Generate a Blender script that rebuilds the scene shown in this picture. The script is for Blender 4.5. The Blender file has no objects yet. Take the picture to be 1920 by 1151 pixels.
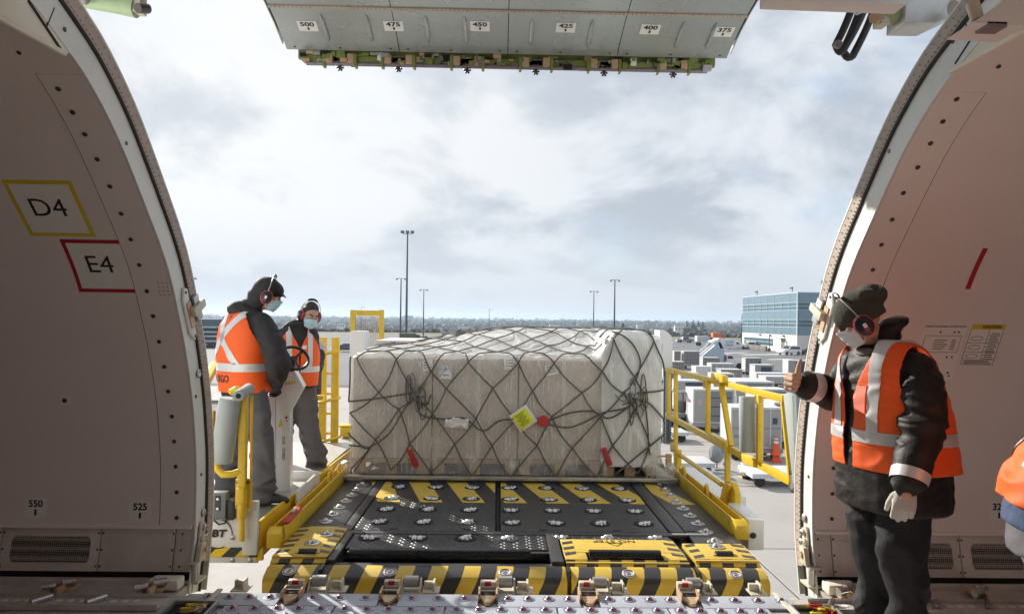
import bpy, bmesh, math, random
from mathutils import Vector, Matrix, noise
random.seed(7)
rad = math.radians
S = bpy.context.scene
COL = S.collection

# ------------------------------------------------------------------ camera
FPX, EYE, PSI, RHO, SHY = 1349.0, 1.55, rad(1.06), rad(0.8), 24.5
cam_d = bpy.data.cameras.new('camera')
cam = bpy.data.objects.new('camera', cam_d); COL.objects.link(cam)
cam_d.sensor_width = 36.0; cam_d.lens = 36.0 * FPX / 1920.0
cam_d.shift_y = SHY / 1920.0
cam_d.clip_start = 0.05; cam_d.clip_end = 20000
cam.matrix_world = Matrix.Translation((0, 0, EYE)) @ Matrix.Rotation(-PSI, 4, 'Z') @ Matrix.Rotation(rad(90), 4, 'X') @ Matrix.Rotation(RHO, 4, 'Z')
S.camera = cam

# ------------------------------------------------------------------ sun, sky, exposure
SUN_EL, SUN_AZ = rad(27), rad(40)          # elevation, angle to the left of straight ahead
sun_dir = Vector((-math.sin(SUN_AZ) * math.cos(SUN_EL), math.cos(SUN_AZ) * math.cos(SUN_EL), math.sin(SUN_EL)))
sun_d = bpy.data.lights.new('sun', 'SUN'); sun_d.energy = 4.8; sun_d.angle = rad(0.6); sun_d.color = (1.0, 0.93, 0.83)
sun = bpy.data.objects.new('sun', sun_d); COL.objects.link(sun)
sun.rotation_euler = (-sun_dir).to_track_quat('-Z', 'Y').to_euler()
sun.location = (-20, 30, 30)

W = bpy.data.worlds.new('World'); S.world = W; W.use_nodes = True
wn, wl = W.node_tree.nodes, W.node_tree.links
wn.clear()
def N(nodes, t, **kw):
    n = nodes.new(t)
    for k, v in kw.items(): setattr(n, k, v)
    return n
w_out = N(wn, 'ShaderNodeOutputWorld'); w_bg = N(wn, 'ShaderNodeBackground'); w_bg.inputs['Strength'].default_value = 0.1
wl.new(w_bg.outputs[0], w_out.inputs[0])
w_sky = N(wn, 'ShaderNodeTexSky', sky_type='NISHITA', sun_disc=False)
w_sky.sun_elevation = SUN_EL; w_sky.sun_rotation = -SUN_AZ; w_sky.air_density = 1.0; w_sky.dust_density = 1.5; w_sky.ozone_density = 1.0
w_tc = N(wn, 'ShaderNodeTexCoord'); w_sep = N(wn, 'ShaderNodeSeparateXYZ'); wl.new(w_tc.outputs['Generated'], w_sep.inputs[0])
def WM(op, a, b=None, c=None):
    n = N(wn, 'ShaderNodeMath', operation=op)
    for i, x in enumerate((a, b, c)):
        if x is None: continue
        if isinstance(x, (int, float)): n.inputs[i].default_value = x
        else: wl.new(x, n.inputs[i])
    return n.outputs[0]
zc = WM('ADD', WM('MAXIMUM', w_sep.outputs['Z'], 0.0), 0.42)
w_cmb = N(wn, 'ShaderNodeCombineXYZ')
wl.new(WM('DIVIDE', w_sep.outputs['X'], zc), w_cmb.inputs[0]); wl.new(WM('DIVIDE', w_sep.outputs['Y'], zc), w_cmb.inputs[1])
w_cmb.inputs[2].default_value = 3.7
def wnoise(scale, detail, rough, dist=0.0, off=(0, 0, 0)):
    mp = N(wn, 'ShaderNodeMapping'); mp.inputs['Location'].default_value = off; wl.new(w_cmb.outputs[0], mp.inputs[0])
    n = N(wn, 'ShaderNodeTexNoise'); n.inputs['Scale'].default_value = scale; n.inputs['Detail'].default_value = detail
    n.inputs['Roughness'].default_value = rough; n.inputs['Distortion'].default_value = dist
    wl.new(mp.outputs[0], n.inputs['Vector']); return n.outputs['Fac']
def wramp(fac, stops):
    r = N(wn, 'ShaderNodeValToRGB'); e = r.color_ramp.elements
    while len(e) < len(stops): e.new(0.5)
    for el, (p, c) in zip(e, stops): el.position = p; el.color = (*c, 1) if len(c) == 3 else c
    r.color_ramp.interpolation = 'EASE'
    wl.new(fac, r.inputs[0]); return r.outputs[0]
def wmix(f, a, b):
    m = N(wn, 'ShaderNodeMix', data_type='RGBA')
    if isinstance(f, float): m.inputs[0].default_value = f
    else: wl.new(f, m.inputs[0])
    for s, x in ((6, a), (7, b)):
        if isinstance(x, tuple): m.inputs[s].default_value = (*x, 1)
        else: wl.new(x, m.inputs[s])
    return m.outputs[2]
w_dot = N(wn, 'ShaderNodeVectorMath', operation='DOT_PRODUCT'); wl.new(w_tc.outputs['Generated'], w_dot.inputs[0]); w_dot.inputs[1].default_value = sun_dir
glow = wramp(w_dot.outputs['Value'], [(0.55, (0, 0, 0)), (1.0, (1, 1, 1))])
n1 = wnoise(2.3, 8, 0.56, 0.25, (0.9, 0.2, 0.4)); n2 = wnoise(5.2, 8, 0.56, 0.15, (4.1, 2.0, 1.0)); n0 = wnoise(1.0, 3, 0.5, 0.0, (2.2, 7.0, 3.0))
cl = wmix(glow, (5.4, 5.65, 6.0), (6.5, 6.55, 6.6))          # lit cloud, whiter towards the sun
shade = wmix(glow, (3.35, 3.75, 4.3), (4.6, 4.9, 5.3))         # shaded cloud bellies
c1 = wmix(wramp(n1, [(0.42, (0, 0, 0)), (0.60, (1, 1, 1))]), cl, shade)
c2 = wmix(wramp(n2, [(0.46, (0, 0, 0)), (0.66, (0.55, 0.55, 0.55))]), c1, cl)
blue = wmix(0.5, w_sky.outputs[0], (3.2, 4.3, 5.7))          # thin veil in front of the blue
gapm = WM('MULTIPLY', wramp(wnoise(2.0, 7, 0.55, 0.3, (9.3, 5.1, 2.0)), [(0.50, (0, 0, 0)), (0.66, (0.9, 0.9, 0.9))]), wramp(n0, [(0.40, (0, 0, 0)), (0.60, (1, 1, 1))]))
c3 = wmix(gapm, c2, wmix(glow, blue, (5.0, 5.7, 6.5)))
hz = wramp(w_sep.outputs['Z'], [(0.0, (0.8, 0.8, 0.8)), (0.16, (0, 0, 0))])
c4 = wmix(hz, c3, (4.5, 4.8, 5.25))
wl.new(c4, w_bg.inputs['Color'])

S.view_settings.view_transform = 'Standard'; S.view_settings.look = 'None'; S.view_settings.gamma = 1.0
S.view_settings.use_curve_mapping = False; S.view_settings.exposure = 0.60
S.render.engine = 'CYCLES'
S.cycles.max_bounces = 10; S.cycles.diffuse_bounces = 8; S.cycles.glossy_bounces = 3; S.cycles.transparent_max_bounces = 12
S.cycles.use_denoising = True; S.cycles.caustics_reflective = False; S.cycles.caustics_refractive = False

# ------------------------------------------------------------------ pixel <-> place helpers (photo measurements, each with its own distance)
def ray(px, py):
    a, b = (px - 960.0) / FPX, -(py - 575.5 - SHY) / FPX
    c, s = math.cos(RHO), math.sin(RHO); a, b = a * c - b * s, a * s + b * c
    return Vector((a * math.cos(PSI) + math.sin(PSI), -a * math.sin(PSI) + math.cos(PSI), b))
def PY(px, py, Y):
    d = ray(px, py); t = Y / d.y; return Vector((d.x * t, Y, EYE + d.z * t))
def PZ(px, py, Z):
    d = ray(px, py); t = (Z - EYE) / d.z; return Vector((d.x * t, d.y * t, Z))
def PX(px, py, X):
    d = ray(px, py); t = X / d.x; return Vector((X, d.y * t, EYE + d.z * t))
GZ = -4.3                                   # the apron lies this far below the cargo floor

# ------------------------------------------------------------------ materials
MATS = {}
def mat(name, col, rough=0.5, metal=0.0, var=0.0, vscale=6.0, bump=0.0, bscale=60.0, spec=0.5, dirt=0.0, dscale=2.5, dcol=(0.08, 0.07, 0.06), stretch=(1, 1, 1), trans=0.0, coat=0.0):
    m = bpy.data.materials.new(name); m.use_nodes = True; MATS[name] = m
    nt = m.node_tree; b = nt.nodes['Principled BSDF']
    b.inputs['Base Color'].default_value = (*col, 1); b.inputs['Roughness'].default_value = rough; b.inputs['Metallic'].default_value = metal
    b.inputs['Specular IOR Level'].default_value = spec; b.inputs['Coat Weight'].default_value = coat
    if trans: b.inputs['Transmission Weight'].default_value = trans
    tc = nt.nodes.new('ShaderNodeTexCoord'); mp = nt.nodes.new('ShaderNodeMapping'); mp.inputs['Scale'].default_value = stretch
    nt.links.new(tc.outputs['Object'], mp.inputs[0])
    src = None
    def nz(scale, det=5, ro=0.6):
        n = nt.nodes.new('ShaderNodeTexNoise'); n.inputs['Scale'].default_value = scale; n.inputs['Detail'].default_value = det; n.inputs['Roughness'].default_value = ro
        nt.links.new(mp.outputs[0], n.inputs['Vector']); return n.outputs['Fac']
    def mix(f, a, bb):
        mx = nt.nodes.new('ShaderNodeMix'); mx.data_type = 'RGBA'; nt.links.new(f, mx.inputs[0])
        for s, x in ((6, a), (7, bb)):
            if isinstance(x, tuple): mx.inputs[s].default_value = (*x, 1)
            else: nt.links.new(x, mx.inputs[s])
        return mx.outputs[2]
    if var:
        src = mix(nz(vscale), tuple(max(0, c * (1 - var)) for c in col), tuple(min(1, c * (1 + var)) for c in col))
    if dirt:
        r = nt.nodes.new('ShaderNodeValToRGB'); r.color_ramp.elements[0].position = 0.5; r.color_ramp.elements[1].position = 0.78
        r.color_ramp.elements[0].color = (0, 0, 0, 1); r.color_ramp.elements[1].color = (dirt, dirt, dirt, 1)
        nt.links.new(nz(dscale, 8, 0.65), r.inputs[0]); src = mix(r.outputs[0], src if src else tuple(col), tuple(dcol))
    if src: nt.links.new(src, b.inputs['Base Color'])
    if bump:
        bp = nt.nodes.new('ShaderNodeBump'); bp.inputs['Strength'].default_value = bump; bp.inputs['Distance'].default_value = 0.01
        nt.links.new(nz(bscale, 3), bp.inputs['Height']); nt.links.new(bp.outputs[0], b.inputs['Normal'])
    if var or dirt:
        mr = nt.nodes.new('ShaderNodeMapRange'); mr.inputs['To Min'].default_value = max(0.05, rough - 0.1); mr.inputs['To Max'].default_value = min(1, rough + 0.12)
        nt.links.new(nz(vscale * 2.3), mr.inputs['Value']); nt.links.new(mr.outputs[0], b.inputs['Roughness'])
    return m
def stripes(name, c1, c2, period, dirv, rough=0.5, phase=0.0, dirt=0.0):
    """hazard tape: two paints alternating along a direction in object space"""
    m = mat(name, c1, rough, 0, 0.12, 9, dirt=dirt)
    nt = m.node_tree; b = nt.nodes['Principled BSDF']
    tc = [n for n in nt.nodes if n.type == 'TEX_COORD'][0]
    d = nt.nodes.new('ShaderNodeVectorMath'); d.operation = 'DOT_PRODUCT'; nt.links.new(tc.outputs['Object'], d.inputs[0]); d.inputs[1].default_value = tuple(x / period for x in dirv)
    a = nt.nodes.new('ShaderNodeMath'); a.operation = 'ADD'; nt.links.new(d.outputs['Value'], a.inputs[0]); a.inputs[1].default_value = phase + 100
    f = nt.nodes.new('ShaderNodeMath'); f.operation = 'FRACT'; nt.links.new(a.outputs[0], f.inputs[0])
    g = nt.nodes.new('ShaderNodeMath'); g.operation = 'GREATER_THAN'; nt.links.new(f.outputs[0], g.inputs[0]); g.inputs[1].default_value = 0.5
    old = b.inputs['Base Color'].links[0].from_socket
    mx = nt.nodes.new('ShaderNodeMix'); mx.data_type = 'RGBA'; nt.links.new(g.outputs[0], mx.inputs[0]); nt.links.new(old, mx.inputs[6]); mx.inputs[7].default_value = (*c2, 1)
    nt.links.new(mx.outputs[2], b.inputs['Base Color'])
    return m
YEL = (0.78, 0.53, 0.03); BLK = (0.022, 0.022, 0.024)
mat('lining', (0.83, 0.77, 0.755), 0.42, 0, 0.05, 2.2, 0.14, 160, dirt=0.22, dscale=1.3, dcol=(0.66, 0.60, 0.58), stretch=(0.25, 1, 1))
mat('lining_edge', (0.84, 0.79, 0.77), 0.5, 0, 0.03, 5)
mat('kick_panel', (0.72, 0.68, 0.66), 0.5, 0.0, 0.10, 5, 0.05, 120, dirt=0.35, dscale=3, dcol=(0.25, 0.22, 0.20))
mat('white_frame', (0.80, 0.82, 0.79), 0.35, 0, 0.05, 4, dirt=0.25, dscale=5, dcol=(0.45, 0.42, 0.36))
mat('beige_frame', (0.50, 0.42, 0.36), 0.5, 0, 0.15, 9, dirt=0.4, dscale=8, dcol=(0.28, 0.23, 0.19))
mat('ivory', (0.82, 0.79, 0.66), 0.45, 0, 0.05, 6, dirt=0.2, dscale=6, dcol=(0.5, 0.45, 0.34))
mat('seal', (0.035, 0.032, 0.028), 0.7, 0, 0.3, 12)
mat('screw', (0.11, 0.10, 0.095), 0.35, 0.8)
mat('dark_gap', (0.012, 0.011, 0.011), 0.8)
mat('black_print', (0.012, 0.012, 0.012), 0.6)
mat('placard_white', (0.86, 0.86, 0.84), 0.5, 0, 0.02, 9)
mat('yellow_print', (0.72, 0.58, 0.04), 0.5)
mat('red_print', (0.45, 0.015, 0.03), 0.5)
mat('floor_metal', (0.60, 0.56, 0.53), 0.42, 0.2, 0.14, 7, 0.08, 30, dirt=0.45, dscale=5, dcol=(0.20, 0.17, 0.14))
mat('ball_plate', (0.47, 0.51, 0.58), 0.42, 0.12, 0.14, 14, 0.1, 90, dirt=0.35, dscale=9, dcol=(0.30, 0.31, 0.34))
mat('ball_dish', (0.36, 0.38, 0.50), 0.4, 0.6, 0.1, 20)
mat('ball_red_reflection', (0.42, 0.27, 0.30), 0.22, 0.9)  # silver ball with its dark red reflection put into the colour
mat('steel', (0.56, 0.56, 0.56), 0.27, 1.0, 0.12, 20)
mat('steel_dull', (0.55, 0.54, 0.52), 0.45, 0.9, 0.15, 14, dirt=0.3, dscale=12)
mat('cream_cast', (0.66, 0.62, 0.50), 0.45, 0.1, 0.1, 12, dirt=0.35, dscale=14, dcol=(0.35, 0.28, 0.2))
mat('tan_cast', (0.62, 0.43, 0.27), 0.42, 0.25, 0.12, 12, dirt=0.35, dscale=16, dcol=(0.3, 0.2, 0.12))
mat('red_paint', (0.50, 0.03, 0.03), 0.4, 0, 0.1, 10)
mat('door_grey', (0.36, 0.40, 0.40), 0.26, 0.3, 0.04, 1.2)
mat('door_skin', (0.78, 0.79, 0.79), 0.3, 0, 0.03, 3)
mat('primer_green', (0.22, 0.27, 0.07), 0.5, 0.1, 0.2, 9, dirt=0.3, dscale=9)
mat('actuator_green', (0.40, 0.52, 0.30), 0.35, 0.1, 0.08, 9, dirt=0.2, dscale=9)
mat('tube_mauve', (0.28, 0.24, 0.27), 0.4, 0.5, 0.1, 9)
mat('hose', (0.045, 0.042, 0.045), 0.5, 0.1, 0.2, 60, 0.3, 180)
mat('deck_black', (0.062, 0.063, 0.067), 0.38, 0.25, 0.35, 7, 0.08, 140, dirt=0.25, dscale=6, dcol=(0.11, 0.105, 0.10))
mat('tread_black', (0.085, 0.086, 0.09), 0.36, 0.65, 0.3, 6, 0.05, 160, dirt=0.2, dscale=6, dcol=(0.12, 0.115, 0.11))
mat('tread_worn', (0.085, 0.085, 0.09), 0.48, 0.6, 0.3, 9)
mat('rubber', (0.018, 0.018, 0.019), 0.55, 0, 0.3, 12, 0.1, 90)
mat('roller_black', (0.02, 0.02, 0.022), 0.25, 0.4, 0.2, 9)
mat('yellow_paint', YEL, 0.38, 0, 0.08, 5, 0.02, 60, dirt=0.5, dscale=11, dcol=(0.36, 0.25, 0.07), coat=0.05)
mat('yellow_deck', (0.66, 0.46, 0.07), 0.5, 0, 0.12, 6, 0.06, 120, dirt=0.4, dscale=8, dcol=(0.25, 0.19, 0.06))
stripes('hazard_bumper', (0.70, 0.48, 0.05), (0.03, 0.03, 0.032), 0.205, (1, 0, -0.45), 0.45, 0.1, dirt=0.3)
stripes('hazard_edge', (0.72, 0.50, 0.04), (0.03, 0.03, 0.032), 0.15, (1, 0.4, -1.0), 0.45, 0.3, dirt=0.2)
stripes('hazard_tape', (0.80, 0.58, 0.04), (0.05, 0.05, 0.05), 0.18, (1, 0, -1.0), 0.45, 0.1, dirt=0.1)
mat('white_paint', (0.80, 0.80, 0.79), 0.35, 0, 0.03, 4, dirt=0.14, dscale=5, dcol=(0.5, 0.48, 0.44), coat=0.2)
mat('grey_box', (0.13, 0.15, 0.16), 0.45, 0.2, 0.1, 9)
mat('foam_grey', (0.36, 0.40, 0.39), 0.75, 0, 0.07, 12, 0.12, 70)
mat('foam_dark', (0.07, 0.065, 0.068), 0.8, 0, 0.15, 12, 0.12, 70)
mat('black_plastic', (0.02, 0.02, 0.021), 0.35, 0, 0.2, 20)
mat('carton', (0.66, 0.60, 0.54), 0.8, 0, 0.06, 3, 0.05, 50)
mat('carton_white', (0.80, 0.81, 0.79), 0.7, 0, 0.04, 3)
mat('wood', (0.55, 0.40, 0.23), 0.75, 0, 0.25, 9, 0.25, 50, stretch=(1, 6, 6))
mat('rope', (0.10, 0.098, 0.086), 0.8, 0, 0.35, 60, 0.4, 240)
mat('rope_light', (0.22, 0.21, 0.19), 0.8, 0, 0.35, 60, 0.4, 240)
mat('paper', (0.82, 0.82, 0.80), 0.7, 0, 0.03, 20)
mat('pouch_yellow', (0.80, 0.85, 0.03), 0.35, 0, 0.18, 40, 0.3, 60)
mat('concrete', (0.36, 0.34, 0.325), 0.75, 0, 0.14, 0.9, 0.12, 8, dirt=0.6, dscale=0.45, dcol=(0.23, 0.215, 0.205))
mat('asphalt', (0.15, 0.15, 0.155), 0.5, 0, 0.25, 0.08, 0.1, 6, dirt=0.5, dscale=0.06, dcol=(0.075, 0.075, 0.08))
mat('joint', (0.10, 0.095, 0.09), 0.9, 0, 0.2, 2)
mat('line_white', (0.72, 0.72, 0.70), 0.6, 0, 0.1, 1, dirt=0.5, dscale=1.2, dcol=(0.35, 0.34, 0.33))
mat('grass_dry', (0.17, 0.15, 0.07), 0.9, 0, 0.35, 0.02, dirt=0.6, dscale=0.008, dcol=(0.10, 0.10, 0.05))
mat('vest_orange', (0.93, 0.125, 0.012), 0.62, 0, 0.05, 8, 0.22, 330)
mat('vest_dark', (0.84, 0.085, 0.012), 0.62, 0, 0.05, 8, 0.22, 330)
mat('reflective', (0.62, 0.63, 0.64), 0.38, 0.25, 0.05, 30, 0.08, 260)
mat('jacket_black', (0.0145, 0.012, 0.0115), 0.58, 0, 0.25, 10, 0.25, 55, spec=0.35)
mat('jacket_grey', (0.033, 0.030, 0.033), 0.7, 0, 0.2, 10, 0.25, 60, spec=0.35)
mat('cloth_hem', (0.03, 0.028, 0.028), 0.85, 0, 0.2, 20, 0.4, 140)
mat('trouser_black', (0.013, 0.013, 0.016), 0.72, 0, 0.25, 8, 0.2, 70, spec=0.35)
mat('trouser_grey', (0.115, 0.115, 0.125), 0.85, 0, 0.15, 8, 0.2, 90, spec=0.3)
mat('trouser_taupe', (0.115, 0.105, 0.105), 0.85, 0, 0.15, 8, 0.2, 90, spec=0.3)
mat('denim', (0.045, 0.07, 0.14), 0.85, 0, 0.25, 14, 0.25, 120)
mat('knit', (0.062, 0.062, 0.048), 0.95, 0, 0.25, 60, 0.7, 150)
mat('skin', (0.52, 0.31, 0.215), 0.5, 0, 0.07, 14, 0.05, 90)
mat('hair', (0.018, 0.013, 0.011), 0.55, 0, 0.3, 60, 0.5, 150)
mat('mask_pale', (0.66, 0.76, 0.80), 0.75, 0, 0.04, 20, 0.2, 60, stretch=(1, 1, 5))
mat('mask_blue', (0.46, 0.70, 0.79), 0.75, 0, 0.04, 20, 0.2, 60, stretch=(1, 1, 5))
mat('glove_tan', (0.56, 0.38, 0.28), 0.8, 0, 0.15, 40, 0.3, 120)
mat('glove_grey', (0.50, 0.47, 0.44), 0.85, 0, 0.3, 45, 0.35, 120)
mat('glove_black', (0.03, 0.03, 0.03), 0.7, 0, 0.6, 45, 0.3, 120)
mat('boot', (0.02, 0.018, 0.018), 0.5, 0, 0.3, 14, 0.2, 50)
mat('boot_brown', (0.12, 0.075, 0.045), 0.6, 0, 0.3, 14, 0.2, 50)
mat('muff_black', (0.018, 0.018, 0.02), 0.3, 0, 0.1, 20)
mat('muff_red', (0.62, 0.04, 0.10), 0.4)
mat('collar_grey', (0.19, 0.17, 0.165), 0.9, 0, 0.15, 30, 0.2, 90)
mat('uld_alu', (0.38, 0.38, 0.37), 0.42, 0.3, 0.08, 3, dirt=0.35, dscale=3, dcol=(0.36, 0.35, 0.33))
mat('uld_white', (0.60, 0.61, 0.61), 0.45, 0, 0.05, 3, dirt=0.4, dscale=3.5, dcol=(0.45, 0.44, 0.42))
mat('uld_dark', (0.24, 0.25, 0.255), 0.5, 0.2, 0.1, 3, dirt=0.3, dscale=3)
mat('curtain_grey', (0.22, 0.225, 0.23), 0.7, 0, 0.1, 4, 0.1, 20)
mat('curtain_blue', (0.055, 0.075, 0.12), 0.65, 0, 0.15, 4, 0.1, 20)
mat('tarp_blue', (0.10, 0.14, 0.22), 0.55, 0, 0.15, 4, 0.2, 10)
mat('dolly_grey', (0.33, 0.35, 0.37), 0.5, 0.3, 0.12, 4, dirt=0.4, dscale=4)
mat('dolly_white', (0.62, 0.65, 0.68), 0.45, 0.1, 0.08, 4, dirt=0.35, dscale=4, dcol=(0.36, 0.35, 0.34))
mat('tyre', (0.025, 0.025, 0.025), 0.8, 0, 0.2, 14, 0.1, 60)
mat('rim_grey', (0.42, 0.42, 0.43), 0.4, 0.6)
mat('car_white', (0.80, 0.80, 0.80), 0.25, 0, 0, coat=0.6)
mat('car_grey', (0.22, 0.24, 0.27), 0.25, 0.3, 0, coat=0.6)
mat('car_dark', (0.05, 0.055, 0.065), 0.25, 0.2, 0, coat=0.6)
mat('car_glass', (0.02, 0.025, 0.03), 0.08, 0.0, spec=0.8)
mat('lamp_red', (0.45, 0.02, 0.02), 0.3)
mat('lamp_clear', (0.8, 0.8, 0.75), 0.2)
mat('cone_orange', (0.80, 0.10, 0.02), 0.55, 0, 0.08, 12)
mat('stair_white', (0.78, 0.80, 0.82), 0.4, 0, 0.04, 3)
mat('stair_blue', (0.50, 0.58, 0.66), 0.4, 0, 0.05, 3)
mat('sign_blue', (0.10, 0.28, 0.50), 0.5)
mat('bld_white', (0.72, 0.68, 0.64), 0.7, 0, 0.05, 0.6, dirt=0.2, dscale=0.8, dcol=(0.5, 0.46, 0.43))
mat('bld_side', (0.46, 0.41, 0.40), 0.7, 0, 0.05, 0.6)
mat('glass_blue', (0.20, 0.30, 0.36), 0.12, 0.25, 0.12, 0.12, spec=0.7)
mat('glass_deep', (0.035, 0.10, 0.17), 0.10, 0.2, 0.2, 0.12, spec=0.7)
mat('glass_dark', (0.08, 0.17, 0.21), 0.08, 0.1, 0.2, 0.3, spec=0.8)
mat('mullion', (0.70, 0.78, 0.80), 0.4, 0.2)
mat('deck_slab', (0.55, 0.58, 0.60), 0.7, 0, 0.05, 0.4)
mat('deck_wall', (0.10, 0.15, 0.19), 0.55, 0, 0.12, 0.3)
mat('pole', (0.08, 0.10, 0.11), 0.5, 0.4, 0.1, 1)
mat('lamp_head', (0.20, 0.22, 0.24), 0.4, 0.4)
mat('tree_dark', (0.035, 0.042, 0.036), 0.9, 0, 0.35, 0.05)
mat('tree_brown', (0.052, 0.048, 0.042), 0.9, 0, 0.35, 0.05)
mat('tree_conifer', (0.028, 0.042, 0.030), 0.9, 0, 0.3, 0.06)
mat('bark', (0.07, 0.06, 0.05), 0.9)
mat('house_pale', (0.60, 0.60, 0.60), 0.7, 0, 0.05, 0.1)
mat('house_grey', (0.26, 0.27, 0.29), 0.7, 0, 0.05, 0.1)
mat('house_tan', (0.34, 0.27, 0.22), 0.7, 0, 0.05, 0.1)
mat('olive_truck', (0.09, 0.11, 0.06), 0.5)
mat('hi_lime', (0.45, 0.75, 0.05), 0.5)
mat('wrap_sheet', (0.82, 0.82, 0.81), 0.3, 0, 0.05, 6)
mat('fan_grey', (0.30, 0.32, 0.33), 0.5, 0.4, 0.1, 9)
mat('orange_lift', (0.75, 0.16, 0.03), 0.5)
mat('rust', (0.30, 0.06, 0.05), 0.6)
mat('blue_light', (0.06, 0.12, 0.45), 0.4)

def creases(name, scale=9.0, strength=0.55, stretch=(1, 1, 1)):
    """soft broad folds under the weave of a cloth"""
    nt = MATS[name].node_tree; b = nt.nodes['Principled BSDF']; tc = [n for n in nt.nodes if n.type == 'TEX_COORD'][0]
    mp = nt.nodes.new('ShaderNodeMapping'); mp.inputs['Scale'].default_value = stretch; nt.links.new(tc.outputs['Object'], mp.inputs[0])
    n = nt.nodes.new('ShaderNodeTexNoise'); n.noise_type = 'RIDGED_MULTIFRACTAL'; n.inputs['Scale'].default_value = scale; n.inputs['Detail'].default_value = 3; n.inputs['Distortion'].default_value = 1.4; nt.links.new(mp.outputs[0], n.inputs['Vector'])
    bp = nt.nodes.new('ShaderNodeBump'); bp.inputs['Strength'].default_value = strength; bp.inputs['Distance'].default_value = 0.02; nt.links.new(n.outputs['Fac'], bp.inputs['Height'])
    old = [x for x in nt.nodes if x.type == 'BUMP' and x is not bp]
    if old: nt.links.new(bp.outputs[0], old[0].inputs['Normal'])
    else: nt.links.new(bp.outputs[0], b.inputs['Normal'])
for nm_ in ('jacket_black', 'jacket_grey', 'trouser_black', 'trouser_grey', 'trouser_taupe', 'denim'): creases(nm_, 5.5, 0.6, (1, 1, 1.5))
creases('vest_orange', 4.5, 0.28)
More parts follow.
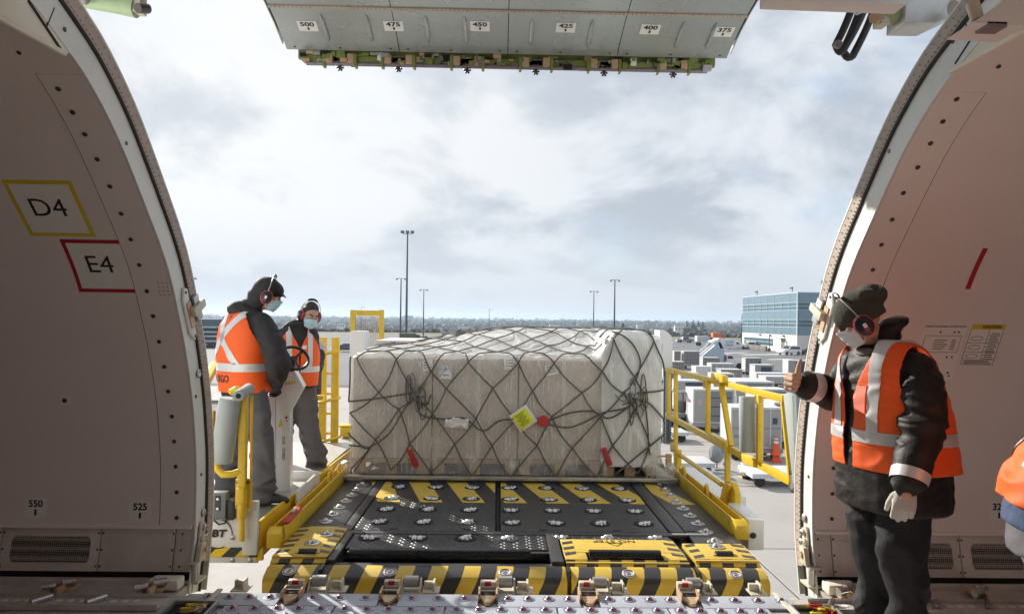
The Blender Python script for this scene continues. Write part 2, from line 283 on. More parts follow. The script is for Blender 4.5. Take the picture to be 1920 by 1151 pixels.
# ------------------------------------------------------------------ mesh builder
WORLD = {}
def wloc(o):
    v = Vector((0, 0, 0))
    while o is not None: v += o.location; o = o.parent
    return v
class MB:
    def __init__(s): s.v = []; s.f = []; s.mi = []; s.m = 0
    def add(s, vs, fs):
        b = len(s.v); s.v += [Vector(x) for x in vs]; s.f += [tuple(b + i for i in f) for f in fs]; s.mi += [s.m] * len(fs); return s
    def box(s, c, d, R=None):
        c = Vector(c); h = Vector(d) * 0.5
        vs = [Vector((x * h.x, y * h.y, z * h.z)) for z in (-1, 1) for y in (-1, 1) for x in (-1, 1)]
        if R is not None: vs = [R @ v for v in vs]
        return s.add([c + v for v in vs], [(0, 2, 3, 1), (4, 5, 7, 6), (0, 1, 5, 4), (2, 6, 7, 3), (0, 4, 6, 2), (1, 3, 7, 5)])
    def bar(s, p0, p1, w, h, up=(0, 0, 1)):
        p0, p1 = Vector(p0), Vector(p1); d = (p1 - p0); L = d.length; d.normalize(); up = Vector(up)
        if abs(d.dot(up)) > 0.99: up = Vector((0, 1, 0))
        x = d.cross(up).normalized(); z = x.cross(d).normalized()
        R = Matrix((x, d, z)).transposed(); return s.box((p0 + p1) / 2, (w, L, h), R)
    def cyl(s, p0, p1, r, r1=None, n=14, cap=True):
        return s.tube([p0, p1], [r, r if r1 is None else r1], n, cap=cap)
    def tube(s, pts, r, n=8, closed=False, cap=True, up=None):
        pts = [Vector(p) for p in pts]; k = len(pts); rs = r if isinstance(r, (list, tuple)) else [r] * k
        vs = []; fs = []; u = None
        for i in range(k):
            if closed: t = pts[(i + 1) % k] - pts[i - 1]
            else: t = pts[min(i + 1, k - 1)] - pts[max(i - 1, 0)]
            if t.length < 1e-9: t = Vector((0, 0, 1))
            t.normalize()
            if u is None:
                a = Vector(up) if up else (Vector((0, 0, 1)) if abs(t.z) < 0.9 else Vector((1, 0, 0)))
                u = a - t * a.dot(t)
            else: u = u - t * u.dot(t)
            if u.length < 1e-6: u = t.orthogonal()
            u.normalize(); w = t.cross(u)
            for j in range(n):
                a = 2 * math.pi * j / n; vs.append(pts[i] + (u * math.cos(a) + w * math.sin(a)) * rs[i])
        m = k if closed else k - 1
        for i in range(m):
            a, b = i * n, ((i + 1) % k) * n
            for j in range(n): fs.append((a + j, a + (j + 1) % n, b + (j + 1) % n, b + j))
        if cap and not closed:
            fs.append(tuple(range(n - 1, -1, -1))); fs.append(tuple(range((k - 1) * n, k * n)))
        return s.add(vs, fs)
    def loft(s, rings, cap=True):
        n = len(rings[0]); vs = [p for r in rings for p in r]; fs = []
        for i in range(len(rings) - 1):
            for j in range(n): fs.append((i * n + j, i * n + (j + 1) % n, (i + 1) * n + (j + 1) % n, (i + 1) * n + j))
        if cap: fs.append(tuple(range(n - 1, -1, -1))); fs.append(tuple(range((len(rings) - 1) * n, len(rings) * n)))
        return s.add(vs, fs)
    def prism(s, poly, vec):
        poly = [Vector(p) for p in poly]; vec = Vector(vec); n = len(poly)
        nrm = Vector((0, 0, 0))
        for i in range(n): nrm += poly[i].cross(poly[(i + 1) % n])
        if nrm.dot(vec) < 0: poly = poly[::-1]
        vs = poly + [p + vec for p in poly]
        fs = [tuple(range(n - 1, -1, -1)), tuple(range(n, 2 * n))] + [(i, (i + 1) % n, n + (i + 1) % n, n + i) for i in range(n)]
        return s.add(vs, fs)
    def sph(s, c, r, n=12, m=8, sc=(1, 1, 1), R=None):
        c = Vector(c); vs = []; fs = []
        for i in range(m + 1):
            th = math.pi * i / m
            for j in range(n):
                ph = 2 * math.pi * j / n
                p = Vector((math.sin(th) * math.cos(ph) * sc[0], math.sin(th) * math.sin(ph) * sc[1], math.cos(th) * sc[2])) * r
                vs.append(c + (R @ p if R is not None else p))
        for i in range(m):
            for j in range(n): fs.append((i * n + j, (i + 1) * n + j, (i + 1) * n + (j + 1) % n, i * n + (j + 1) % n))
        return s.add(vs, fs)
    def lathe(s, prof, o, axis=(0, 0, 1), n=16):
        o = Vector(o); ax = Vector(axis).normalized(); u = ax.orthogonal().normalized(); w = ax.cross(u)
        return s.loft([[o + ax * h + (u * math.cos(2 * math.pi * j / n) + w * math.sin(2 * math.pi * j / n)) * max(r, 1e-4) for j in range(n)] for r, h in prof])
    def build(s, name, m, parent=None, smooth=False, bevel=0.0, loc=None, angle=40, seg=2, raw=False):
        me = bpy.data.meshes.new(name)
        base = wloc(parent) if parent else Vector((0, 0, 0))
        off = base if loc is None else base + Vector(loc)
        if loc is not None and not parent: off = Vector(loc)
        if raw: off = Vector((0, 0, 0))
        me.from_pydata([v - off for v in s.v], [], s.f)
        ms = m if isinstance(m, (list, tuple)) else [m]
        for x in ms: me.materials.append(MATS[x])
        if len(ms) > 1: me.polygons.foreach_set('material_index', s.mi)
        bm = bmesh.new(); bm.from_mesh(me)
        bmesh.ops.remove_doubles(bm, verts=bm.verts, dist=1e-5)
        bmesh.ops.recalc_face_normals(bm, faces=bm.faces)
        if bevel:
            es = [e for e in bm.edges if len(e.link_faces) == 2 and e.calc_face_angle(0) > rad(30)]
            bmesh.ops.bevel(bm, geom=es, offset=bevel, segments=seg, profile=0.6, affect='EDGES', clamp_overlap=True)
        bm.to_mesh(me); bm.free()
        if smooth or bevel:
            me.shade_smooth(); me.set_sharp_from_angle(angle=rad(angle))
        o = bpy.data.objects.new(name, me); COL.objects.link(o)
        if parent: o.parent = parent
        if loc is not None: o.location = Vector(loc)
        return o
def tag(o, label=None, cat=None, group=None, kind=None):
    if label: o['label'] = label
    if cat: o['category'] = cat
    if group: o['group'] = group
    if kind: o['kind'] = kind
    return o
def thing(name, label, cat, loc=(0, 0, 0), group=None, rz=0.0):
    o = bpy.data.objects.new(name, None); COL.objects.link(o); o.empty_display_size = 0.2
    o.location = Vector(loc); o.rotation_euler = (0, 0, rz); return tag(o, label, cat, group)
def inst(src, parent, loc, rot=None, name=None, scale=None):
    """another part that shares src's mesh; loc is a place in the parent's frame"""
    o = src.copy(); COL.objects.link(o); o.parent = parent; o.location = Vector(loc)
    if rot is not None: o.rotation_euler = rot
    if scale is not None: o.scale = scale
    return o
def copy_tree(o, parent=None):
    c = o.copy(); COL.objects.link(c)
    if parent: c.parent = parent
    for ch in [x for x in o.children]: copy_tree(ch, c)
    return c
def place(proto, used, loc, rz, label, sc=None):
    o = proto if not used.get(proto.name) else copy_tree(proto)
    used[proto.name] = True
    o.location = Vector(loc); o.rotation_euler = (0, 0, rz); o['label'] = label
    if sc: o.scale = sc
    return o
USED = {}
def letters(txt, size, fn, m, parent, name='lettering', bold=0.0, squeeze=1.0, depth=0.0015):
    """flat print: the glyphs as a thin mesh mapped through fn(u, v, h) -> world point (u right, v up, h out of the surface), centred"""
    cu = bpy.data.curves.new('glyphs', 'FONT'); cu.body = txt; cu.size = size; cu.align_x = 'CENTER'; cu.align_y = 'CENTER'; cu.offset = bold; cu.resolution_u = 3
    ob = bpy.data.objects.new('glyphs', cu); COL.objects.link(ob)
    me0 = bpy.data.meshes.new_from_object(ob.evaluated_get(bpy.context.evaluated_depsgraph_get()))
    bpy.data.objects.remove(ob); 
    mb = MB(); mb.add([fn(v.co.x * squeeze, v.co.y, depth) for v in me0.vertices], [tuple(p.vertices) for p in me0.polygons])
    bpy.data.meshes.remove(me0)
    me = bpy.data.meshes.new(name); base = wloc(parent)
    me.from_pydata([v - base for v in mb.v], [], mb.f); me.materials.append(MATS[m])
    o = bpy.data.objects.new(name, me); COL.objects.link(o); o.parent = parent
    return o
def planar(o, u, v):
    o, u, v = Vector(o), Vector(u).normalized(), Vector(v).normalized(); n = u.cross(v)
    return lambda a, b, h: o + u * a + v * b + n * h

# ================================================================== CABIN (the aircraft's main deck, seen from inside)
XL, XR = -1.77, 1.895
TAB = [(4.20, -0.06), (4.245, 0.12), (4.28, 0.31), (4.285, 0.65), (4.25, 0.9), (4.215, 1.06), (4.13, 1.32), (4.02, 1.56), (3.92, 1.75), (3.81, 1.9), (3.665, 2.06), (3.50, 2.235), (3.335, 2.395), (3.14, 2.54),
       (2.985, 2.62), (2.70, 2.735), (2.40, 2.81), (1.92, 2.86)]
TAB = TAB + [(3.84 - y, z) for y, z in TAB[-2::-1]]
def catmull(P, k=8):
    out = []
    for i in range(len(P) - 1):
        p0, p1, p2, p3 = P[max(i - 1, 0)], P[i], P[i + 1], P[min(i + 2, len(P) - 1)]
        for j in range(k):
            t = j / k
            out.append(tuple(0.5 * (2 * b + (c - a) * t + (2 * a - 5 * b + 4 * c - d) * t * t + (3 * b - a - 3 * c + d) * t ** 3) for a, b, c, d in zip(p0, p1, p2, p3)))
    return out + [P[-1]]
PRO = catmull(TAB); CUM = [0.0]
for a, b in zip(PRO, PRO[1:]): CUM.append(CUM[-1] + math.hypot(b[0] - a[0], b[1] - a[1]))
def prof(s):
    s = min(max(s, 0.0), CUM[-1] - 1e-6); lo, hi = 0, len(CUM) - 1
    while hi - lo > 1:
        m = (lo + hi) // 2
        if CUM[m] <= s: lo = m
        else: hi = m
    t = (s - CUM[lo]) / (CUM[hi] - CUM[lo]); a, b = PRO[lo], PRO[hi]
    i0, i1 = max(lo - 3, 0), min(hi + 3, len(PRO) - 1)
    d = Vector((PRO[i1][0] - PRO[i0][0], PRO[i1][1] - PRO[i0][1])).normalized()
    return a[0] + (b[0] - a[0]) * t, a[1] + (b[1] - a[1]) * t, Vector((-d.y, d.x)), d
def wp(x, s, off=0.0):
    y, z, n, d = prof(s); return Vector((x, y + n.x * off, z + n.y * off))
def s_at_z(z):
    for a, b, ca, cb in zip(PRO, PRO[1:], CUM, CUM[1:]):
        if a[1] <= z <= b[1]: return ca + (cb - ca) * (z - a[1]) / (b[1] - a[1])
def wall_hit(px, py):
    d = ray(px, py)
    for i in range(len(PRO) - 1):
        (y0, z0), (y1, z1) = PRO[i], PRO[i + 1]
        f0 = (z0 - EYE) * d.y - d.z * y0; f1 = (z1 - EYE) * d.y - d.z * y1
        if f0 * f1 <= 0 and y0 > 1.9:
            t = f0 / (f0 - f1); y = y0 + (y1 - y0) * t
            return d.x * y / d.y, CUM[i] + (CUM[i + 1] - CUM[i]) * t
S_RAIL = s_at_z(0.30); S_TOP = s_at_z(2.775); S_CEIL = s_at_z(2.62); S_FAR = CUM[-1]
def strip(mb, x0, x1, s0, s1, off=0.0, thick=0.0, ds=0.07):
    k = max(2, int((s1 - s0) / ds)); ss = [s0 + (s1 - s0) * i / k for i in range(k + 1)]
    vs = []; 
    for s in ss: vs += [wp(x0, s, off), wp(x1, s, off)]
    fs = [(2 * i, 2 * i + 1, 2 * i + 3, 2 * i + 2) for i in range(k)]
    if thick:
        n = len(vs)
        for s in ss: vs += [wp(x0, s, off - thick), wp(x1, s, off - thick)]
        fs += [(n + 2 * i, n + 2 * i + 2, n + 2 * i + 3, n + 2 * i + 1) for i in range(k)]
        fs += [(2 * i, 2 * i + 2, n + 2 * i + 2, n + 2 * i) for i in range(k)] + [(2 * i + 1, n + 2 * i + 1, n + 2 * i + 3, 2 * i + 3) for i in range(k)]
        fs += [(0, n, n + 1, 1), (2 * k, 2 * k + 1, n + 2 * k + 1, n + 2 * k)]
    mb.add(vs, fs)
# perforated vent: round holes as a fine pattern
m = mat('grill', (0.36, 0.33, 0.31), 0.6)
nt = m.node_tree; bs = nt.nodes['Principled BSDF']; tc = [n for n in nt.nodes if n.type == 'TEX_COORD'][0]
vo = nt.nodes.new('ShaderNodeTexVoronoi'); vo.inputs['Scale'].default_value = 85; vo.inputs['Randomness'].default_value = 0.12; nt.links.new(tc.outputs['Object'], vo.inputs['Vector'])
rp = nt.nodes.new('ShaderNodeValToRGB'); rp.color_ramp.elements[0].position = 0.40; rp.color_ramp.elements[0].color = (0.02, 0.02, 0.02, 1); rp.color_ramp.elements[1].position = 0.5; rp.color_ramp.elements[1].color = (0.34, 0.31, 0.29, 1)
nt.links.new(vo.outputs['Distance'], rp.inputs[0]); nt.links.new(rp.outputs[0], bs.inputs['Base Color'])

scr = MB(); scr.lathe([(0.0118, 0.0), (0.0118, 0.003), (0.010, 0.005), (0.005, 0.0055), (0.004, 0.002), (0.0, 0.002)], (0, 0, 0), (0, 0, 1), 12)
SCREW = scr.build('screw', 'screw', smooth=True); screw_used = False
def put_screw(wall, px, py, scale=1.0):
    global screw_used
    x, s = wall_hit(px, py); y, z, n, d = prof(s)
    o = SCREW if not screw_used else SCREW.copy()
    if screw_used: COL.objects.link(o)
    screw_used = True
    o.parent = wall; o.location = wp(x, s, 0.0038); o.scale = (scale,) * 3
    o.rotation_euler = Vector((0, n.x, n.y)).to_track_quat('Z', 'Y').to_euler()
WALLS = {}
for side, edge, far in ((-1, XL, -7.0), (1, XR, 7.0)):
    # lining sheet; its upper corner beside the doorway is cut off along a slanting line
    sC = wall_hit(118, 101)[1]; B_ = wall_hit(0, 36) if side < 0 else wall_hit(1920, 58)
    def xcut(s):
        e_ = edge + side * 0.0125
        return e_
    w = MB(); ss = [S_RAIL + (sC - S_RAIL) * i / 40 for i in range(41)] + [sC + (S_TOP - sC) * i / 8 for i in range(1, 9)]; vs = []
    for s_ in ss: vs += [wp(far, s_, 0), wp(xcut(s_), s_, 0), wp(xcut(s_), s_, -0.03), wp(far, s_, -0.03)]
    w.add(vs, [(4 * i + j, 4 * i + (j + 1) % 4, 4 * i + 4 + (j + 1) % 4, 4 * i + 4 + j) for i in range(len(ss) - 1) for j in range(4)] + [(0, 1, 2, 3)])
    wall = tag(w.build('cabin_wall', 'lining', smooth=True), kind='structure')
    WALLS[side] = wall
    wall['label'] = 'curved grey cabin lining left of the cargo doorway' if side < 0 else 'curved grey cabin lining behind the man giving a thumbs-up'
    e = MB(); xa, xb = sorted((edge, edge - (-side) * -0.0)) if False else sorted((edge + side * 0.0125, edge + side * 0.21))
    strip(e, xa, xb, S_RAIL + 0.01, S_CEIL - 0.12, 0.0035, 0.003); e.build('edge_panel', 'lining_edge', wall, smooth=True)
    e = MB(); xa, xb = sorted((edge + side * 0.2112, edge + side * 0.2142)); strip(e, xa, xb, S_RAIL + 0.01, S_CEIL - 0.12, 0.0012, 0.001); e.build('panel_seam', 'dark_gap', wall)
    # upper corner filler panel (ivory) with its dark joint
    # ivory header web continuing the doorway's side inwards at the top corner
    xw = edge + side * 0.004; c0 = (118, 101) if side < 0 else (1786, 134); c1 = (0, 36) if side < 0 else (1920, 60); c2 = (-130, -36) if side < 0 else (2050, -11)
    low = [PX(*c0, xw), PX(*c1, xw), PX(*c2, xw)]
    e = MB(); e.prism([wp(xw, sC + (S_TOP + 0.06 - sC) * i / 8, -0.002) for i in range(9)] + low[::-1], (side * 0.02, 0, 0)); e.build('corner_panel', 'ivory', wall)
    e = MB(); e.tube([p - Vector((side * 0.006, 0, 0)) for p in low], 0.012, 8); e.build('corner_trim', 'ivory', wall, smooth=True)
    j0, j1 = (PX(52, 2, xw), PX(112, 92, xw)) if side < 0 else (PX(1838, 50, xw), PX(1793, 120, xw))
    e = MB(); e.cyl(j0 - Vector((side * 0.002, 0, 0)), j1 - Vector((side * 0.002, 0, 0)), 0.006, n=6); e.build('panel_joint', 'seal', wall)
    j0, j1 = (PX(100, 15, xw), PX(86, 50, xw)) if side < 0 else (PX(1812, 44, xw), PX(1823, 72, xw))
    e = MB(); e.cyl(j0 - Vector((side * 0.002, 0, 0)), j1 - Vector((side * 0.002, 0, 0)), 0.004, n=6); e.build('panel_joint', 'seal', wall)
# screws that fix the lining, as they stand in the photograph
for p in [(110, 166), (137, 210), (160, 251), (183, 298), (207, 349), (228, 400), (246, 448), (262, 496), (276, 545), (288, 592), (299, 640), (309, 687), (316, 733), (323, 780), (327, 827), (330, 874), (332, 922), (332, 970)]: put_screw(WALLS[-1], *p)
for p in [(1793, 185), (1767, 227), (1744, 268), (1720, 313), (1693, 361), (1672, 411), (1652, 458), (1636, 505), (1618, 555), (1602, 605), (1590, 655), (1580, 705), (1572, 750), (1568, 795), (1565, 836), (1562, 877), (1560, 925), (1559, 972)]: put_screw(WALLS[1], *p)
put_screw(WALLS[-1], 122, 750, 1.2)
x, s = wall_hit(122, 750); e = MB(); strip(e, x - 0.026, x + 0.026, s - 0.026, s + 0.026, 0.0025, 0.002); e.build('washer_plate', 'placard_white', WALLS[-1])
put_screw(WALLS[-1], 36, 98, 0.8); put_screw(WALLS[1], 1872, 124, 0.8)

def wall_frame(px, py, roll=0.0):
    x0, s0 = wall_hit(px, py)
    return lambda a, b, h: wp(x0 + a, s0 + b, 0.0022 + h)
def card(wall, px, py, w, h, col, name='placard', label=None):
    x, s = wall_hit(px, py); e = MB(); strip(e, x - w / 2, x + w / 2, s - h / 2, s + h / 2, 0.0018, 0.0015, 0.03)
    o = e.build(name, col, wall, smooth=False)
    if label: o['label'] = label
    return o
LWALL, RWALL = WALLS[-1], WALLS[1]
# zone cards D4 / E4: coloured border, pale field, thin letters
for txt, px, py, w, h, col, lab in (('D4', 94, 392, 0.335, 0.335, 'yellow_print', 'yellow bordered zone card reading D4'), ('E4', 190, 498, 0.325, 0.325, 'red_print', 'red bordered zone card reading E4')):
    c = card(LWALL, px, py, w, h, col, 'zone_card', lab)
    x, s = wall_hit(px, py); e = MB(); strip(e, x - w / 2 + 0.022, x + w / 2 - 0.022, s - h / 2 + 0.022, s + h / 2 - 0.022, 0.0032, 0.001, 0.03); e.build('card_field', 'placard_white', c)
    letters(txt, 0.150, lambda a, b, hh, x=x, s=s: wp(x + a - 0.005, s + b + 0.005, 0.0042), 'black_print', c, squeeze=1.0)
for txt, px, py, wall in (('550', 67, 951, LWALL), ('525', 263, 957, LWALL), ('325', 1873, 957, RWALL)):
    c = card(wall, px, py, 0.128, 0.112, 'placard_white', 'station_card', 'white station card reading %s' % txt)
    x, s = wall_hit(px, py)
    letters(txt, 0.056, lambda a, b, hh, x=x, s=s: wp(x + a, s + b + 0.022, 0.003), 'black_print', c, bold=0.0016)
    e = MB(); strip(e, x - 0.006, x + 0.006, s - 0.045, s - 0.01, 0.003, 0.0008, 0.02); e.build('station_tick', 'black_print', c)
# right wall: red slash, instruction sheet, caution placard
a, b = wall_hit(1848, 465), wall_hit(1814, 542)
e = MB(); vs = []
for t in (0, 0.25, 0.5, 0.75, 1): x_, s_ = a[0] + (b[0] - a[0]) * t, a[1] + (b[1] - a[1]) * t; vs += [wp(x_ - 0.014, s_, 0.002), wp(x_ + 0.014, s_, 0.002)]
e.add(vs, [(2 * i, 2 * i + 1, 2 * i + 3, 2 * i + 2) for i in range(4)]); o = e.build('red_stripe', 'red_print', RWALL); o['label'] = 'slanting red stripe on the right lining'
c = card(RWALL, 1758, 660, 0.25, 0.36, 'placard_white', 'instruction_sheet', 'pale instruction sheet behind the man giving a thumbs-up')
x, s = wall_hit(1758, 660)
letters('CARGO LOADING CONDITIONS', 0.016, lambda a_, b_, h_: wp(x + a_, s + b_ + 0.165, 0.003), 'black_print', c, bold=0.0004)
e = MB()
for (u0, u1, v0, v1) in [(-0.1, 0.11, 0.105, 0.107), (-0.1, 0.11, 0.0, 0.002), (0.108, 0.11, 0.0, 0.107), (-0.1, -0.098, 0.0, 0.107)]: strip(e, x + u0, x + u1, s + v0, s + v1, 0.0028, 0.0006, 0.05)
for k in range(5): strip(e, x - 0.04, x + 0.02 + 0.01 * (k % 3), s + 0.02 + 0.014 * k, s + 0.024 + 0.014 * k, 0.0028, 0.0006); strip(e, x + 0.06, x + 0.085, s + 0.02 + 0.014 * k, s + 0.025 + 0.014 * k, 0.0028, 0.0006)
for u, v in ((-0.02, 0.13), (0.06, 0.13), (0.085, 0.13), (0.06, -0.03), (0.09, -0.03), (0.09, -0.13), (0.1, -0.15)): strip(e, x + u - 0.005, x + u + 0.005, s + v - 0.006, s + v + 0.006, 0.0028, 0.0006)
e.build('printed_lines', 'screw', c)
c = card(RWALL, 1842, 646, 0.195, 0.26, 'placard_white', 'caution_placard', 'caution placard with yellow header and line drawings')
x, s = wall_hit(1842, 646)
e = MB(); strip(e, x - 0.097, x + 0.097, s + 0.098, s + 0.13, 0.0028, 0.0008); e.build('placard_header', 'yellow_print', c)
letters('CAUTION', 0.024, lambda a_, b_, h_: wp(x + a_ + 0.02, s + b_ + 0.114, 0.0042), 'black_print', c, bold=0.0008)
e = MB()
for (u0, u1, v0, v1) in [(-0.095, 0.095, -0.128, -0.1255), (-0.095, 0.095, -0.1, -0.098), (-0.095, -0.0925, -0.128, 0.1), (0.0925, 0.095, -0.128, 0.1), (-0.095, 0.095, -0.047, -0.045), (-0.095, 0.095, 0.01, 0.012), (0.012, 0.014, -0.1, 0.1)]: strip(e, x + u0, x + u1, s + v0, s + v1, 0.0028, 0.0006, 0.05)
for k in range(14): strip(e, x + 0.022 + 0.008 * (k % 2), x + 0.084 - 0.006 * (k % 3), s - 0.092 + 0.0125 * k, s - 0.0875 + 0.0125 * k, 0.0028, 0.0006)
for k in range(3): strip(e, x - 0.08, x + 0.08 - 0.01 * k, s - 0.122 + 0.008 * k, s - 0.1185 + 0.008 * k, 0.0028, 0.0006)
for k in range(3):
    cs = s + 0.04 - 0.057 * k; pts = [wp(x - 0.045 + 0.035 * math.cos(t * 0.52), cs + 0.014 * math.sin(t * 0.52), 0.003) for t in range(12)]; e.tube(pts, 0.0012, 4, closed=True)
e.build('printed_lines', 'screw', c)
# data-plate dots near the left edge
e = MB()
for i in range(3):
    for j in range(4):
        x, s = wall_hit(297 + 8 * i + 1.5 * j, 530 + 7.5 * j); strip(e, x - 0.003, x + 0.003, s - 0.003, s + 0.003, 0.0048, 0.001)
e.build('rivet_dots', 'screw', LWALL)

# kick panels below the rail
def kick(wall, x0, x1, grill=None, name='kick_panel'):
    e = MB(); s0, s1 = s_at_z(0.055), S_RAIL - 0.008
    strip(e, x0 + 0.003, x1 - 0.003, s0, s1, -0.012, 0.012)
    if not grill: strip(e, x0 + 0.04, x1 - 0.04, s1 - 0.06, s1 - 0.038, -0.006, 0.008)
    p = e.build(name, 'kick_panel', wall, bevel=0.002)
    for xx in ([x0 + 0.012, x1 - 0.012] if x1 - x0 > 0.15 else [x0 + 0.04]):
        for t in (0.12, 0.5, 0.88):
            o = SCREW.copy(); COL.objects.link(o); o.parent = wall; s = s0 + (s1 - s0) * t; y, z, n, d = prof(s); o.location = wp(xx, s, -0.012); o.scale = (0.55,) * 3
            o.rotation_euler = Vector((0, n.x, n.y)).to_track_quat('Z', 'Y').to_euler()
    if grill:
        g = MB(); a0, a1 = s0 + 0.045, s1 - 0.045; xa, xb = grill; c = 0.018
        pts = [(xa + c, a0), (xb - c, a0), (xb, a0 + c * 1.5), (xb, a1 - c * 1.5), (xb - c, a1), (xa + c, a1), (xa, a1 - c * 1.5), (xa, a0 + c * 1.5)]
        base = [wp(x_, s_, -0.0098) for x_, s_ in pts]; y, z, n, d = prof((a0 + a1) / 2); g.prism(base, Vector((0, n.x, n.y)) * 0.002); g.build('vent_grill', 'grill', p)
        g = MB(); g.tube([wp(x_, s_, -0.010) for x_, s_ in pts], 0.004, 6, closed=True); g.build('grill_rim', 'kick_panel', p, smooth=True)
for side, edge, far in ((-1, XL, -7.0), (1, XR, 7.0)):
    wall = WALLS[side]
    e = MB(); strip(e, *sorted((far, edge)), s_at_z(-0.055), S_RAIL, -0.03, 0.01); e.build('wall_backing', 'dark_gap', wall)
    e = MB(); strip(e, *sorted((far, edge + side * 0.02)), S_RAIL - 0.006, S_RAIL + 0.014, 0.016, 0.024); e.build('rail', 'lining_edge', wall, bevel=0.004)
    e = MB(); strip(e, *sorted((far, edge + side * 0.05)), s_at_z(-0.05), s_at_z(0.024), 0.01, 0.03); e.build('floor_skirt', 'floor_metal', wall, bevel=0.003)
    cuts = [0.0, 0.12, 0.555, 1.13, 1.71, 2.35, 3.0] if side < 0 else [0.0, 0.12, 0.45, 0.62, 0.9, 1.33, 2.0, 2.7]
    gr = {2, 3, 4, 5} if side < 0 else {3, 4, 5, 6}
    for i in range(len(cuts) - 1):
        x0, x1 = sorted((edge + side * cuts[i], edge + side * cuts[i + 1]))
        kick(wall, x0, x1, (x0 + 0.06, x1 - 0.05) if i in gr else None)
    # tie-down fittings with small rollers at the wall foot
    for px in ([120, 290] if side < 0 else [1585, 1835]):
        q = PY(px, 1105, 4.06); f = MB()
        f.box((q.x, q.y + 0.03, 0.016), (0.10, 0.11, 0.022)); f.box((q.x - 0.04, q.y, 0.03), (0.02, 0.10, 0.04)); f.box((q.x + 0.005, q.y - 0.02, 0.03), (0.02, 0.13, 0.04)); fit = f.build('floor_fitting', 'tan_cast', wall, bevel=0.004)
        for dx in (-0.045, 0.025):
            r = MB(); r.cyl((q.x + dx - 0.03, q.y - 0.03 + dx, 0.055), (q.x + dx + 0.03, q.y + 0.0 + dx, 0.055), 0.021, n=14); r.build('small_roller', 'steel', fit, smooth=True)

# rest of the tube: ceiling, far side, ends, floor
e = MB(); strip(e, -7, 7, S_TOP, S_FAR, 0.0, 0.03, 0.12); tag(e.build('cabin_ceiling', 'lining', smooth=True), kind='structure')
for x in (-7.0, 7.0):
    e = MB(); n = 60; pts = [wp(x, S_FAR * i / n, 0.0) for i in range(n + 1)]; e.prism(pts, (0.05 if x > 0 else -0.05, 0, 0)); tag(e.build('cabin_bulkhead', 'lining'), kind='structure')
e = MB(); e.box((0, 1.85, -0.035), (14, 4.4, 0.05)); e.box((-4.39, 4.125, -0.035), (5.22, 0.15, 0.05)); e.box((4.455, 4.125, -0.035), (5.09, 0.15, 0.05)); floor = tag(e.build('cabin_floor', 'floor_metal'), kind='structure')
e = MB(); e.box((0, 4.15, -0.145), (3.55, 0.12, 0.17)); e.build('sill_beam', 'cream_cast', floor, bevel=0.006)

# ball mat panels at the sill
ball = MB(); ball.lathe([(0.036, 0.0), (0.036, 0.0025), (0.031, 0.004), (0.018, 0.0015), (0.018, 0.0)], (0, 0, 0), n=16); DISH = ball.build('ball_dish', 'ball_dish', floor, smooth=True, raw=True)
bb = MB(); bb.lathe([(0.021, 0.0), (0.020, 0.005), (0.0165, 0.0075), (0.0155, 0.011), (0.0125, 0.0155), (0.007, 0.0185), (0.0, 0.0195)], (0, 0, 0), n=14); BALL = bb.build('ball', 'ball_red_reflection', DISH, smooth=True, raw=True)
first_ball = True
def put_ball(panel, x, y, z):
    global first_ball
    d = DISH if first_ball else DISH.copy(); b = BALL if first_ball else BALL.copy()
    if not first_ball: COL.objects.link(d); COL.objects.link(b)
    first_ball = False
    d.parent = panel; d.location = (x, y, z); b.parent = d; b.location = (0, 0, 0)
LATCH_PX = [545, 730, 915, 1103, 1290]
LX = [PZ(p, 1118, 0.01).x for p in LATCH_PX]
edges = [-1.62] + LX + [1.66]
for i in range(len(edges) - 1):
    x0, x1 = edges[i] + (0.055 if i else 0), edges[i + 1] - (0.055 if i < len(edges) - 2 else 0)
    e = MB(); e.box(((x0 + x1) / 2, 3.965, 0.0), (x1 - x0, 0.17, 0.012)); e.build('ball_panel', 'ball_plate', floor, bevel=0.002)
    n = 2 if x1 - x0 < 0.4 else 4
    n = max(3, round((x1 - x0) / 0.125)) if 0 < i < len(edges) - 2 else 4
    for k in range(n): put_ball(floor, x0 + (x1 - x0) * (k + 0.5) / n, 3.985, 0.006)
for x0, x1 in zip([-1.44, -0.85, -0.26, 0.34, 0.94], [-0.86, -0.27, 0.33, 0.93, 1.48]):
    e = MB(); e.box(((x0 + x1) / 2, 3.73, 0.0), (x1 - x0, 0.285, 0.012)); e.build('ball_panel', 'ball_plate', floor, bevel=0.002)
    for k in range(5):
        put_ball(floor, x0 + (x1 - x0) * (k + 0.5) / 5, 3.835, 0.006); put_ball(floor, x0 + (x1 - x0) * (k + 0.1) / 5, 3.735, 0.006); put_ball(floor, x0 + (x1 - x0) * (k + 0.5) / 5, 3.64, 0.006)
for sx, x in ((-1, -1.55), (1, 1.60)):
    e = MB(); e.box((x, 3.93, 0.009), (0.03, 0.32, 0.012)); e.build('panel_edge', 'cream_cast', floor, bevel=0.003)
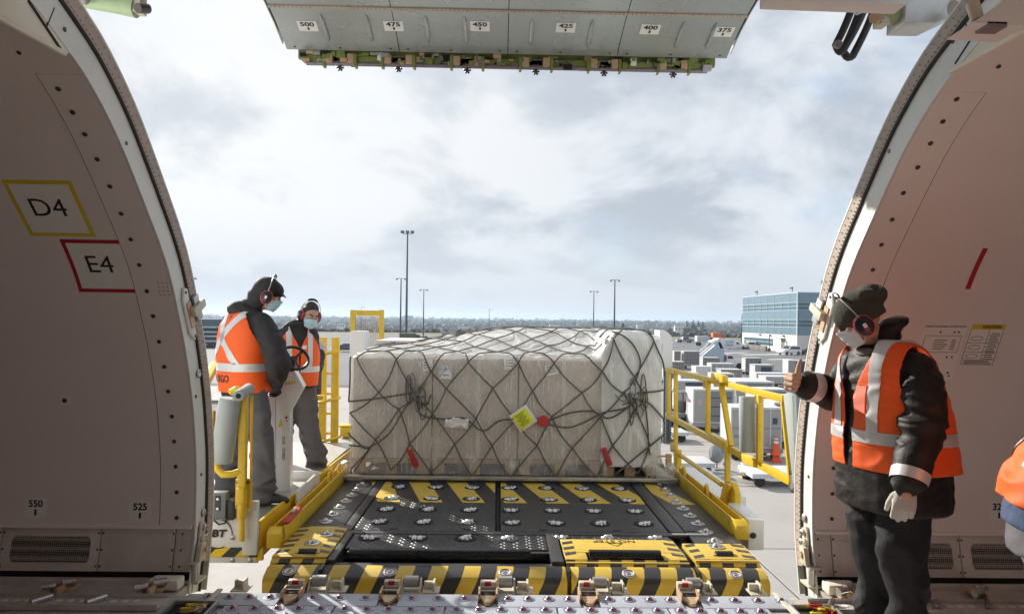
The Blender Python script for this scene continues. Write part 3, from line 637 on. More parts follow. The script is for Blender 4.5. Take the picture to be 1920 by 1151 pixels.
# sill latches (bronze wedges with a red flag) and sill rollers in cream brackets
def sill_latch(x, y):
    t = thing('sill_latch', '', 'latch', (x, y, 0.0), 'bronze sill latches along the doorway')
    m = MB(); m.prism([(x - 0.062, y + 0.055, 0.0), (x + 0.062, y + 0.055, 0.0), (x + 0.055, y - 0.03, 0.0), (x + 0.012, y - 0.125, 0.0), (x - 0.012, y - 0.125, 0.0), (x - 0.055, y - 0.03, 0.0)], (0, 0, 0.022)); m.build('wedge', 'tan_cast', t, bevel=0.004)
    for sx in (-1, 1): m = MB(); m.box((x + sx * 0.055, y + 0.01, 0.028), (0.012, 0.13, 0.05)); m.build('cheek', 'tan_cast', t, bevel=0.003)
    m = MB(); m.box((x, y + 0.10, 0.045), (0.10, 0.05, 0.07)); m.box((x, y + 0.075, 0.03), (0.085, 0.03, 0.05)); m.build('catch_block', 'cream_cast', t, bevel=0.005)
    m = MB(); m.box((x - 0.002, y + 0.082, 0.065), (0.042, 0.02, 0.035)); m.build('red_flag', 'red_paint', t, bevel=0.004)
    m = MB(); m.box((x, y + 0.012, 0.0245), (0.085, 0.03, 0.006)); m.build('slot', 'dark_gap', t)
    m = MB(); m.cyl((x - 0.06, y + 0.035, 0.034), (x + 0.06, y + 0.035, 0.034), 0.006, n=8); m.build('pin', 'steel', t, smooth=True)
    return t
names = ['bronze sill latch nearest the lettered white loader panel', 'bronze sill latch second from the left, under the striped bumper', 'bronze sill latch in the middle of the doorway sill', 'bronze sill latch below the gap between the two long bumpers', 'bronze sill latch nearest the right door post']
for x, l in zip(LX, names): t_ = sill_latch(x, 4.015); t_['label'] = l; t_.scale = (0.88, 0.88, 0.8)
roller_lab = ['grey sill roller beside the left bumper', 'grey sill roller left of the doorway centre', 'grey sill roller just right of the middle latch', 'grey sill roller under the right-hand long bumper', 'grey sill roller next to the small right bumper']
for px, l in zip([590, 768, 948, 1128, 1306], roller_lab):
    x = PZ(px, 1105, 0.03).x; y = 4.15
    t = thing('sill_roller', l, 'roller', (x, y, 0.0), 'sill rollers along the doorway'); t.scale = (0.9, 0.9, 0.9)
    m = MB(); m.cyl((x - 0.043, y, 0.045), (x + 0.043, y, 0.045), 0.036, n=20); m.build('drum', 'steel_dull', t, smooth=True)
    for sx in (-1, 1): m = MB(); m.prism([(x + sx * 0.052, y - 0.09, -0.01), (x + sx * 0.052, y + 0.05, -0.01), (x + sx * 0.052, y + 0.035, 0.06), (x + sx * 0.052, y - 0.01, 0.06)], (sx * 0.010, 0, 0)); m.build('bracket', 'cream_cast', t, bevel=0.003)
    m = MB(); m.box((x, y - 0.02, -0.012), (0.12, 0.16, 0.01)); m.build('foot_plate', 'cream_cast', t)
for px, l in zip([440, 628, 806, 985, 1166, 1332, 1425], ['beside the left door post', 'right of the left bumper', 'left of the middle latch', 'right of the middle roller', 'under the right-hand bumper', 'by the rightmost sill latch', 'nearest the right door post']):
    x = PZ(px, 1108, 0.02).x; y = 4.15
    t = thing('guide_bracket', 'small cream guide bracket on the sill ' + l, 'bracket', (x, y, 0.0), 'cream guide brackets on the sill'); t.scale = (0.8, 0.9, 0.75)
    m = MB(); m.box((x + 0.02, y, 0.025), (0.014, 0.09, 0.075)); m.build('upright', 'cream_cast', t, bevel=0.003)
    m = MB(); m.box((x - 0.02, y + 0.01, 0.022), (0.066, 0.03, 0.06)); m.box((x, y - 0.01, -0.006), (0.12, 0.11, 0.012)); m.build('block', 'cream_cast', t, bevel=0.003)
# roller trays in the floor either side
def tray(x0, x1, y, lab):
    t = thing('roller_tray', lab, 'roller tray', ((x0 + x1) / 2, y, 0), 'roller trays in the cargo floor')
    m = MB(); m.box(((x0 + x1) / 2, y, 0.0), (x1 - x0, 0.16, 0.012)); m.box(((x0 + x1) / 2, y + 0.075, 0.012), (x1 - x0, 0.008, 0.03)); m.box(((x0 + x1) / 2, y - 0.075, 0.012), (x1 - x0, 0.008, 0.03)); m.build('tray', 'floor_metal', t, bevel=0.002)
    n = int((x1 - x0) / 0.29); k = 0
    for i in range(n):
        xx = x0 + 0.1 + i * 0.29
        m = MB(); m.cyl((xx - 0.028, y - 0.045, 0.022), (xx + 0.028, y + 0.045, 0.022), 0.019, n=14); m.build('roller', 'steel', t, smooth=True)
        for j in range(3):
            m = MB(); m.lathe([(0.018, 0.007), (0.018, 0.0085), (0, 0.0085)], (xx + 0.085 + 0.062 * j, y + 0.02, 0), n=12); m.build('tray_hole', 'placard_white', t)
    return t
tray(-3.4, -1.78, 3.90, 'roller tray in the floor below the vented kick panel'); tray(1.74, 3.4, 3.90, 'roller tray in the floor behind the thumbs-up man')
# small box of coloured webbing at each end of the ball mats
for x, l, cs in ((-1.60, 'recessed tray with yellow cord at the left of the ball mats', ['yellow_print', 'tan_cast']), (1.72, 'recessed tray with red and yellow straps by the right ball mat', ['yellow_print', 'red_print', 'yellow_print', 'red_print'])):
    t = thing('strap_tray', l, 'tray', (x, 3.78, 0.0))
    m = MB(); 
    for sx in (-1, 1): m.box((x + sx * 0.115, 3.78, 0.014), (0.012, 0.2, 0.028)); m.box((x, 3.78 + sx * 0.105, 0.014), (0.24, 0.012, 0.028))
    m.build('rim', 'steel_dull', t, bevel=0.002)
    m = MB(); m.box((x, 3.78, -0.002), (0.22, 0.2, 0.01)); m.build('well', 'dark_gap', t)
    rr = random.Random(3)
    for k, c in enumerate(cs * 2):
        m = MB(); a = rr.uniform(0, 6); cx = x + rr.uniform(-0.06, 0.06); cy = 3.80 + rr.uniform(-0.05, 0.06)
        m.tube([(cx + 0.045 * math.cos(a + q * 0.7), cy + 0.025 * math.sin(a + q * 0.7), 0.012 + 0.02 * (k % 3) * 0.5 + 0.003 * q) for q in range(7)], 0.006, 6); m.build('strap', c, t, smooth=True)

# ================================================================== DOOR FRAME (both posts)
for side, edge in ((-1, XL), (1, XR)):
    lab = 'white curved door post with riveted beige edge on the %s of the cargo doorway' % ('left' if side < 0 else 'right')
    fr = thing('door_post', lab, 'door frame', wp(edge, 0.0, -0.1))
    def band(o0, o1, x0, x1, s0=0.0, s1=S_TOP + 0.1, thick=0.01):
        mb = MB(); k = 46; vs = []
        for i in range(k + 1):
            s = s0 + (s1 - s0) * i / k; vs += [wp(x0, s, o0), wp(x1, s, o1), wp(x1 + side * thick, s, o1), wp(x0 + side * thick, s, o0)]
        fs = []
        for i in range(k):
            a, b = 4 * i, 4 * i + 4
            for j in range(4): fs.append((a + j, a + (j + 1) % 4, b + (j + 1) % 4, b + j))
        mb.add(vs, fs); return mb
    band(0.004, -0.128, edge, edge).build('reveal', 'white_frame', fr, smooth=True)
    mb = MB(); mb.tube([wp(edge - side * 0.004, S_TOP * i / 50, -0.134) for i in range(51)], 0.010, 8); mb.build('seal', 'seal', fr, smooth=True)
    ob = band(-0.145, -0.212, edge - side * 0.004, edge - side * 0.012, s_at_z(0.10))
    for i in range(150):
        s = s_at_z(0.14) + (S_TOP - 0.15) * i / 150; c = wp(edge - side * 0.0095, s, -0.160); ob.box(c, (0.005, 0.006, 0.006)); 
        if i % 2 == 0: ob.box(wp(edge - side * 0.0145, s + 0.006, -0.196), (0.004, 0.006, 0.006))
    ob.build('edge_strip', 'beige_frame', fr, smooth=True)
    band(-0.214, -0.225, edge - side * 0.014, edge - side * 0.014).build('skin_edge', 'white_frame', fr)
    band(-0.226, -0.235, edge, edge, thick=6.0 ).build('fuselage_skin', 'door_skin', fr)
    # inspection holes and eyelets on the reveal
    for px, py in (((121, 56), (237, 269), (367, 743), (377, 889)) if side < 0 else ((1787, 78), (1667, 284), (1516, 893))):
        q = PX(px, py, edge - side * 0.001); m = MB(); m.lathe([(0.010, 0), (0.010, 0.003), (0.004, 0.004), (0, 0.002)], q, (-side, 0, 0), 10); m.build('eyelet', 'screw', fr, smooth=True)
    # door latch housing half way up
    q = PX(*((347, 601) if side < 0 else (1549, 606)), edge - side * 0.006)
    sc_ = [s for s in range(0, 330) if prof(s / 100)[1] <= q.z][-1] / 100
    hs = MB(); pl = [wp(edge - side * 0.004, sc_ + a, o) for a, o in ((-0.17, -0.10), (-0.11, -0.055), (0.10, -0.045), (0.16, -0.085), (0.14, -0.12), (-0.14, -0.13))]
    hs.prism(pl, (-side * 0.012, 0, 0)); hp = hs.build('latch_plate', 'white_frame', fr, bevel=0.004)
    m = MB(); m.prism([wp(edge - side * 0.017, sc_ + a, o) for a, o in ((-0.085, -0.075), (0.07, -0.065), (0.07, -0.115), (-0.085, -0.12))], (-side * 0.006, 0, 0)); m.build('latch_pocket', 'tan_cast', hp)
    m = MB(); m.prism([wp(edge - side * 0.018, sc_ + a, o) for a, o in ((-0.02, -0.085), (0.035, -0.08), (0.03, -0.235), (-0.015, -0.24))], (-side * 0.035, 0, 0)); m.build('latch_arm', 'cream_cast', hp, bevel=0.006)
    m = MB(); m.prism([wp(edge - side * 0.018, sc_ + a, o) for a, o in ((-0.075, -0.145), (0.075, -0.135), (0.075, -0.20), (-0.075, -0.215))], (-side * 0.016, 0, 0)); m.build('latch_block', 'steel_dull', hp, bevel=0.004)
    for a, o in ((-0.145, -0.105), (0.13, -0.088)):
        m = MB(); m.lathe([(0.008, 0), (0.008, 0.006), (0, 0.006)], wp(edge - side * 0.015, sc_ + a, o), (-side, 0, 0), 8); m.build('bolt', 'screw', hp)
    m = MB(); q = wp(edge - side * 0.004, sc_ - 0.37, -0.10); m.lathe([(0.022, 0), (0.026, 0.006), (0.018, 0.010), (0.008, 0.004), (0, 0.004)], q, (-side, 0, 0), 14); m.build('port_ring', 'steel_dull', fr, smooth=True)
    # lower latch cluster and corner casting with vertical roller
    lc = MB(); s0 = s_at_z(0.33) - 0.02
    lc.prism([wp(edge - side * 0.004, s0 + a, o) for a, o in ((-0.20, -0.06), (-0.06, -0.03), (0.02, -0.045), (0.0, -0.11), (-0.20, -0.12))], (-side * 0.012, 0, 0)); lp = lc.build('lower_latch_plate', 'cream_cast', fr, bevel=0.004)
    for a, o, r in ((-0.02, -0.075, 0.02), (-0.075, -0.06, 0.026), (-0.075, -0.10, 0.018), (-0.13, -0.075, 0.026), (-0.18, -0.09, 0.02)):
        m = MB(); m.lathe([(r, 0), (r, 0.014), (r * 0.6, 0.02), (r * 0.5, 0.012), (0, 0.012)], wp(edge - side * 0.016, s0 + a, o), (-side, 0, 0), 12); m.build('latch_cam', 'steel_dull' if r < 0.025 else 'cream_cast', lp, smooth=True)
    m = MB(); q = wp(edge - side * 0.004, s_at_z(0.37), -0.09); m.lathe([(0.022, 0), (0.026, 0.006), (0.018, 0.012), (0, 0.012)], q, (-side, 0, 0), 14); m.build('port_ring', 'steel_dull', fr, smooth=True)
    xx = edge - side * 0.03; 
    m = MB(); m.box((xx + side * 0.03, 4.28, 0.105), (0.075, 0.12, 0.012)); m.box((xx + side * 0.03, 4.28, -0.005), (0.085, 0.13, 0.014)); m.box((xx + side * 0.06, 4.31, 0.05), (0.03, 0.09, 0.11)); m.prism([(xx - 0.02, 4.24, 0.11), (xx - 0.02, 4.34, 0.11), (xx - 0.02, 4.34, 0.21), (xx - 0.02, 4.28, 0.21)], (0.03, 0, 0)); cc = m.build('corner_casting', 'cream_cast', fr, bevel=0.006)
    m = MB(); m.cyl((xx + side * 0.02, 4.245, 0.004), (xx + side * 0.02, 4.245, 0.098), 0.021, n=16); m.build('guide_roller', 'steel_dull', cc, smooth=True)
    m = MB(); m.lathe([(0.020, 0), (0.020, 0.008), (0, 0.008)], (xx - side * 0.022, 4.305, 0.165), (-side, 0, 0), 12); m.build('pivot', 'tan_cast', cc, smooth=True)
    m = MB(); m.box((edge + side * 0.10, 4.13, 0.03), (0.17, 0.10, 0.06)); m.build('corner_shroud', 'ivory', fr, bevel=0.015)

# ================================================================== CARGO DOOR, swung open above
DT = Vector((0, 5.70, 3.655)); DH = Vector((0, 2.80, 2.985)); DR = 2.52
mid = (DT + DH) / 2; ch = DH - DT; L_ = ch.length; perp = Vector((0, ch.z, -ch.y)).normalized()
if perp.z > 0: perp = -perp
DC = mid + perp * math.sqrt(DR * DR - (L_ / 2) ** 2)
a0 = math.atan2(DT.z - DC.z, DT.y - DC.y); a1 = math.atan2(DH.z - DC.z, DH.y - DC.y)
XD0, XD1 = PY(537, 97, 5.70).x, PY(1363, 107, 5.70).x
def dp(x, s, off=0.0):                      # s: metres along the door from its free edge; off: towards the inside (down)
    a = a0 + (a1 - a0) * s / abs((a1 - a0) * DR); r = DR - off; return Vector((x, DC.y + r * math.cos(a), DC.z + r * math.sin(a)))
DL = abs((a1 - a0) * DR)
door = thing('cargo_door', 'grey upward-opened cargo door with station numbers above the doorway', 'cargo door', DH)
def dslab(mb, x0, x1, s0, s1, o0, o1, k=14):
    vs = []; fs = []
    for i in range(k + 1):
        s = s0 + (s1 - s0) * i / k; vs += [dp(x0, s, o0), dp(x1, s, o0), dp(x1, s, o1), dp(x0, s, o1)]
    for i in range(k):
        a, b = 4 * i, 4 * i + 4
        for j in range(4): fs.append((a + j, a + (j + 1) % 4, b + (j + 1) % 4, b + j))
    fs += [(0, 1, 2, 3), (4 * k, 4 * k + 1, 4 * k + 2, 4 * k + 3)]
    mb.add(vs, fs)
m = MB(); dslab(m, XD0 - 0.03, XD1 + 0.03, 0.03, DL, -0.19, -0.16); m.build('outer_skin', 'door_skin', door, smooth=True)
m = MB()
for x in (XD0 - 0.02, XD1 + 0.012): dslab(m, x, x + 0.008, 0.05, DL, -0.16, -0.005)
m.build('side_web', 'door_grey', door, smooth=True)
seams = [XD0, PY(749, 98, 5.70).x, PY(952, 99, 5.70).x, PY(1157, 101, 5.70).x, XD1]
S_P = 0.475
for i in range(4):
    x0, x1 = seams[i] + 0.003, seams[i + 1] - 0.003
    m = MB(); dslab(m, x0, x1, 0.0, S_P, -0.006, 0.0)
    pn = m.build('inner_panel', 'door_grey', door, smooth=True)
    for f in ((0.40, 0.78), (0.28, 0.62), (0.20, 0.72), (0.5, 0.78))[i]:                      # pressed stiffening beads
        xc = x0 + (x1 - x0) * f; b = MB(); pts = [dp(xc, 0.10 + 0.3 * t / 8, 0.0) for t in range(9)]; b.tube(pts, [0.004] + [0.016] * 7 + [0.004], 8); b.build('stiffening_bead', 'door_grey', pn, smooth=True)
    for f in (0.08, 0.48, 0.93):
        b = MB(); b.lathe([(0.009, 0), (0.009, 0.004), (0, 0.004)], dp(x0 + (x1 - x0) * f, 0.03, 0.0), (0, 0, -1), 8); b.build('panel_screw', 'screw', pn)
    m = MB(); dslab(m, x0, x1, S_P + 0.012, DL, -0.006, 0.002); m.build('upper_panel', 'door_grey', door, smooth=True)
m = MB(); dslab(m, XD0 + 0.01, XD1 - 0.01, 0.0, DL, -0.022, -0.014); m.build('seam_light_block', 'dark_gap', door)  # dark sheet added behind the panels to keep light out of the seams
m = MB(); dslab(m, XD0, XD1, S_P - 0.006, S_P + 0.02, 0.002, 0.010, 3)
for i in range(110): m.sph(dp(XD0 + (XD1 - XD0) * (i + 0.5) / 110, S_P + 0.007, 0.010), 0.007, 6, 4)
m.build('rivet_strip', 'beige_frame', door)
for txt, px, py in (('500', 577, 49), ('475', 738, 49), ('450', 900, 49), ('425', 1061, 52), ('400', 1219, 55), ('375', 1357, 60)):
    best = min((abs(0.001 + (lambda q: (q.z - EYE) * ray(px, py).y - ray(px, py).z * q.y)(dp(0, s / 200, 0.0))), s / 200) for s in range(0, 95)); s = best[1]; d = ray(px, py); x = d.x * dp(0, s, 0).y / d.y
    m = MB(); dslab(m, x - 0.073, x + 0.073, s - 0.055, s + 0.055, 0.001, 0.003, 3); c = m.build('station_card', 'placard_white', door); c['label'] = 'white station card reading %s' % txt
    letters(txt, 0.062, lambda a, b, h, x=x, s=s: dp(x + a, s + b + 0.02, 0.0045), 'black_print', c, bold=0.0018, squeeze=1.15)
    m = MB(); dslab(m, x - 0.007, x + 0.007, s - 0.04, s - 0.012, 0.0032, 0.0045, 2); m.build('station_tick', 'black_print', c)
# latch gear along the free edge
xa, xb = XD0 + 0.12, XD1 - 0.12
m = MB(); m.box(((xa + xb) / 2, 5.76, 3.60), (xb - xa, 0.06, 0.05)); m.box(((xa + xb) / 2, 5.80, 3.665), (xb - xa + 0.1, 0.05, 0.1)); m.build('edge_beam', 'primer_green', door, bevel=0.006)
m = MB(); m.cyl((xa + 0.03, 5.735, 3.562), (xb - 0.03, 5.735, 3.562), 0.017, n=12); m.build('torque_tube', 'tube_mauve', door, smooth=True)
for px in (637, 747, 876, 1005, 1133, 1263):
    x = PY(px, 118, 5.72).x
    for sx in (-1, 1):
        m = MB(); m.box((x + sx * 0.085, 5.74, 3.60), (0.055, 0.06, 0.075)); m.build('latch_bracket', 'tan_cast', door, bevel=0.006)
        m = MB(); m.box((x + sx * 0.125, 5.74, 3.585), (0.022, 0.07, 0.10)); m.build('latch_lug', 'primer_green', door, bevel=0.005)
    m = MB(); m.box((x, 5.745, 3.60), (0.10, 0.03, 0.055)); m.build('latch_core', 'tube_mauve', door)
    for dx in (-0.02, 0.02):
        m = MB(); m.cyl((x + dx, 5.74, 3.625), (x + dx * 0.5, 5.735, 3.55), 0.008, n=8); m.build('link_rod', 'steel_dull', door, smooth=True)
    m = MB()
    for a in range(6): m.sph((x + 0.022 * math.cos(a * 1.05), 5.735, 3.532 + 0.022 * math.sin(a * 1.05)), 0.010, 6, 4)
    m.cyl((x, 5.72, 3.532), (x, 5.75, 3.532), 0.014, n=8); m.build('latch_spool', 'screw', door, smooth=True)
rl = random.Random(4)
for mm_, n_ in (('tan_cast', 26), ('primer_green', 60), ('steel_dull', 36), ('tube_mauve', 24), ('dark_gap', 30)):
    m = MB()
    for i in range(n_): x = rl.uniform(xa, xb); m.box((x, 5.735 + rl.uniform(-0.02, 0.02), rl.uniform(3.565, 3.645)), (rl.uniform(0.01, 0.07), 0.03, rl.uniform(0.008, 0.045)))
    tag(m.build('latch_linkage', mm_, door), kind='stuff')
for px in (713, 1188):
    x = PY(px, 103, 5.72).x; m = MB(); m.box((x, 5.73, 3.62), (0.045, 0.04, 0.06)); m.build('switch_box', 'placard_white', door, bevel=0.003)
# actuators and hoses under the roof at both ends of the door
t = thing('door_actuator', 'green hydraulic actuator end at the upper left corner', 'actuator', PY(200, 8, 3.6))
m = MB(); m.cyl(PY(90, -14, 3.55), PY(246, 14, 3.6), 0.044, n=20); m.build('cylinder', 'actuator_green', t, smooth=True)
m = MB(); m.cyl(PY(205, 4, 3.6), PY(256, 15, 3.6), 0.050, n=20); m.build('gland', 'actuator_green', t, smooth=True)
m = MB(); m.box(PY(262, 8, 3.6), (0.04, 0.07, 0.10)); m.build('clevis', 'cream_cast', t, bevel=0.006)
m = MB(); m.cyl(PY(258, 16, 3.54), PY(277, 17, 3.6), 0.024, n=10); m.build('clevis_bolt', 'screw', t, smooth=True)
for px in (122, 140, 158): m = MB(); m.sph(PY(px, -1, 3.5), 0.026, 10, 6); m.build('line_fitting', 'tube_mauve', t, smooth=True)
t = thing('door_actuator', 'green clevis and grey hydraulic arm at the upper right corner', 'actuator', PY(1720, 20, 3.2))
m = MB(); m.cyl(PY(1655, 30, 3.3), PY(1725, 24, 3.25), 0.045, n=18); m.build('gland', 'actuator_green', t, smooth=True)
m = MB(); m.box(PY(1653, 24, 3.3), (0.045, 0.08, 0.13)); m.build('clevis', 'cream_cast', t, bevel=0.006)
m = MB(); m.cyl(PY(1640, 33, 3.26), PY(1655, 33, 3.3), 0.030, n=6); m.build('clevis_bolt', 'tan_cast', t, smooth=False)
m = MB(); p = [PY(1697, 42, 3.2), PY(1756, 43, 3.2), PY(1800, 22, 3.2), PY(1860, -40, 3.2), PY(1700, -40, 3.2)]; m.prism(p, (0, 0.16, 0)); m.build('arm_box', 'steel_dull', t, bevel=0.006)
m = MB(); m.cyl(PY(1790, 20, 3.1), PY(1812, 10, 3.1), 0.045, n=14); m.build('arm_knuckle', 'cream_cast', t, smooth=True)
t = thing('header_beam', 'pinkish grey header beam along the top right of the doorway', 'beam', PY(1600, -10, 3.05))
m = MB(); m.prism([PY(1440, -0.5, 3.05), PY(1700, 9, 3.05), PY(1700, -60, 3.05), PY(1440, -60, 3.05)], (0, 0.1, 0)); m.build('beam', 'lining_edge', t, bevel=0.003)
t = thing('header_shelf', 'angled grey ledge with brush strip at the top right corner', 'ledge', PY(1880, 30, 2.3))
m = MB(); m.prism([PY(1822, 44, 2.3), PY(1925, 49, 2.3), PY(1960, -60, 2.3), PY(1905, -10, 2.3)], (0, 0.14, 0)); m.build('ledge', 'lining_edge', t, bevel=0.003)
m = MB(); m.box(PY(1858, 53, 2.33), (0.065, 0.06, 0.016)); m.build('brush_strip', 'tube_mauve', t)
m = MB(); m.cyl(PY(1823, 5, 2.35), PY(1832, 36, 2.35), 0.02, n=10); m.build('bracket_post', 'cream_cast', t, smooth=True)
t = thing('hydraulic_hose_bundle', 'looped black hydraulic hoses hanging at the upper right', 'hoses', PY(1600, 40, 3.6))
for k, (xt, xb, yb, wb) in enumerate(((1610, 1567, 92, 14), (1626, 1580, 103, 19))):
    a = PY(xt, -20, 3.55 + 0.05 * k); b = PY(xb, yb - 8, 3.6 + 0.05 * k); c = PY(xb + wb, yb + 2, 3.6 + 0.05 * k); d = PY(xt + 24, -25, 3.6 + 0.05 * k)
    pts = []
    for i in range(13): s = i / 12; pts.append(a.lerp(b, s) + Vector((0, 0, -0.02 * math.sin(s * 3.1))))
    for i in range(1, 5): s = i / 5; pts.append(b.lerp(c, s) + Vector((0, 0, -0.022 * math.sin(s * 3.14))))
    for i in range(13): s = i / 12; pts.append(c.lerp(d, s) + Vector((0.016 * math.sin(s * 3.1), 0, 0)))
    m = MB(); m.tube(pts, 0.019, 10); m.build('hose', 'hose', t, smooth=True)
m = MB(); m.tube([PY(1592, 0, 3.5), PY(1597, 20, 3.5), PY(1606, 28, 3.5), PY(1620, 22, 3.5), PY(1634, 4, 3.5)], 0.004, 6); m.build('tie_wire', 'placard_white', t, smooth=True)
m = MB(); m.box(PY(1571, 84, 3.55), (0.034, 0.04, 0.03), Matrix.Rotation(0.5, 3, 'Y')); m.build('hose_clamp', 'tube_mauve', t, bevel=0.008)

# ================================================================== CARGO LOADER
# raised-tread relief for the walkable plates
def tread(name):
    m = MATS[name]; nt = m.node_tree; b = nt.nodes['Principled BSDF']; tc = [n for n in nt.nodes if n.type == 'TEX_COORD'][0]
    hs = []
    for ang in (45, -45):
        mp = nt.nodes.new('ShaderNodeMapping'); mp.inputs['Rotation'].default_value = (0, 0, rad(ang)); nt.links.new(tc.outputs['Object'], mp.inputs[0])
        br = nt.nodes.new('ShaderNodeTexBrick'); br.inputs['Scale'].default_value = 17; br.offset = 0.5; br.inputs['Mortar Size'].default_value = 0.16; br.inputs['Brick Width'].default_value = 1.0; br.inputs['Row Height'].default_value = 0.5
        br.inputs['Color1'].default_value = br.inputs['Color2'].default_value = (1, 1, 1, 1); br.inputs['Mortar'].default_value = (0, 0, 0, 1); nt.links.new(mp.outputs[0], br.inputs['Vector']); hs.append(br.outputs['Color'])
    mx = nt.nodes.new('ShaderNodeMix'); mx.data_type = 'RGBA'; mx.blend_type = 'MULTIPLY'; mx.inputs[0].default_value = 1; nt.links.new(hs[0], mx.inputs[6]); nt.links.new(hs[1], mx.inputs[7])
    bp = nt.nodes.new('ShaderNodeBump'); bp.inputs['Strength'].default_value = 1.0; bp.inputs['Distance'].default_value = 0.010; nt.links.new(mx.outputs[2], bp.inputs['Height']); nt.links.new(bp.outputs[0], b.inputs['Normal'])
tread('tread_black')
LDR = thing('cargo_loader', 'black and yellow cargo loader deck with hazard stripes docked at the aircraft door', 'cargo loader', (0.15, 6.5, GZ))
XC, DX = 0.122, 0.338
def part(mb, name, m, **k):
    p = k.pop('parent', LDR); return mb.build(name, m, p, **k)
# chassis and lifting frame below the deck
m = MB(); m.box((0.15, 8.2, -3.35), (2.6, 8.5, 0.7)); part(m, 'chassis', 'yellow_paint', bevel=0.03)
for y in (5.6, 7.2, 10.5, 12.0):
    for x in (-1.05, 1.35): m = MB(); m.cyl((x - 0.15, y, GZ + 0.42), (x + 0.15, y, GZ + 0.42), 0.42, n=24); part(m, 'wheel', 'tyre', smooth=True)
for x in (-0.9, 1.2):
    for a, b in (((x, 4.9, -0.35), (x, 6.7, -3.0)), ((x, 6.7, -0.35), (x, 4.9, -3.0)), ((x, 8.0, -0.35), (x, 12, -3.0)), ((x, 12, -0.35), (x, 8.0, -3.0))): m = MB(); m.bar(a, b, 0.10, 0.20); part(m, 'scissor_arm', 'yellow_paint', bevel=0.01)
m = MB(); m.box((0.15, 5.73, -0.20), (3.18, 2.35, 0.28)); m.box((0.15, 9.95, -0.24), (3.3, 6.0, 0.36)); part(m, 'deck_frame', 'deck_black')
# front bumpers
def bumper(x0, x1, y0=4.40, y1=4.56, zt=-0.005, zb=-0.17):
    m = MB(); pr = [(y1, zb), (y0, zb), (y0, zt - 0.055), (y0 + 0.018, zt - 0.03), (y0 + 0.10, zt), (y1, zt)]
    m.prism([(x0, y, z) for y, z in pr], (x1 - x0, 0, 0)); b = part(m, 'bumper', 'hazard_bumper', bevel=0.012)
    return b
for x0, x1, ix in ((-1.42, -1.085, -1.27), (-1.07, 0.445, None), (0.47, 1.255, 0.83), (1.285, 1.70, 1.5)):
    b = bumper(x0, x1)
    for xx in ([ix] if ix else [-0.65, 0.06]):
        m = MB(); m.lathe([(0.042, 0), (0.042, 0.002), (0, 0.002)], (xx, 4.462, -0.016), (0, -0.29, 0.95), 18); d = part(m, 'warning_mark', 'placard_white', parent=b)
        m = MB(); m.tube([Vector((xx + 0.034 * math.cos(a * 0.524), 4.461 + 0.034 * math.sin(a * 0.524) * 0.95, -0.0125 + 0.034 * math.sin(a * 0.524) * 0.29)) for a in range(12)], 0.0035, 5, closed=True); m.bar((xx - 0.006, 4.447, -0.0165), (xx + 0.004, 4.475, -0.0085), 0.016, 0.002); part(m, 'warning_ring', 'tube_mauve', parent=b)
for x in (-1.078, 0.457, 1.27): m = MB(); m.box((x, 4.50, -0.10), (0.02, 0.10, 0.2)); part(m, 'bumper_bracket', 'black_plastic')
# deck plates behind
def plate(x0, x1, y0, y1, z=0.0, th=0.02, mm='tread_black', name='deck_plate', bev=0.003):
    m = MB(); m.box(((x0 + x1) / 2, (y0 + y1) / 2, z - th / 2), (x1 - x0 - 0.012, y1 - y0 - 0.012, th)); return part(m, name, mm, bevel=bev)
PL = plate(-1.05, 0.0, 5.28, 6.92); PR = plate(0.03, 1.28, 5.28, 6.92)
plate(-1.13, -1.05, 5.28, 6.92, 0.004, mm='deck_black'); plate(1.28, 1.40, 5.28, 6.92, 0.004, mm='deck_black')
SL = plate(-1.45, -1.13, 5.36, 6.92, mm='deck_black'); SR = plate(1.40, 1.74, 5.00, 6.92, mm='deck_black')
plate(-1.13, 1.40, 5.20, 5.28, 0.002, mm='deck_black', name='cross_bar'); plate(0.0, 0.03, 5.3, 6.85, -0.015, mm='dark_gap', name='centre_slot')
FL = plate(-1.02, 0.36, 4.86, 5.20, mm='tread_black', name='front_plate')
m = MB(); m.box((-1.045, 4.90, -0.02), (0.05, 0.62, 0.07)); m.box((0.40, 4.90, -0.01), (0.08, 0.62, 0.05)); m.box((-0.31, 4.592, -0.05), (1.5, 0.056, 0.08)); m.box((-0.31, 4.83, -0.03), (1.36, 0.04, 0.05)); part(m, 'roller_frame', 'deck_black', bevel=0.008)
m = MB(); m.box((-0.31, 4.72, -0.07), (1.4, 0.2, 0.02)); part(m, 'roller_well', 'dark_gap')
m = MB(); m.cyl((-0.95, 4.715, -0.002), (0.23, 4.715, -0.002), 0.052, n=28); part(m, 'drive_roller', 'roller_black', smooth=True)
FR = plate(0.45, 1.25, 5.08, 5.20, mm='tread_black', name='front_plate')
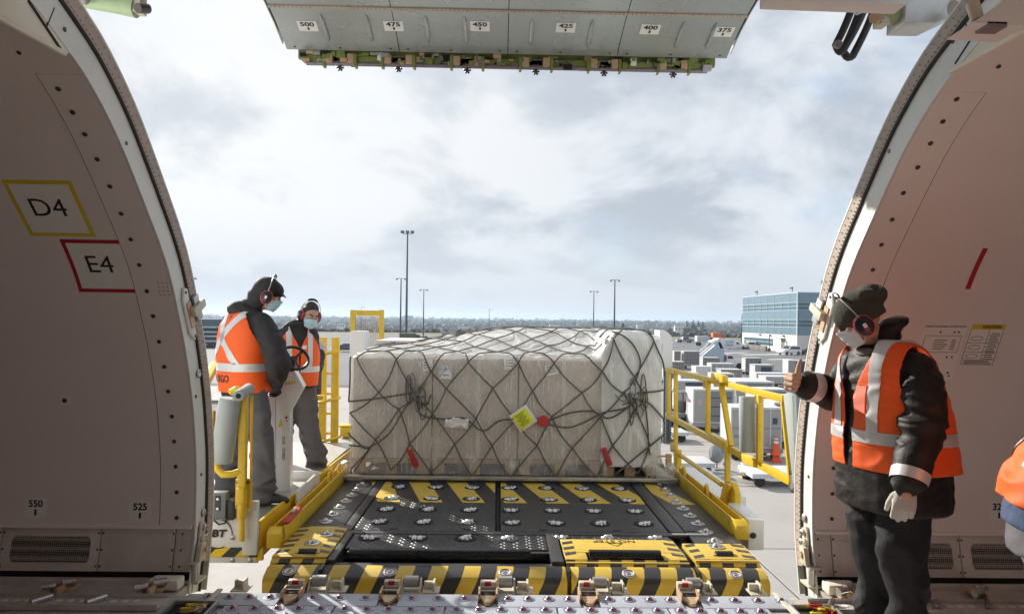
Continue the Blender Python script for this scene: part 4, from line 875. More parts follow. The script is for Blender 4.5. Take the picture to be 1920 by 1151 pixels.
# yellow front shrouds
def shroud(x0, x1, y0, y1, roller):
    m = MB()
    if roller:
        rx0, rx1 = roller
        m.box(((x0 + x1) / 2, (y1 + 4.79) / 2, -0.005), (x1 - x0, y1 - 4.79, 0.03)); m.box(((x0 + rx0) / 2, 4.72, -0.005), (rx0 - x0, 0.14, 0.03)); m.box(((x1 + rx1) / 2, 4.72, -0.005), (x1 - rx1, 0.14, 0.03))
        m.box(((x0 + x1) / 2, (4.65 + y0) / 2, -0.01), (x1 - x0, 4.65 - y0, 0.03))
    else: m.box(((x0 + x1) / 2, (y0 + y1) / 2, -0.005), (x1 - x0, y1 - y0, 0.03))
    s = part(m, 'front_shroud', 'yellow_deck', bevel=0.004)
    m = MB(); m.prism([(x0, y0 + 0.03, 0.0125), (x0, y0 - 0.03, -0.02), (x0, y0 - 0.03, -0.045), (x0, y0 + 0.03, -0.03)], (x1 - x0, 0, 0)); part(m, 'hazard_lip', 'hazard_edge', parent=s)
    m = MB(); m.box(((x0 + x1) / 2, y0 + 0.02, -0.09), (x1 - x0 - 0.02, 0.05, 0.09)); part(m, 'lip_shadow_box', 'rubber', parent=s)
    return s
HL = shroud(-1.44, -1.085, 4.66, 5.34, None); HM = shroud(0.455, 1.25, 4.60, 5.075, (0.60, 1.10)); HR = shroud(1.30, 1.715, 4.64, 5.0, None)
m = MB(); m.cyl((0.615, 4.72, 0.004), (1.085, 4.72, 0.004), 0.045, n=24); part(m, 'drive_roller', 'roller_black', smooth=True)
for h, x, y in ((HL, -1.23, 4.74), (HR, 1.52, 4.76)):
    m = MB(); m.cyl((x - 0.055, y, 0.0), (x + 0.055, y, 0.0), 0.035, n=18); part(m, 'small_roller', 'rubber', parent=h, smooth=True)
    for sx in (-1, 1): m = MB(); m.box((x + sx * 0.068, y, 0.012), (0.02, 0.05, 0.012)); part(m, 'roller_clip', 'yellow_deck', parent=h)
# dark sawtooth marks painted along the shroud edges
for h, x, ya, yb, sg in ((HL, -1.435, 4.72, 5.32, 1), (HL, -1.09, 4.72, 5.32, -1), (HM, 0.46, 4.72, 5.0, 1), (HM, 1.245, 4.70, 5.06, -1), (HR, 1.305, 4.68, 4.98, 1), (HR, 1.71, 4.68, 4.98, -1)):
    y = ya
    while y < yb:
        m = MB(); m.prism([(x, y, 0.0102), (x + sg * 0.075, y + 0.035, 0.0102), (x + sg * 0.075, y + 0.085, 0.0102), (x, y + 0.05, 0.0102)], (0, 0, 0.0015)); part(m, 'hazard_tooth', 'deck_black', parent=h); y += 0.115
fn = planar((0.83, 5.03, 0.0105), (-1, 0, 0), (0, -1, 0)); letters('NO STEP', 0.075, lambda a, b, h: fn(a, b, 0.0012), 'black_print', HM, bold=0.001)
m = MB(); m.tube([(0.83 + 0.05, 4.985, 0.0112), (0.83 - 0.05, 4.985, 0.0112), (0.83, 4.92, 0.0112)], 0.0025, 4, closed=True); part(m, 'warning_triangle', 'black_print', parent=HM)
# yellow warning chevrons over the rear half of the deck
for k in range(-4, 6):
    xf = 0.164 + 0.358 * k
    pl = PL if xf < -0.05 else PR
    if xf < -1.25 or xf > 1.62: continue
    for (xa, xb, pp) in ((-1.05, -0.012, PL), (0.042, 1.268, PR), (1.41, 1.73, SR), (-1.44, -1.14, SL)):
        poly = [(xf - 0.09, 6.10), (xf + 0.10, 6.10), (xf - 0.10, 6.90), (xf - 0.29, 6.90)]
        def clip(P, x, keep):
            out = []
            for i in range(len(P)):
                a, b = P[i], P[(i + 1) % len(P)]; ia, ib = (a[0] - x) * keep >= 0, (b[0] - x) * keep >= 0
                if ia: out.append(a)
                if ia != ib: t = (x - a[0]) / (b[0] - a[0]); out.append((x, a[1] + (b[1] - a[1]) * t))
            return out
        q = clip(clip(poly, xa, 1), xb, -1)
        if len(q) >= 3: m = MB(); m.prism([(x, y, 0.0003) for x, y in q], (0, 0, 0.0018)); part(m, 'painted_chevron', 'yellow_deck', parent=pp)
# free-turning silver rollers in round wells
w = MB(); w.lathe([(0.078, 0.0), (0.078, 0.004), (0.068, 0.0045), (0.066, 0.0025), (0.0, 0.0025)], (0, 0, 0), n=22); WELL = part(w, 'roller_well', 'dark_gap', smooth=True, raw=True)
b_ = MB(); R0 = Matrix.Rotation(0.35, 3, 'Z')
for dx in (-0.02, 0.02): b_.sph(R0 @ Vector((dx, 0.0, -0.004)), 0.030, 16, 10, (0.80, 1.45, 0.9), R0)
b_.cyl(R0 @ Vector((-0.058, 0, 0.004)), R0 @ Vector((0.058, 0, 0.004)), 0.014, n=10)
BAR = b_.build('free_roller', 'steel', WELL, smooth=True, angle=60, raw=True)
firstw = True; rr = random.Random(5)
def well(pl, x, y, z=0.0):
    global firstw
    a = WELL if firstw else WELL.copy(); b = BAR if firstw else BAR.copy()
    if not firstw: COL.objects.link(a); COL.objects.link(b)
    firstw = False
    a.parent = pl; a.location = Vector((x, y, z)) - wloc(pl); b.parent = a; b.location = (0, 0, 0); b.rotation_euler = (0, 0, rr.uniform(-0.7, 0.7))
for k in range(-3, 4):
    for y in (5.50, 5.86, 6.22, 6.64):
        if k == 3 and y > 6.5: pass
        well(PL if XC + DX * k < 0.02 else PR, XC + DX * k, y)
for k in range(-3, 1): well(FL, XC + DX * k - (0.04 if k == 0 else 0), 5.10)
for k in (1, 2, 3): well(FR, XC + DX * k, 5.135)
# raised tread bars between the wells
def tread_bars(pl, x0, x1, y0, y1, avoid):
    mb = MB(); j = 0; y = y0
    while y < y1:
        x = x0 + (0.022 if j % 2 else 0.0); i = 0
        while x < x1:
            if all((x - a) ** 2 + (y - b) ** 2 > 0.0074 for a, b in avoid):
                sg = 1 if (i + j) % 2 else -1; c, s_ = 0.7071, 0.7071 * sg; l_, w_ = 0.021, 0.0065; q = [(-l_, 0), (0, -w_), (l_, 0), (0, w_)]
                b = len(mb.v); mb.v += [Vector((x + a * c - d * s_, y + a * s_ + d * c, 0.0)) for a, d in q] + [Vector((x, y, 0.0042))]; mb.f += [(b, b + 1, b + 4), (b + 1, b + 2, b + 4), (b + 2, b + 3, b + 4), (b + 3, b, b + 4)]; mb.mi += [0] * 4
            x += 0.044; i += 1
        y += 0.031; j += 1
    tag(part(mb, 'tread_bars', 'tread_worn', parent=pl), kind='stuff')
AV = [(XC + DX * k, y) for k in range(-3, 4) for y in (5.50, 5.86, 6.22, 6.64)]
tread_bars(PL, -1.03, -0.02, 5.30, 6.08, AV); tread_bars(PR, 0.05, 1.26, 5.30, 6.08, AV)
tread_bars(FL, -0.99, 0.34, 4.88, 5.18, [(XC + DX * k - (0.04 if k == 0 else 0), 5.10) for k in range(-3, 1)]); tread_bars(FR, 0.47, 1.23, 5.10, 5.185, [(XC + DX * k, 5.135) for k in (1, 2, 3)])
# ball casters along the side strips and shrouds
c_ = MB(); c_.lathe([(0.055, 0.0), (0.055, 0.005), (0.045, 0.008), (0.026, 0.008), (0.026, 0.016), (0.02, 0.022), (0.012, 0.028), (0.0, 0.031)], (0, 0, 0), n=18); CAST = part(c_, 'ball_caster', 'steel', smooth=True, raw=True)
firstc = True
def caster(pl, x, y, z=0.0):
    global firstc
    a = CAST if firstc else CAST.copy()
    if not firstc: COL.objects.link(a)
    firstc = False; a.parent = pl; a.location = Vector((x, y, z)) - wloc(pl)
for i in range(8): caster(SR, 1.557, 6.84 - 0.22 * i)
caster(SR, 1.557, 5.08)
for i in range(7): caster(SL, -1.245 - 0.008 * i, 6.72 - 0.205 * i)
caster(HL, -1.20, 5.13, 0.011); caster(HL, -1.25, 4.93, 0.011); caster(HR, 1.52, 4.92, 0.011)
for k in range(5): m = MB(); m.box((-0.75 + 0.55 * k, 5.32, 0.0015), (0.07, 0.018, 0.003)); part(m, 'lifting_slot', 'dark_gap')
m = MB(); m.box((1.42, 5.235, 0.004), (0.26, 0.025, 0.006)); part(m, 'label_strip', 'placard_white')
# pallet guides
def guide(x, y0, y1, sg):
    m = MB(); m.box((x, (y0 + y1) / 2, 0.045), (0.012, y1 - y0, 0.13)); m.box((x + sg * 0.075, (y0 + y1) / 2, 0.045), (0.012, y1 - y0, 0.13)); m.box((x + sg * 0.038, (y0 + y1) / 2, 0.0), (0.07, y1 - y0, 0.012)); m.prism([(x - 0.006, y0, -0.02), (x - 0.006, y0, 0.11), (x - 0.006, y0 - 0.07, 0.08), (x - 0.006, y0 - 0.07, -0.02)], (0.094 * sg, 0, 0)); return part(m, 'pallet_guide', 'yellow_paint', bevel=0.004)
GL = guide(-1.455, 4.98, 7.1, -1); GR = guide(1.75, 5.26, 7.15, 1)
for g, x, ys in ((GL, -1.49, (6.45, 6.85)), (GR, 1.79, (6.1, 6.85))):
    for y in ys:
        m = MB(); m.tube([(x, y - 0.05, 0.05), (x, y - 0.035, 0.14), (x, y, 0.17), (x, y + 0.035, 0.14), (x, y + 0.05, 0.05)], 0.014, 8); part(m, 'guide_loop', 'yellow_paint', parent=g, smooth=True)
m = MB(); m.prism([(-1.485, 5.02, 0.115), (-1.435, 5.02, 0.115), (-1.45, 5.42, 0.118), (-1.50, 5.42, 0.118)], (0, 0, 0.018)); part(m, 'red_stop', 'red_paint', parent=GL, bevel=0.005)
m = MB(); m.cyl((-1.47, 5.2, 0.135), (-1.47, 5.3, 0.135), 0.018, n=10); part(m, 'stop_pin', 'steel', parent=GL, smooth=True)

# operator's platform on the left
PF = -0.0
m = MB(); m.box((-2.56, 6.6, 0.10), (1.86, 3.3, 0.05)); part(m, 'platform_floor', 'steel_dull')
m = MB(); m.prism([(-1.60, 4.93, -0.10), (-1.60, 8.2, -0.10), (-1.60, 8.2, 0.10), (-1.60, 5.25, 0.16), (-1.60, 4.93, 0.16)], (-0.02, 0, 0)); m.box((-1.56, 6.2, -0.055), (0.10, 2.3, 0.012)); sp = part(m, 'side_plate', 'yellow_paint', bevel=0.003)
for y in (5.1, 5.4, 5.75, 6.1): m = MB(); m.lathe([(0.011, 0), (0.011, 0.006), (0, 0.006)], (-1.60, y, 0.03), (1, 0, 0), 8); part(m, 'bolt', 'screw', parent=sp)
m = MB(); m.box((-2.55, 4.92, 0.09), (1.88, 0.03, 0.42)); fp = part(m, 'front_panel', 'white_paint', bevel=0.006)
m = MB(); m.box((-1.66, 4.91, 0.09), (0.10, 0.05, 0.30)); part(m, 'panel_edge', 'white_paint', bevel=0.006)
m = MB(); m.box((-2.10, 4.902, -0.045), (0.98, 0.004, 0.065)); part(m, 'hazard_band', 'hazard_tape', parent=fp)
m = MB(); m.prism([(-1.625, 4.90, -0.10), (-1.575, 4.90, -0.10), (-1.575, 4.90, -0.01), (-1.625, 4.90, -0.06)], (0, 0.03, 0)); part(m, 'corner_plate', 'yellow_paint', bevel=0.003)
for x, z in ((-1.78, 0.055), (-1.66, 0.055), (-1.78, -0.10), (-1.66, -0.10)): m = MB(); m.lathe([(0.016, 0), (0.016, 0.006), (0.008, 0.012), (0, 0.012)], (x, 4.903, z), (0, -1, 0), 10); part(m, 'panel_bolt', 'steel_dull', parent=fp, smooth=True)
q = PY(408, 1000, 4.90); fn = planar(q, (1, 0, 0), (0, 0, 1))
letters('JBT', 0.068, lambda a, b, h: fn(a + b * 0.22, b, 0.003), 'black_print', fp, bold=0.003, squeeze=1.15)
for r0, r1, c in ((-0.4, 1.25, 'screw'), (1.5, 2.8, 'blue_light'), (3.6, 5.2, 'screw')):
    m = MB(); m.tube([fn(0.0 + 0.098 * math.cos(r0 + (r1 - r0) * i / 14), 0.098 * math.sin(r0 + (r1 - r0) * i / 14), 0.002) for i in range(15)], 0.0035, 5); part(m, 'logo_arc', c, parent=fp)
# control box on the panel top
q = PY(411, 946, 4.87); m = MB(); m.box(q, (0.11, 0.07, 0.18)); cb = part(m, 'switch_box', 'grey_box', bevel=0.006)
m = MB(); m.box(q + Vector((0.005, -0.037, 0.02)), (0.035, 0.008, 0.10)); part(m, 'switch_slot', 'black_plastic', parent=cb)
for dz in (-0.015, 0.05): m = MB(); m.lathe([(0.009, 0), (0.009, 0.006), (0, 0.006)], q + Vector((0.005, -0.041, dz)), (0, -1, 0), 8); part(m, 'switch', 'steel', parent=cb)
q2 = PY(433, 955, 4.88); m = MB(); m.box(q2, (0.05, 0.05, 0.13)); jb = part(m, 'junction_box', 'black_plastic', bevel=0.004)
m = MB(); m.tube([q2 + Vector((-0.02, -0.01, -0.06)), q2 + Vector((-0.03, -0.02, -0.085)), q2 + Vector((-0.07, -0.02, -0.095)), q2 + Vector((-0.11, 0, -0.075))], 0.006, 7); part(m, 'cable', 'rubber', parent=jb, smooth=True)
# handrail post with grey foam bumper
px0 = PY(457, 730, 4.84); x, y = px0.x, 4.84
m = MB(); m.box((x, y, 0.70), (0.050, 0.05, 0.66)); m.tube([(x, y, 1.02), (x - 0.01, y, 1.05), (x - 0.05, y, 1.06), (x - 0.09, y + 0.02, 1.04)], 0.026, 10); m.cyl((x, y, 0.05), (x, y, 0.20), 0.020, n=12); m.cyl((x, y, 0.20), (x, y, 0.40), 0.032, n=14); hp_ = part(m, 'handrail_post', 'yellow_paint', smooth=True, bevel=0.004)
m = MB(); m.box((x, y + 0.03, 0.36), (0.105, 0.03, 0.20)); m.box((x, y - 0.02, 0.36), (0.05, 0.05, 0.10)); part(m, 'post_socket', 'yellow_paint', parent=hp_, bevel=0.005)
for dx, dz in ((-0.035, 0.08), (0.035, 0.08), (-0.035, -0.08)): m = MB(); m.lathe([(0.010, 0), (0.010, 0.008), (0, 0.008)], (x + dx, y + 0.015, 0.36 + dz), (0, -1, 0), 8); part(m, 'bolt', 'screw', parent=hp_)
m = MB(); m.tube([(x, y, 0.52), (x - 0.06, y - 0.02, 0.50), (x - 0.12, y - 0.03, 0.50), (x - 0.16, y - 0.03, 0.54), (x - 0.165, y - 0.03, 0.62), (x - 0.14, y - 0.03, 0.9)], 0.024, 10); part(m, 'bumper_pipe', 'yellow_paint', parent=hp_, smooth=True)
a, b = PY(432, 746, 4.80), PY(415, 866, 4.80); m = MB(); ax = (b - a).normalized(); m.lathe([(0.0, 0), (0.066, 0.0), (0.070, 0.006), (0.072, (b - a).length * 0.5), (0.070, (b - a).length - 0.006), (0.066, (b - a).length), (0, (b - a).length)], a, ax, 24); part(m, 'foam_bumper', 'foam_grey', smooth=True)
a, b = PY(447, 742, 4.72), PY(466, 729, 5.0); m = MB(); m.lathe([(0.016, -0.002), (0.035, 0.0), (0.037, 0.004), (0.037, 0.30), (0, 0.30)], a, (b - a), 18); fe = part(m, 'foam_sleeve', 'foam_grey', smooth=True)
m = MB(); m.lathe([(0.017, 0.0), (0.017, 0.004), (0.013, 0.004), (0.013, 0.002), (0.0, 0.002)], a - (b - a).normalized() * 0.004, (b - a), 14); part(m, 'pipe_end', 'black_plastic', parent=fe)
m = MB(); m.box((x + 0.035, y + 0.06, 0.74), (0.012, 0.02, 0.55)); part(m, 'rail_strip', 'yellow_paint', parent=hp_)
# outer rails of the platform seen behind the men
for a, b, w_ in (((376, 735, 5.6), (404, 683, 6.3), 0.06), ((396, 770, 5.5), (396, 870, 5.5), 0.05)):
    m = MB(); m.bar(PY(*a), PY(*b), w_, w_); part(m, 'side_rail', 'yellow_paint', bevel=0.006)
m = MB(); m.bar(PY(380, 753, 6.6), PY(440, 753, 6.6), 0.03, 0.03); part(m, 'rear_rail', 'grey_box')
m = MB(); m.box(PY(405, 777, 6.65), (0.30, 0.03, 0.24)); part(m, 'rear_panel', 'stair_white', bevel=0.006)
m = MB(); m.bar(PY(404, 800, 5.9), PY(394, 850, 5.5), 0.05, 0.05); part(m, 'side_rail', 'yellow_paint', bevel=0.006)
# control console with hand wheel
cy_ = 5.92
P_ = lambda u, v: PY(u, v, cy_)
m = MB(); m.prism([P_(517, 716), P_(528, 693), P_(552, 694), P_(570, 727), P_(544, 774), P_(544, 932), P_(517, 932)], (-0.05, 0.26, 0)); cs = part(m, 'console', 'white_paint', bevel=0.008)
m = MB(); m.prism([P_(496, 742), P_(516.5, 737), P_(516.5, 930), P_(500, 930)], (-0.02, 0.24, 0)); part(m, 'console_leg', 'white_paint', parent=cs, bevel=0.006)
m = MB(); m.prism([P_(501, 736), P_(519, 697), P_(528, 692.5), P_(518, 736)], (-0.02, 0.2, 0)); dsh = part(m, 'control_panel', 'black_plastic', parent=cs, bevel=0.004)
for k in range(6): m = MB(); c0 = P_(509 + 2.6 * k, 722 - 5 * k) + Vector((0, -0.01, 0)); m.lathe([(0.010, 0), (0.010, 0.015), (0, 0.016)], c0, (0, -1, 0.4), 8); part(m, 'control_button', ['yellow_print', 'red_print', 'placard_white'][k % 3], parent=cs)
for k in range(4):
    q = P_(537 + 5.2 * k, 718 - 1.0 * k) + Vector((0, -0.004, 0)); m = MB(); m.prism([q + Vector((-0.010, 0, -0.014)), q + Vector((0.010, 0, -0.014)), q + Vector((0, 0, 0.018))], (0, 0.003, 0)); part(m, 'warning_sticker', 'yellow_print', parent=cs)
q = P_(526, 792) + Vector((0, -0.004, 0)); m = MB(); m.prism([q + Vector((-0.019, 0, -0.034)), q + Vector((0.016, 0, -0.034)), q + Vector((0.004, 0, 0.036))], (0, 0.003, 0)); part(m, 'warning_sticker', 'yellow_print', parent=cs)
q = P_(537, 785) + Vector((0, -0.004, 0)); m = MB(); m.box(q + Vector((0, 0, 0.012)), (0.020, 0.003, 0.020)); m.box(q + Vector((0.004, 0, -0.016)), (0.014, 0.003, 0.012)); part(m, 'red_sticker', 'red_paint', parent=cs)
for v in (821, 829, 843, 851, 858): q = P_(532, v) + Vector((0, -0.003, 0)); m = MB(); m.tube([q + Vector((0.011 * math.cos(a * 1.05), 0, 0.014 * math.sin(a * 1.05))) for a in range(6)], 0.0022, 4, closed=True); part(m, 'printed_mark', 'screw', parent=cs)
hw = PY(552, 671, 5.78); nrm = Vector((0.45, -0.62, 0.65)).normalized(); u_ = nrm.orthogonal().normalized(); v_ = nrm.cross(u_)
m = MB(); m.tube([hw + (u_ * math.cos(a * 0.2618) + v_ * math.sin(a * 0.2618)) * 0.112 for a in range(24)], 0.013, 9, closed=True)
whl = part(m, 'hand_wheel', 'black_plastic', smooth=True)
m = MB(); m.cyl(hw - nrm * 0.02, PY(548, 695, 5.95), 0.022, n=10); m.lathe([(0.03, -0.02), (0.03, 0.0), (0, 0.004)], hw - nrm * 0.01, nrm, 14); part(m, 'wheel_column', 'black_plastic', parent=whl, smooth=True)
for a in (0.4, 2.5, 4.6): m = MB(); m.bar(hw - nrm * 0.01, hw + (u_ * math.cos(a) + v_ * math.sin(a)) * 0.108, 0.02, 0.008, nrm); part(m, 'wheel_spoke', 'black_plastic', parent=whl)
m = MB(); q = PY(497, 786, 6.15); m.lathe([(0.115, 0), (0.115, 0.05), (0.09, 0.055), (0, 0.055)], q, (-0.2, -1, 0), 26); part(m, 'hose_reel', 'red_paint', smooth=True)
# white tray at the foot of the console
z0 = 0.085
A, B, C, D = PZ(547, 940, z0), PZ(594, 905, z0), PZ(596, 888, z0), PZ(548, 905, z0)
m = MB()
for p, q in ((PZ(556, 947, z0), PZ(597, 906, z0)), (PZ(597, 906, z0), PZ(540, 906, z0))): m.bar(p + Vector((0, 0, 0.055)), q + Vector((0, 0, 0.055)), 0.02, 0.11)
part(m, 'step_wall', 'white_paint', bevel=0.004)
# caged ladder and foam roll beyond
yl = 8.4
for u in (605, 628, 588): m = MB(); m.box(PY(u, 750, yl + (0.25 if u == 588 else 0)) + Vector((0, 0, 0.0)), (0.085 if u != 588 else 0.05, 0.05, 1.46)); part(m, 'ladder_upright', 'yellow_paint', bevel=0.005)
for v in (663, 750, 823):
    c0 = PY(612, v, yl); m = MB(); m.tube([c0 + Vector((0.16 * math.cos(a), -0.14 * math.sin(a), 0.035 * math.cos(a))) for a in [0.15 + 0.31 * i for i in range(10)]], 0.018, 8); part(m, 'ladder_hoop', 'yellow_paint', smooth=True)
for v in (700, 738, 775, 812, 846): c0 = PY(616, v, yl + 0.06); m = MB(); m.cyl(c0 + Vector((-0.06, 0, 0)), c0 + Vector((0.09, 0, 0.0)), 0.014, n=8); part(m, 'ladder_rung', 'yellow_paint', smooth=True)
a, b = PY(590, 652, 7.9), PY(588, 739, 7.9); m = MB(); L0 = (b - a).length; m.lathe([(0, 0), (0.075, 0), (0.082, 0.01), (0.082, L0 - 0.01), (0.075, L0), (0, L0)], a, b - a, 22); part(m, 'foam_roll', 'foam_dark', smooth=True)
m = MB(); m.box(PY(594, 745, 8.0), (0.16, 0.1, 0.05)); part(m, 'roll_seat', 'yellow_paint', bevel=0.006)
m = MB(); m.box(PY(650, 808, 9.4), (0.13, 0.2, 0.12)); m.box(PY(648, 797, 9.4), (0.16, 0.2, 0.02)); part(m, 'side_bracket', 'yellow_paint', bevel=0.006)
# rear deck walkway
m = MB(); m.box((-1.9, 8.9, -0.02), (0.6, 2.0, 0.04)); part(m, 'rear_walkway', 'steel_dull')
# white corner pillars and far yellow gate frame
for (u0, u1, v0, v1, yy) in ((656, 684, 620, 800, 10.2), (1237, 1262, 619, 690, 9.9)):
    a, b, c = PY(u0, v0, yy), PY(u1, v0, yy), PY(u0, v1, yy); wdt = b.x - a.x
    m = MB(); s_ = 1 if u0 > 900 else -1; n = 8; pts = [(a.x, yy, c.z), (b.x, yy, c.z)]
    if s_ > 0: pts += [(b.x - 0.16 + 0.16 * math.cos(i * math.pi / 2 / n), yy, a.z - 0.16 + 0.16 * math.sin(i * math.pi / 2 / n)) for i in range(n + 1)] + [(a.x, yy, a.z)]
    else: pts += [(b.x, yy, a.z)] + [(a.x + 0.05 - 0.05 * math.sin(i * math.pi / 2 / n), yy, a.z - 0.05 + 0.05 * math.cos(i * math.pi / 2 / n)) for i in range(n + 1)]
    m.prism(pts, (0, 0.35, 0)); part(m, 'corner_pillar', 'white_paint', bevel=0.01)
m = MB(); q0, q1 = PY(1247, 690, 9.7), PY(1258, 832, 9.7)
for i in range(26):
    for j in range(2): z = q0.z + (q1.z - q0.z) * i / 26; m.box((q0.x + 0.03 + 0.045 * j, 9.7 - 0.01 * ((i + j) % 2), z), (0.036, 0.04, 0.03))
m.box((q0.x + 0.05, 9.78, (q0.z + q1.z) / 2), (0.10, 0.06, abs(q1.z - q0.z))); part(m, 'lift_chain', 'grey_box')
yg = 13.2
for u in (661.5, 715.5): m = MB(); a, b = PY(u, 581, yg), PY(u, 700, yg); m.bar(a, b, 0.085, 0.06); part(m, 'gate_post', 'yellow_paint')
m = MB(); m.bar(PY(664, 586.5, yg), PY(713, 587.5, yg), 0.05, 0.10); part(m, 'gate_rail', 'yellow_paint')
m = MB()
for i in range(12): u = 667 + 4.1 * i; m.cyl(PY(u, 592, yg), PY(u, 690, yg), 0.0045, n=4)
for i in range(22): v = 594 + 4.4 * i; m.cyl(PY(665, v, yg), PY(713, v, yg), 0.0045, n=4)
part(m, 'gate_mesh', 'beige_frame')
# right-hand swing gate
XG = 1.98
def G(u, v, x=XG): return PX(u, v, x)
def gbar(p, q, w_=0.055, h_=0.05, nm='gate_bar'):
    m = MB(); m.bar(p, q, w_ * 0.85, h_ * 0.85, (1, 0, 0)); return part(m, nm, 'yellow_paint', bevel=0.005)
T0, T1 = G(1250, 692), G(1472, 748, 2.03); B0, B1 = G(1250, 778), G(1484, 902, 2.03)
gbar(T0, T1, 0.06, 0.05); gbar(B0, B1, 0.065, 0.05); gbar(G(1254, 690), G(1254, 775)); gbar(G(1267, 693), G(1267, 880), 0.045, 0.05)
gbar(G(1328, 712), G(1327, 812), 0.05, 0.05); gbar(G(1352, 719), G(1371, 836), 0.05, 0.05); gbar(G(1425, 740, 2.01), G(1424, 866, 2.01), 0.055, 0.05); gbar(G(1468, 748, 2.03), G(1484, 903, 2.03), 0.03, 0.045)
gbar(G(1338, 705), G(1360, 711), 0.075, 0.062, 'gate_sleeve'); gbar(G(1332, 817), G(1362, 834), 0.08, 0.062, 'gate_sleeve'); gbar(G(1270, 786, 2.05), G(1362, 833, 2.05), 0.03, 0.04)
gbar(G(1395, 858, 2.0), G(1418, 868, 2.0), 0.08, 0.06, 'gate_sleeve'); gbar(G(1364, 835), G(1364, 925), 0.055, 0.05, 'gate_post'); gbar(G(1322, 713), G(1322, 728), 0.04, 0.04, 'latch_tab')
m = MB(); p = [G(1473, 740, 2.035), G(1482, 733, 2.035), G(1490, 760, 2.035), G(1493, 900, 2.035), G(1484, 905, 2.035)]; m.prism([G(1469, 741, 2.0), G(1478, 734, 2.0), G(1491, 897, 2.0), G(1485, 905, 2.0)], (0.10, 0, 0)); part(m, 'rubber_edge', 'grey_box', bevel=0.015)
m = MB(); m.prism([G(1468, 742, 1.97), G(1476, 735, 1.97), G(1485, 740, 1.97), G(1491, 904, 1.97), G(1486, 907, 1.97)], (0.03, 0, 0)); part(m, 'rubber_face', 'foam_grey', bevel=0.01)
m = MB(); q = G(1487, 903, 2.03); m.tube([q + Vector((0, 0.062 * math.cos(a * 0.4), 0.062 * math.sin(a * 0.4))) for a in range(16)], 0.014, 8, closed=True); cw = part(m, 'gate_wheel', 'tyre', smooth=True)
m = MB(); m.cyl(q + Vector((-0.012, 0, 0)), q + Vector((0.012, 0, 0)), 0.05, n=18); part(m, 'wheel_disc', 'rim_grey', parent=cw)
a, b = G(1401, 743, 1.95), G(1402, 847, 1.95); m = MB(); L0 = (b - a).length; m.lathe([(0, 0), (0.058, 0), (0.063, 0.006), (0.063, L0 - 0.006), (0.058, L0), (0, L0)], a, b - a, 24); part(m, 'foam_bumper', 'foam_grey', smooth=True)
# hinge knuckle, strut and foot at the guide
m = MB(); m.prism([PX(1352, 918, 1.93), PX(1362, 900, 1.93), PX(1372, 905, 1.93), PX(1378, 925, 1.93), PX(1378, 958, 1.93), PX(1352, 958, 1.93)], (0.05, 0, 0)); kn = part(m, 'hinge_plate', 'yellow_paint', bevel=0.006)
for u, v in ((1370, 905), (1368, 932)): m = MB(); m.lathe([(0.014, 0), (0.014, 0.012), (0.006, 0.014), (0, 0.014)], PX(u, v, 1.928), (-1, -0.4, 0), 10); part(m, 'hinge_bolt', 'steel_dull', parent=kn, smooth=True)
m = MB(); m.prism([PX(1349, 934, 1.88), PX(1354, 917, 1.88), PX(1362, 905, 1.88), PX(1366, 910, 1.88), PX(1358, 925, 1.88), PX(1355, 950, 1.88), PX(1349, 950, 1.88)], (0.03, 0, 0)); part(m, 'hinge_hook', 'yellow_paint', bevel=0.004)
m = MB(); m.cyl(PX(1266, 846, 1.95), PX(1353, 908, 1.9), 0.022, n=12); part(m, 'gate_strut', 'yellow_paint', smooth=True)
m = MB(); m.box(PX(1264, 838, 1.97), (0.07, 0.10, 0.10)); part(m, 'strut_bracket', 'yellow_paint', bevel=0.01)
m = MB(); m.box(PX(1272, 862, 1.93), (0.06, 0.06, 0.22)); part(m, 'strut_bracket', 'yellow_paint', bevel=0.01)
m = MB(); m.cyl(PX(1262, 838, 1.92), PX(1262, 838, 1.98), 0.03, n=12); part(m, 'strut_pin', 'tan_cast', smooth=True)
# white housings beside the guide
for u0, u1, v0, v1, yy, dz in ((1378, 1416, 957, 1000, 5.55, 0.23),):
    q = PY((u0 + u1) / 2, v0, yy); m = MB(); m.box(q + Vector((0, 0, -dz / 2)), (0.12, 0.5, dz)); hb = part(m, 'housing', 'white_paint', bevel=0.015)
    m = MB(); m.lathe([(0.022, 0), (0.022, 0.008), (0.012, 0.012), (0, 0.008)], PY(1412, 1003, 5.295), (0, -1, 0), 14); part(m, 'housing_lamp', 'black_plastic', parent=hb)
fn = planar(PY(1390, 1003, 5.295) , (1, 0, 0), (0, 0, 1)); letters('KB', 0.04, lambda a, b, h: fn(a, b, 0.0), 'black_print', hb, bold=0.002)
m = MB(); m.box((2.05, 7.1, -0.12), (0.42, 1.3, 0.22)); part(m, 'side_cover', 'white_paint', bevel=0.02)

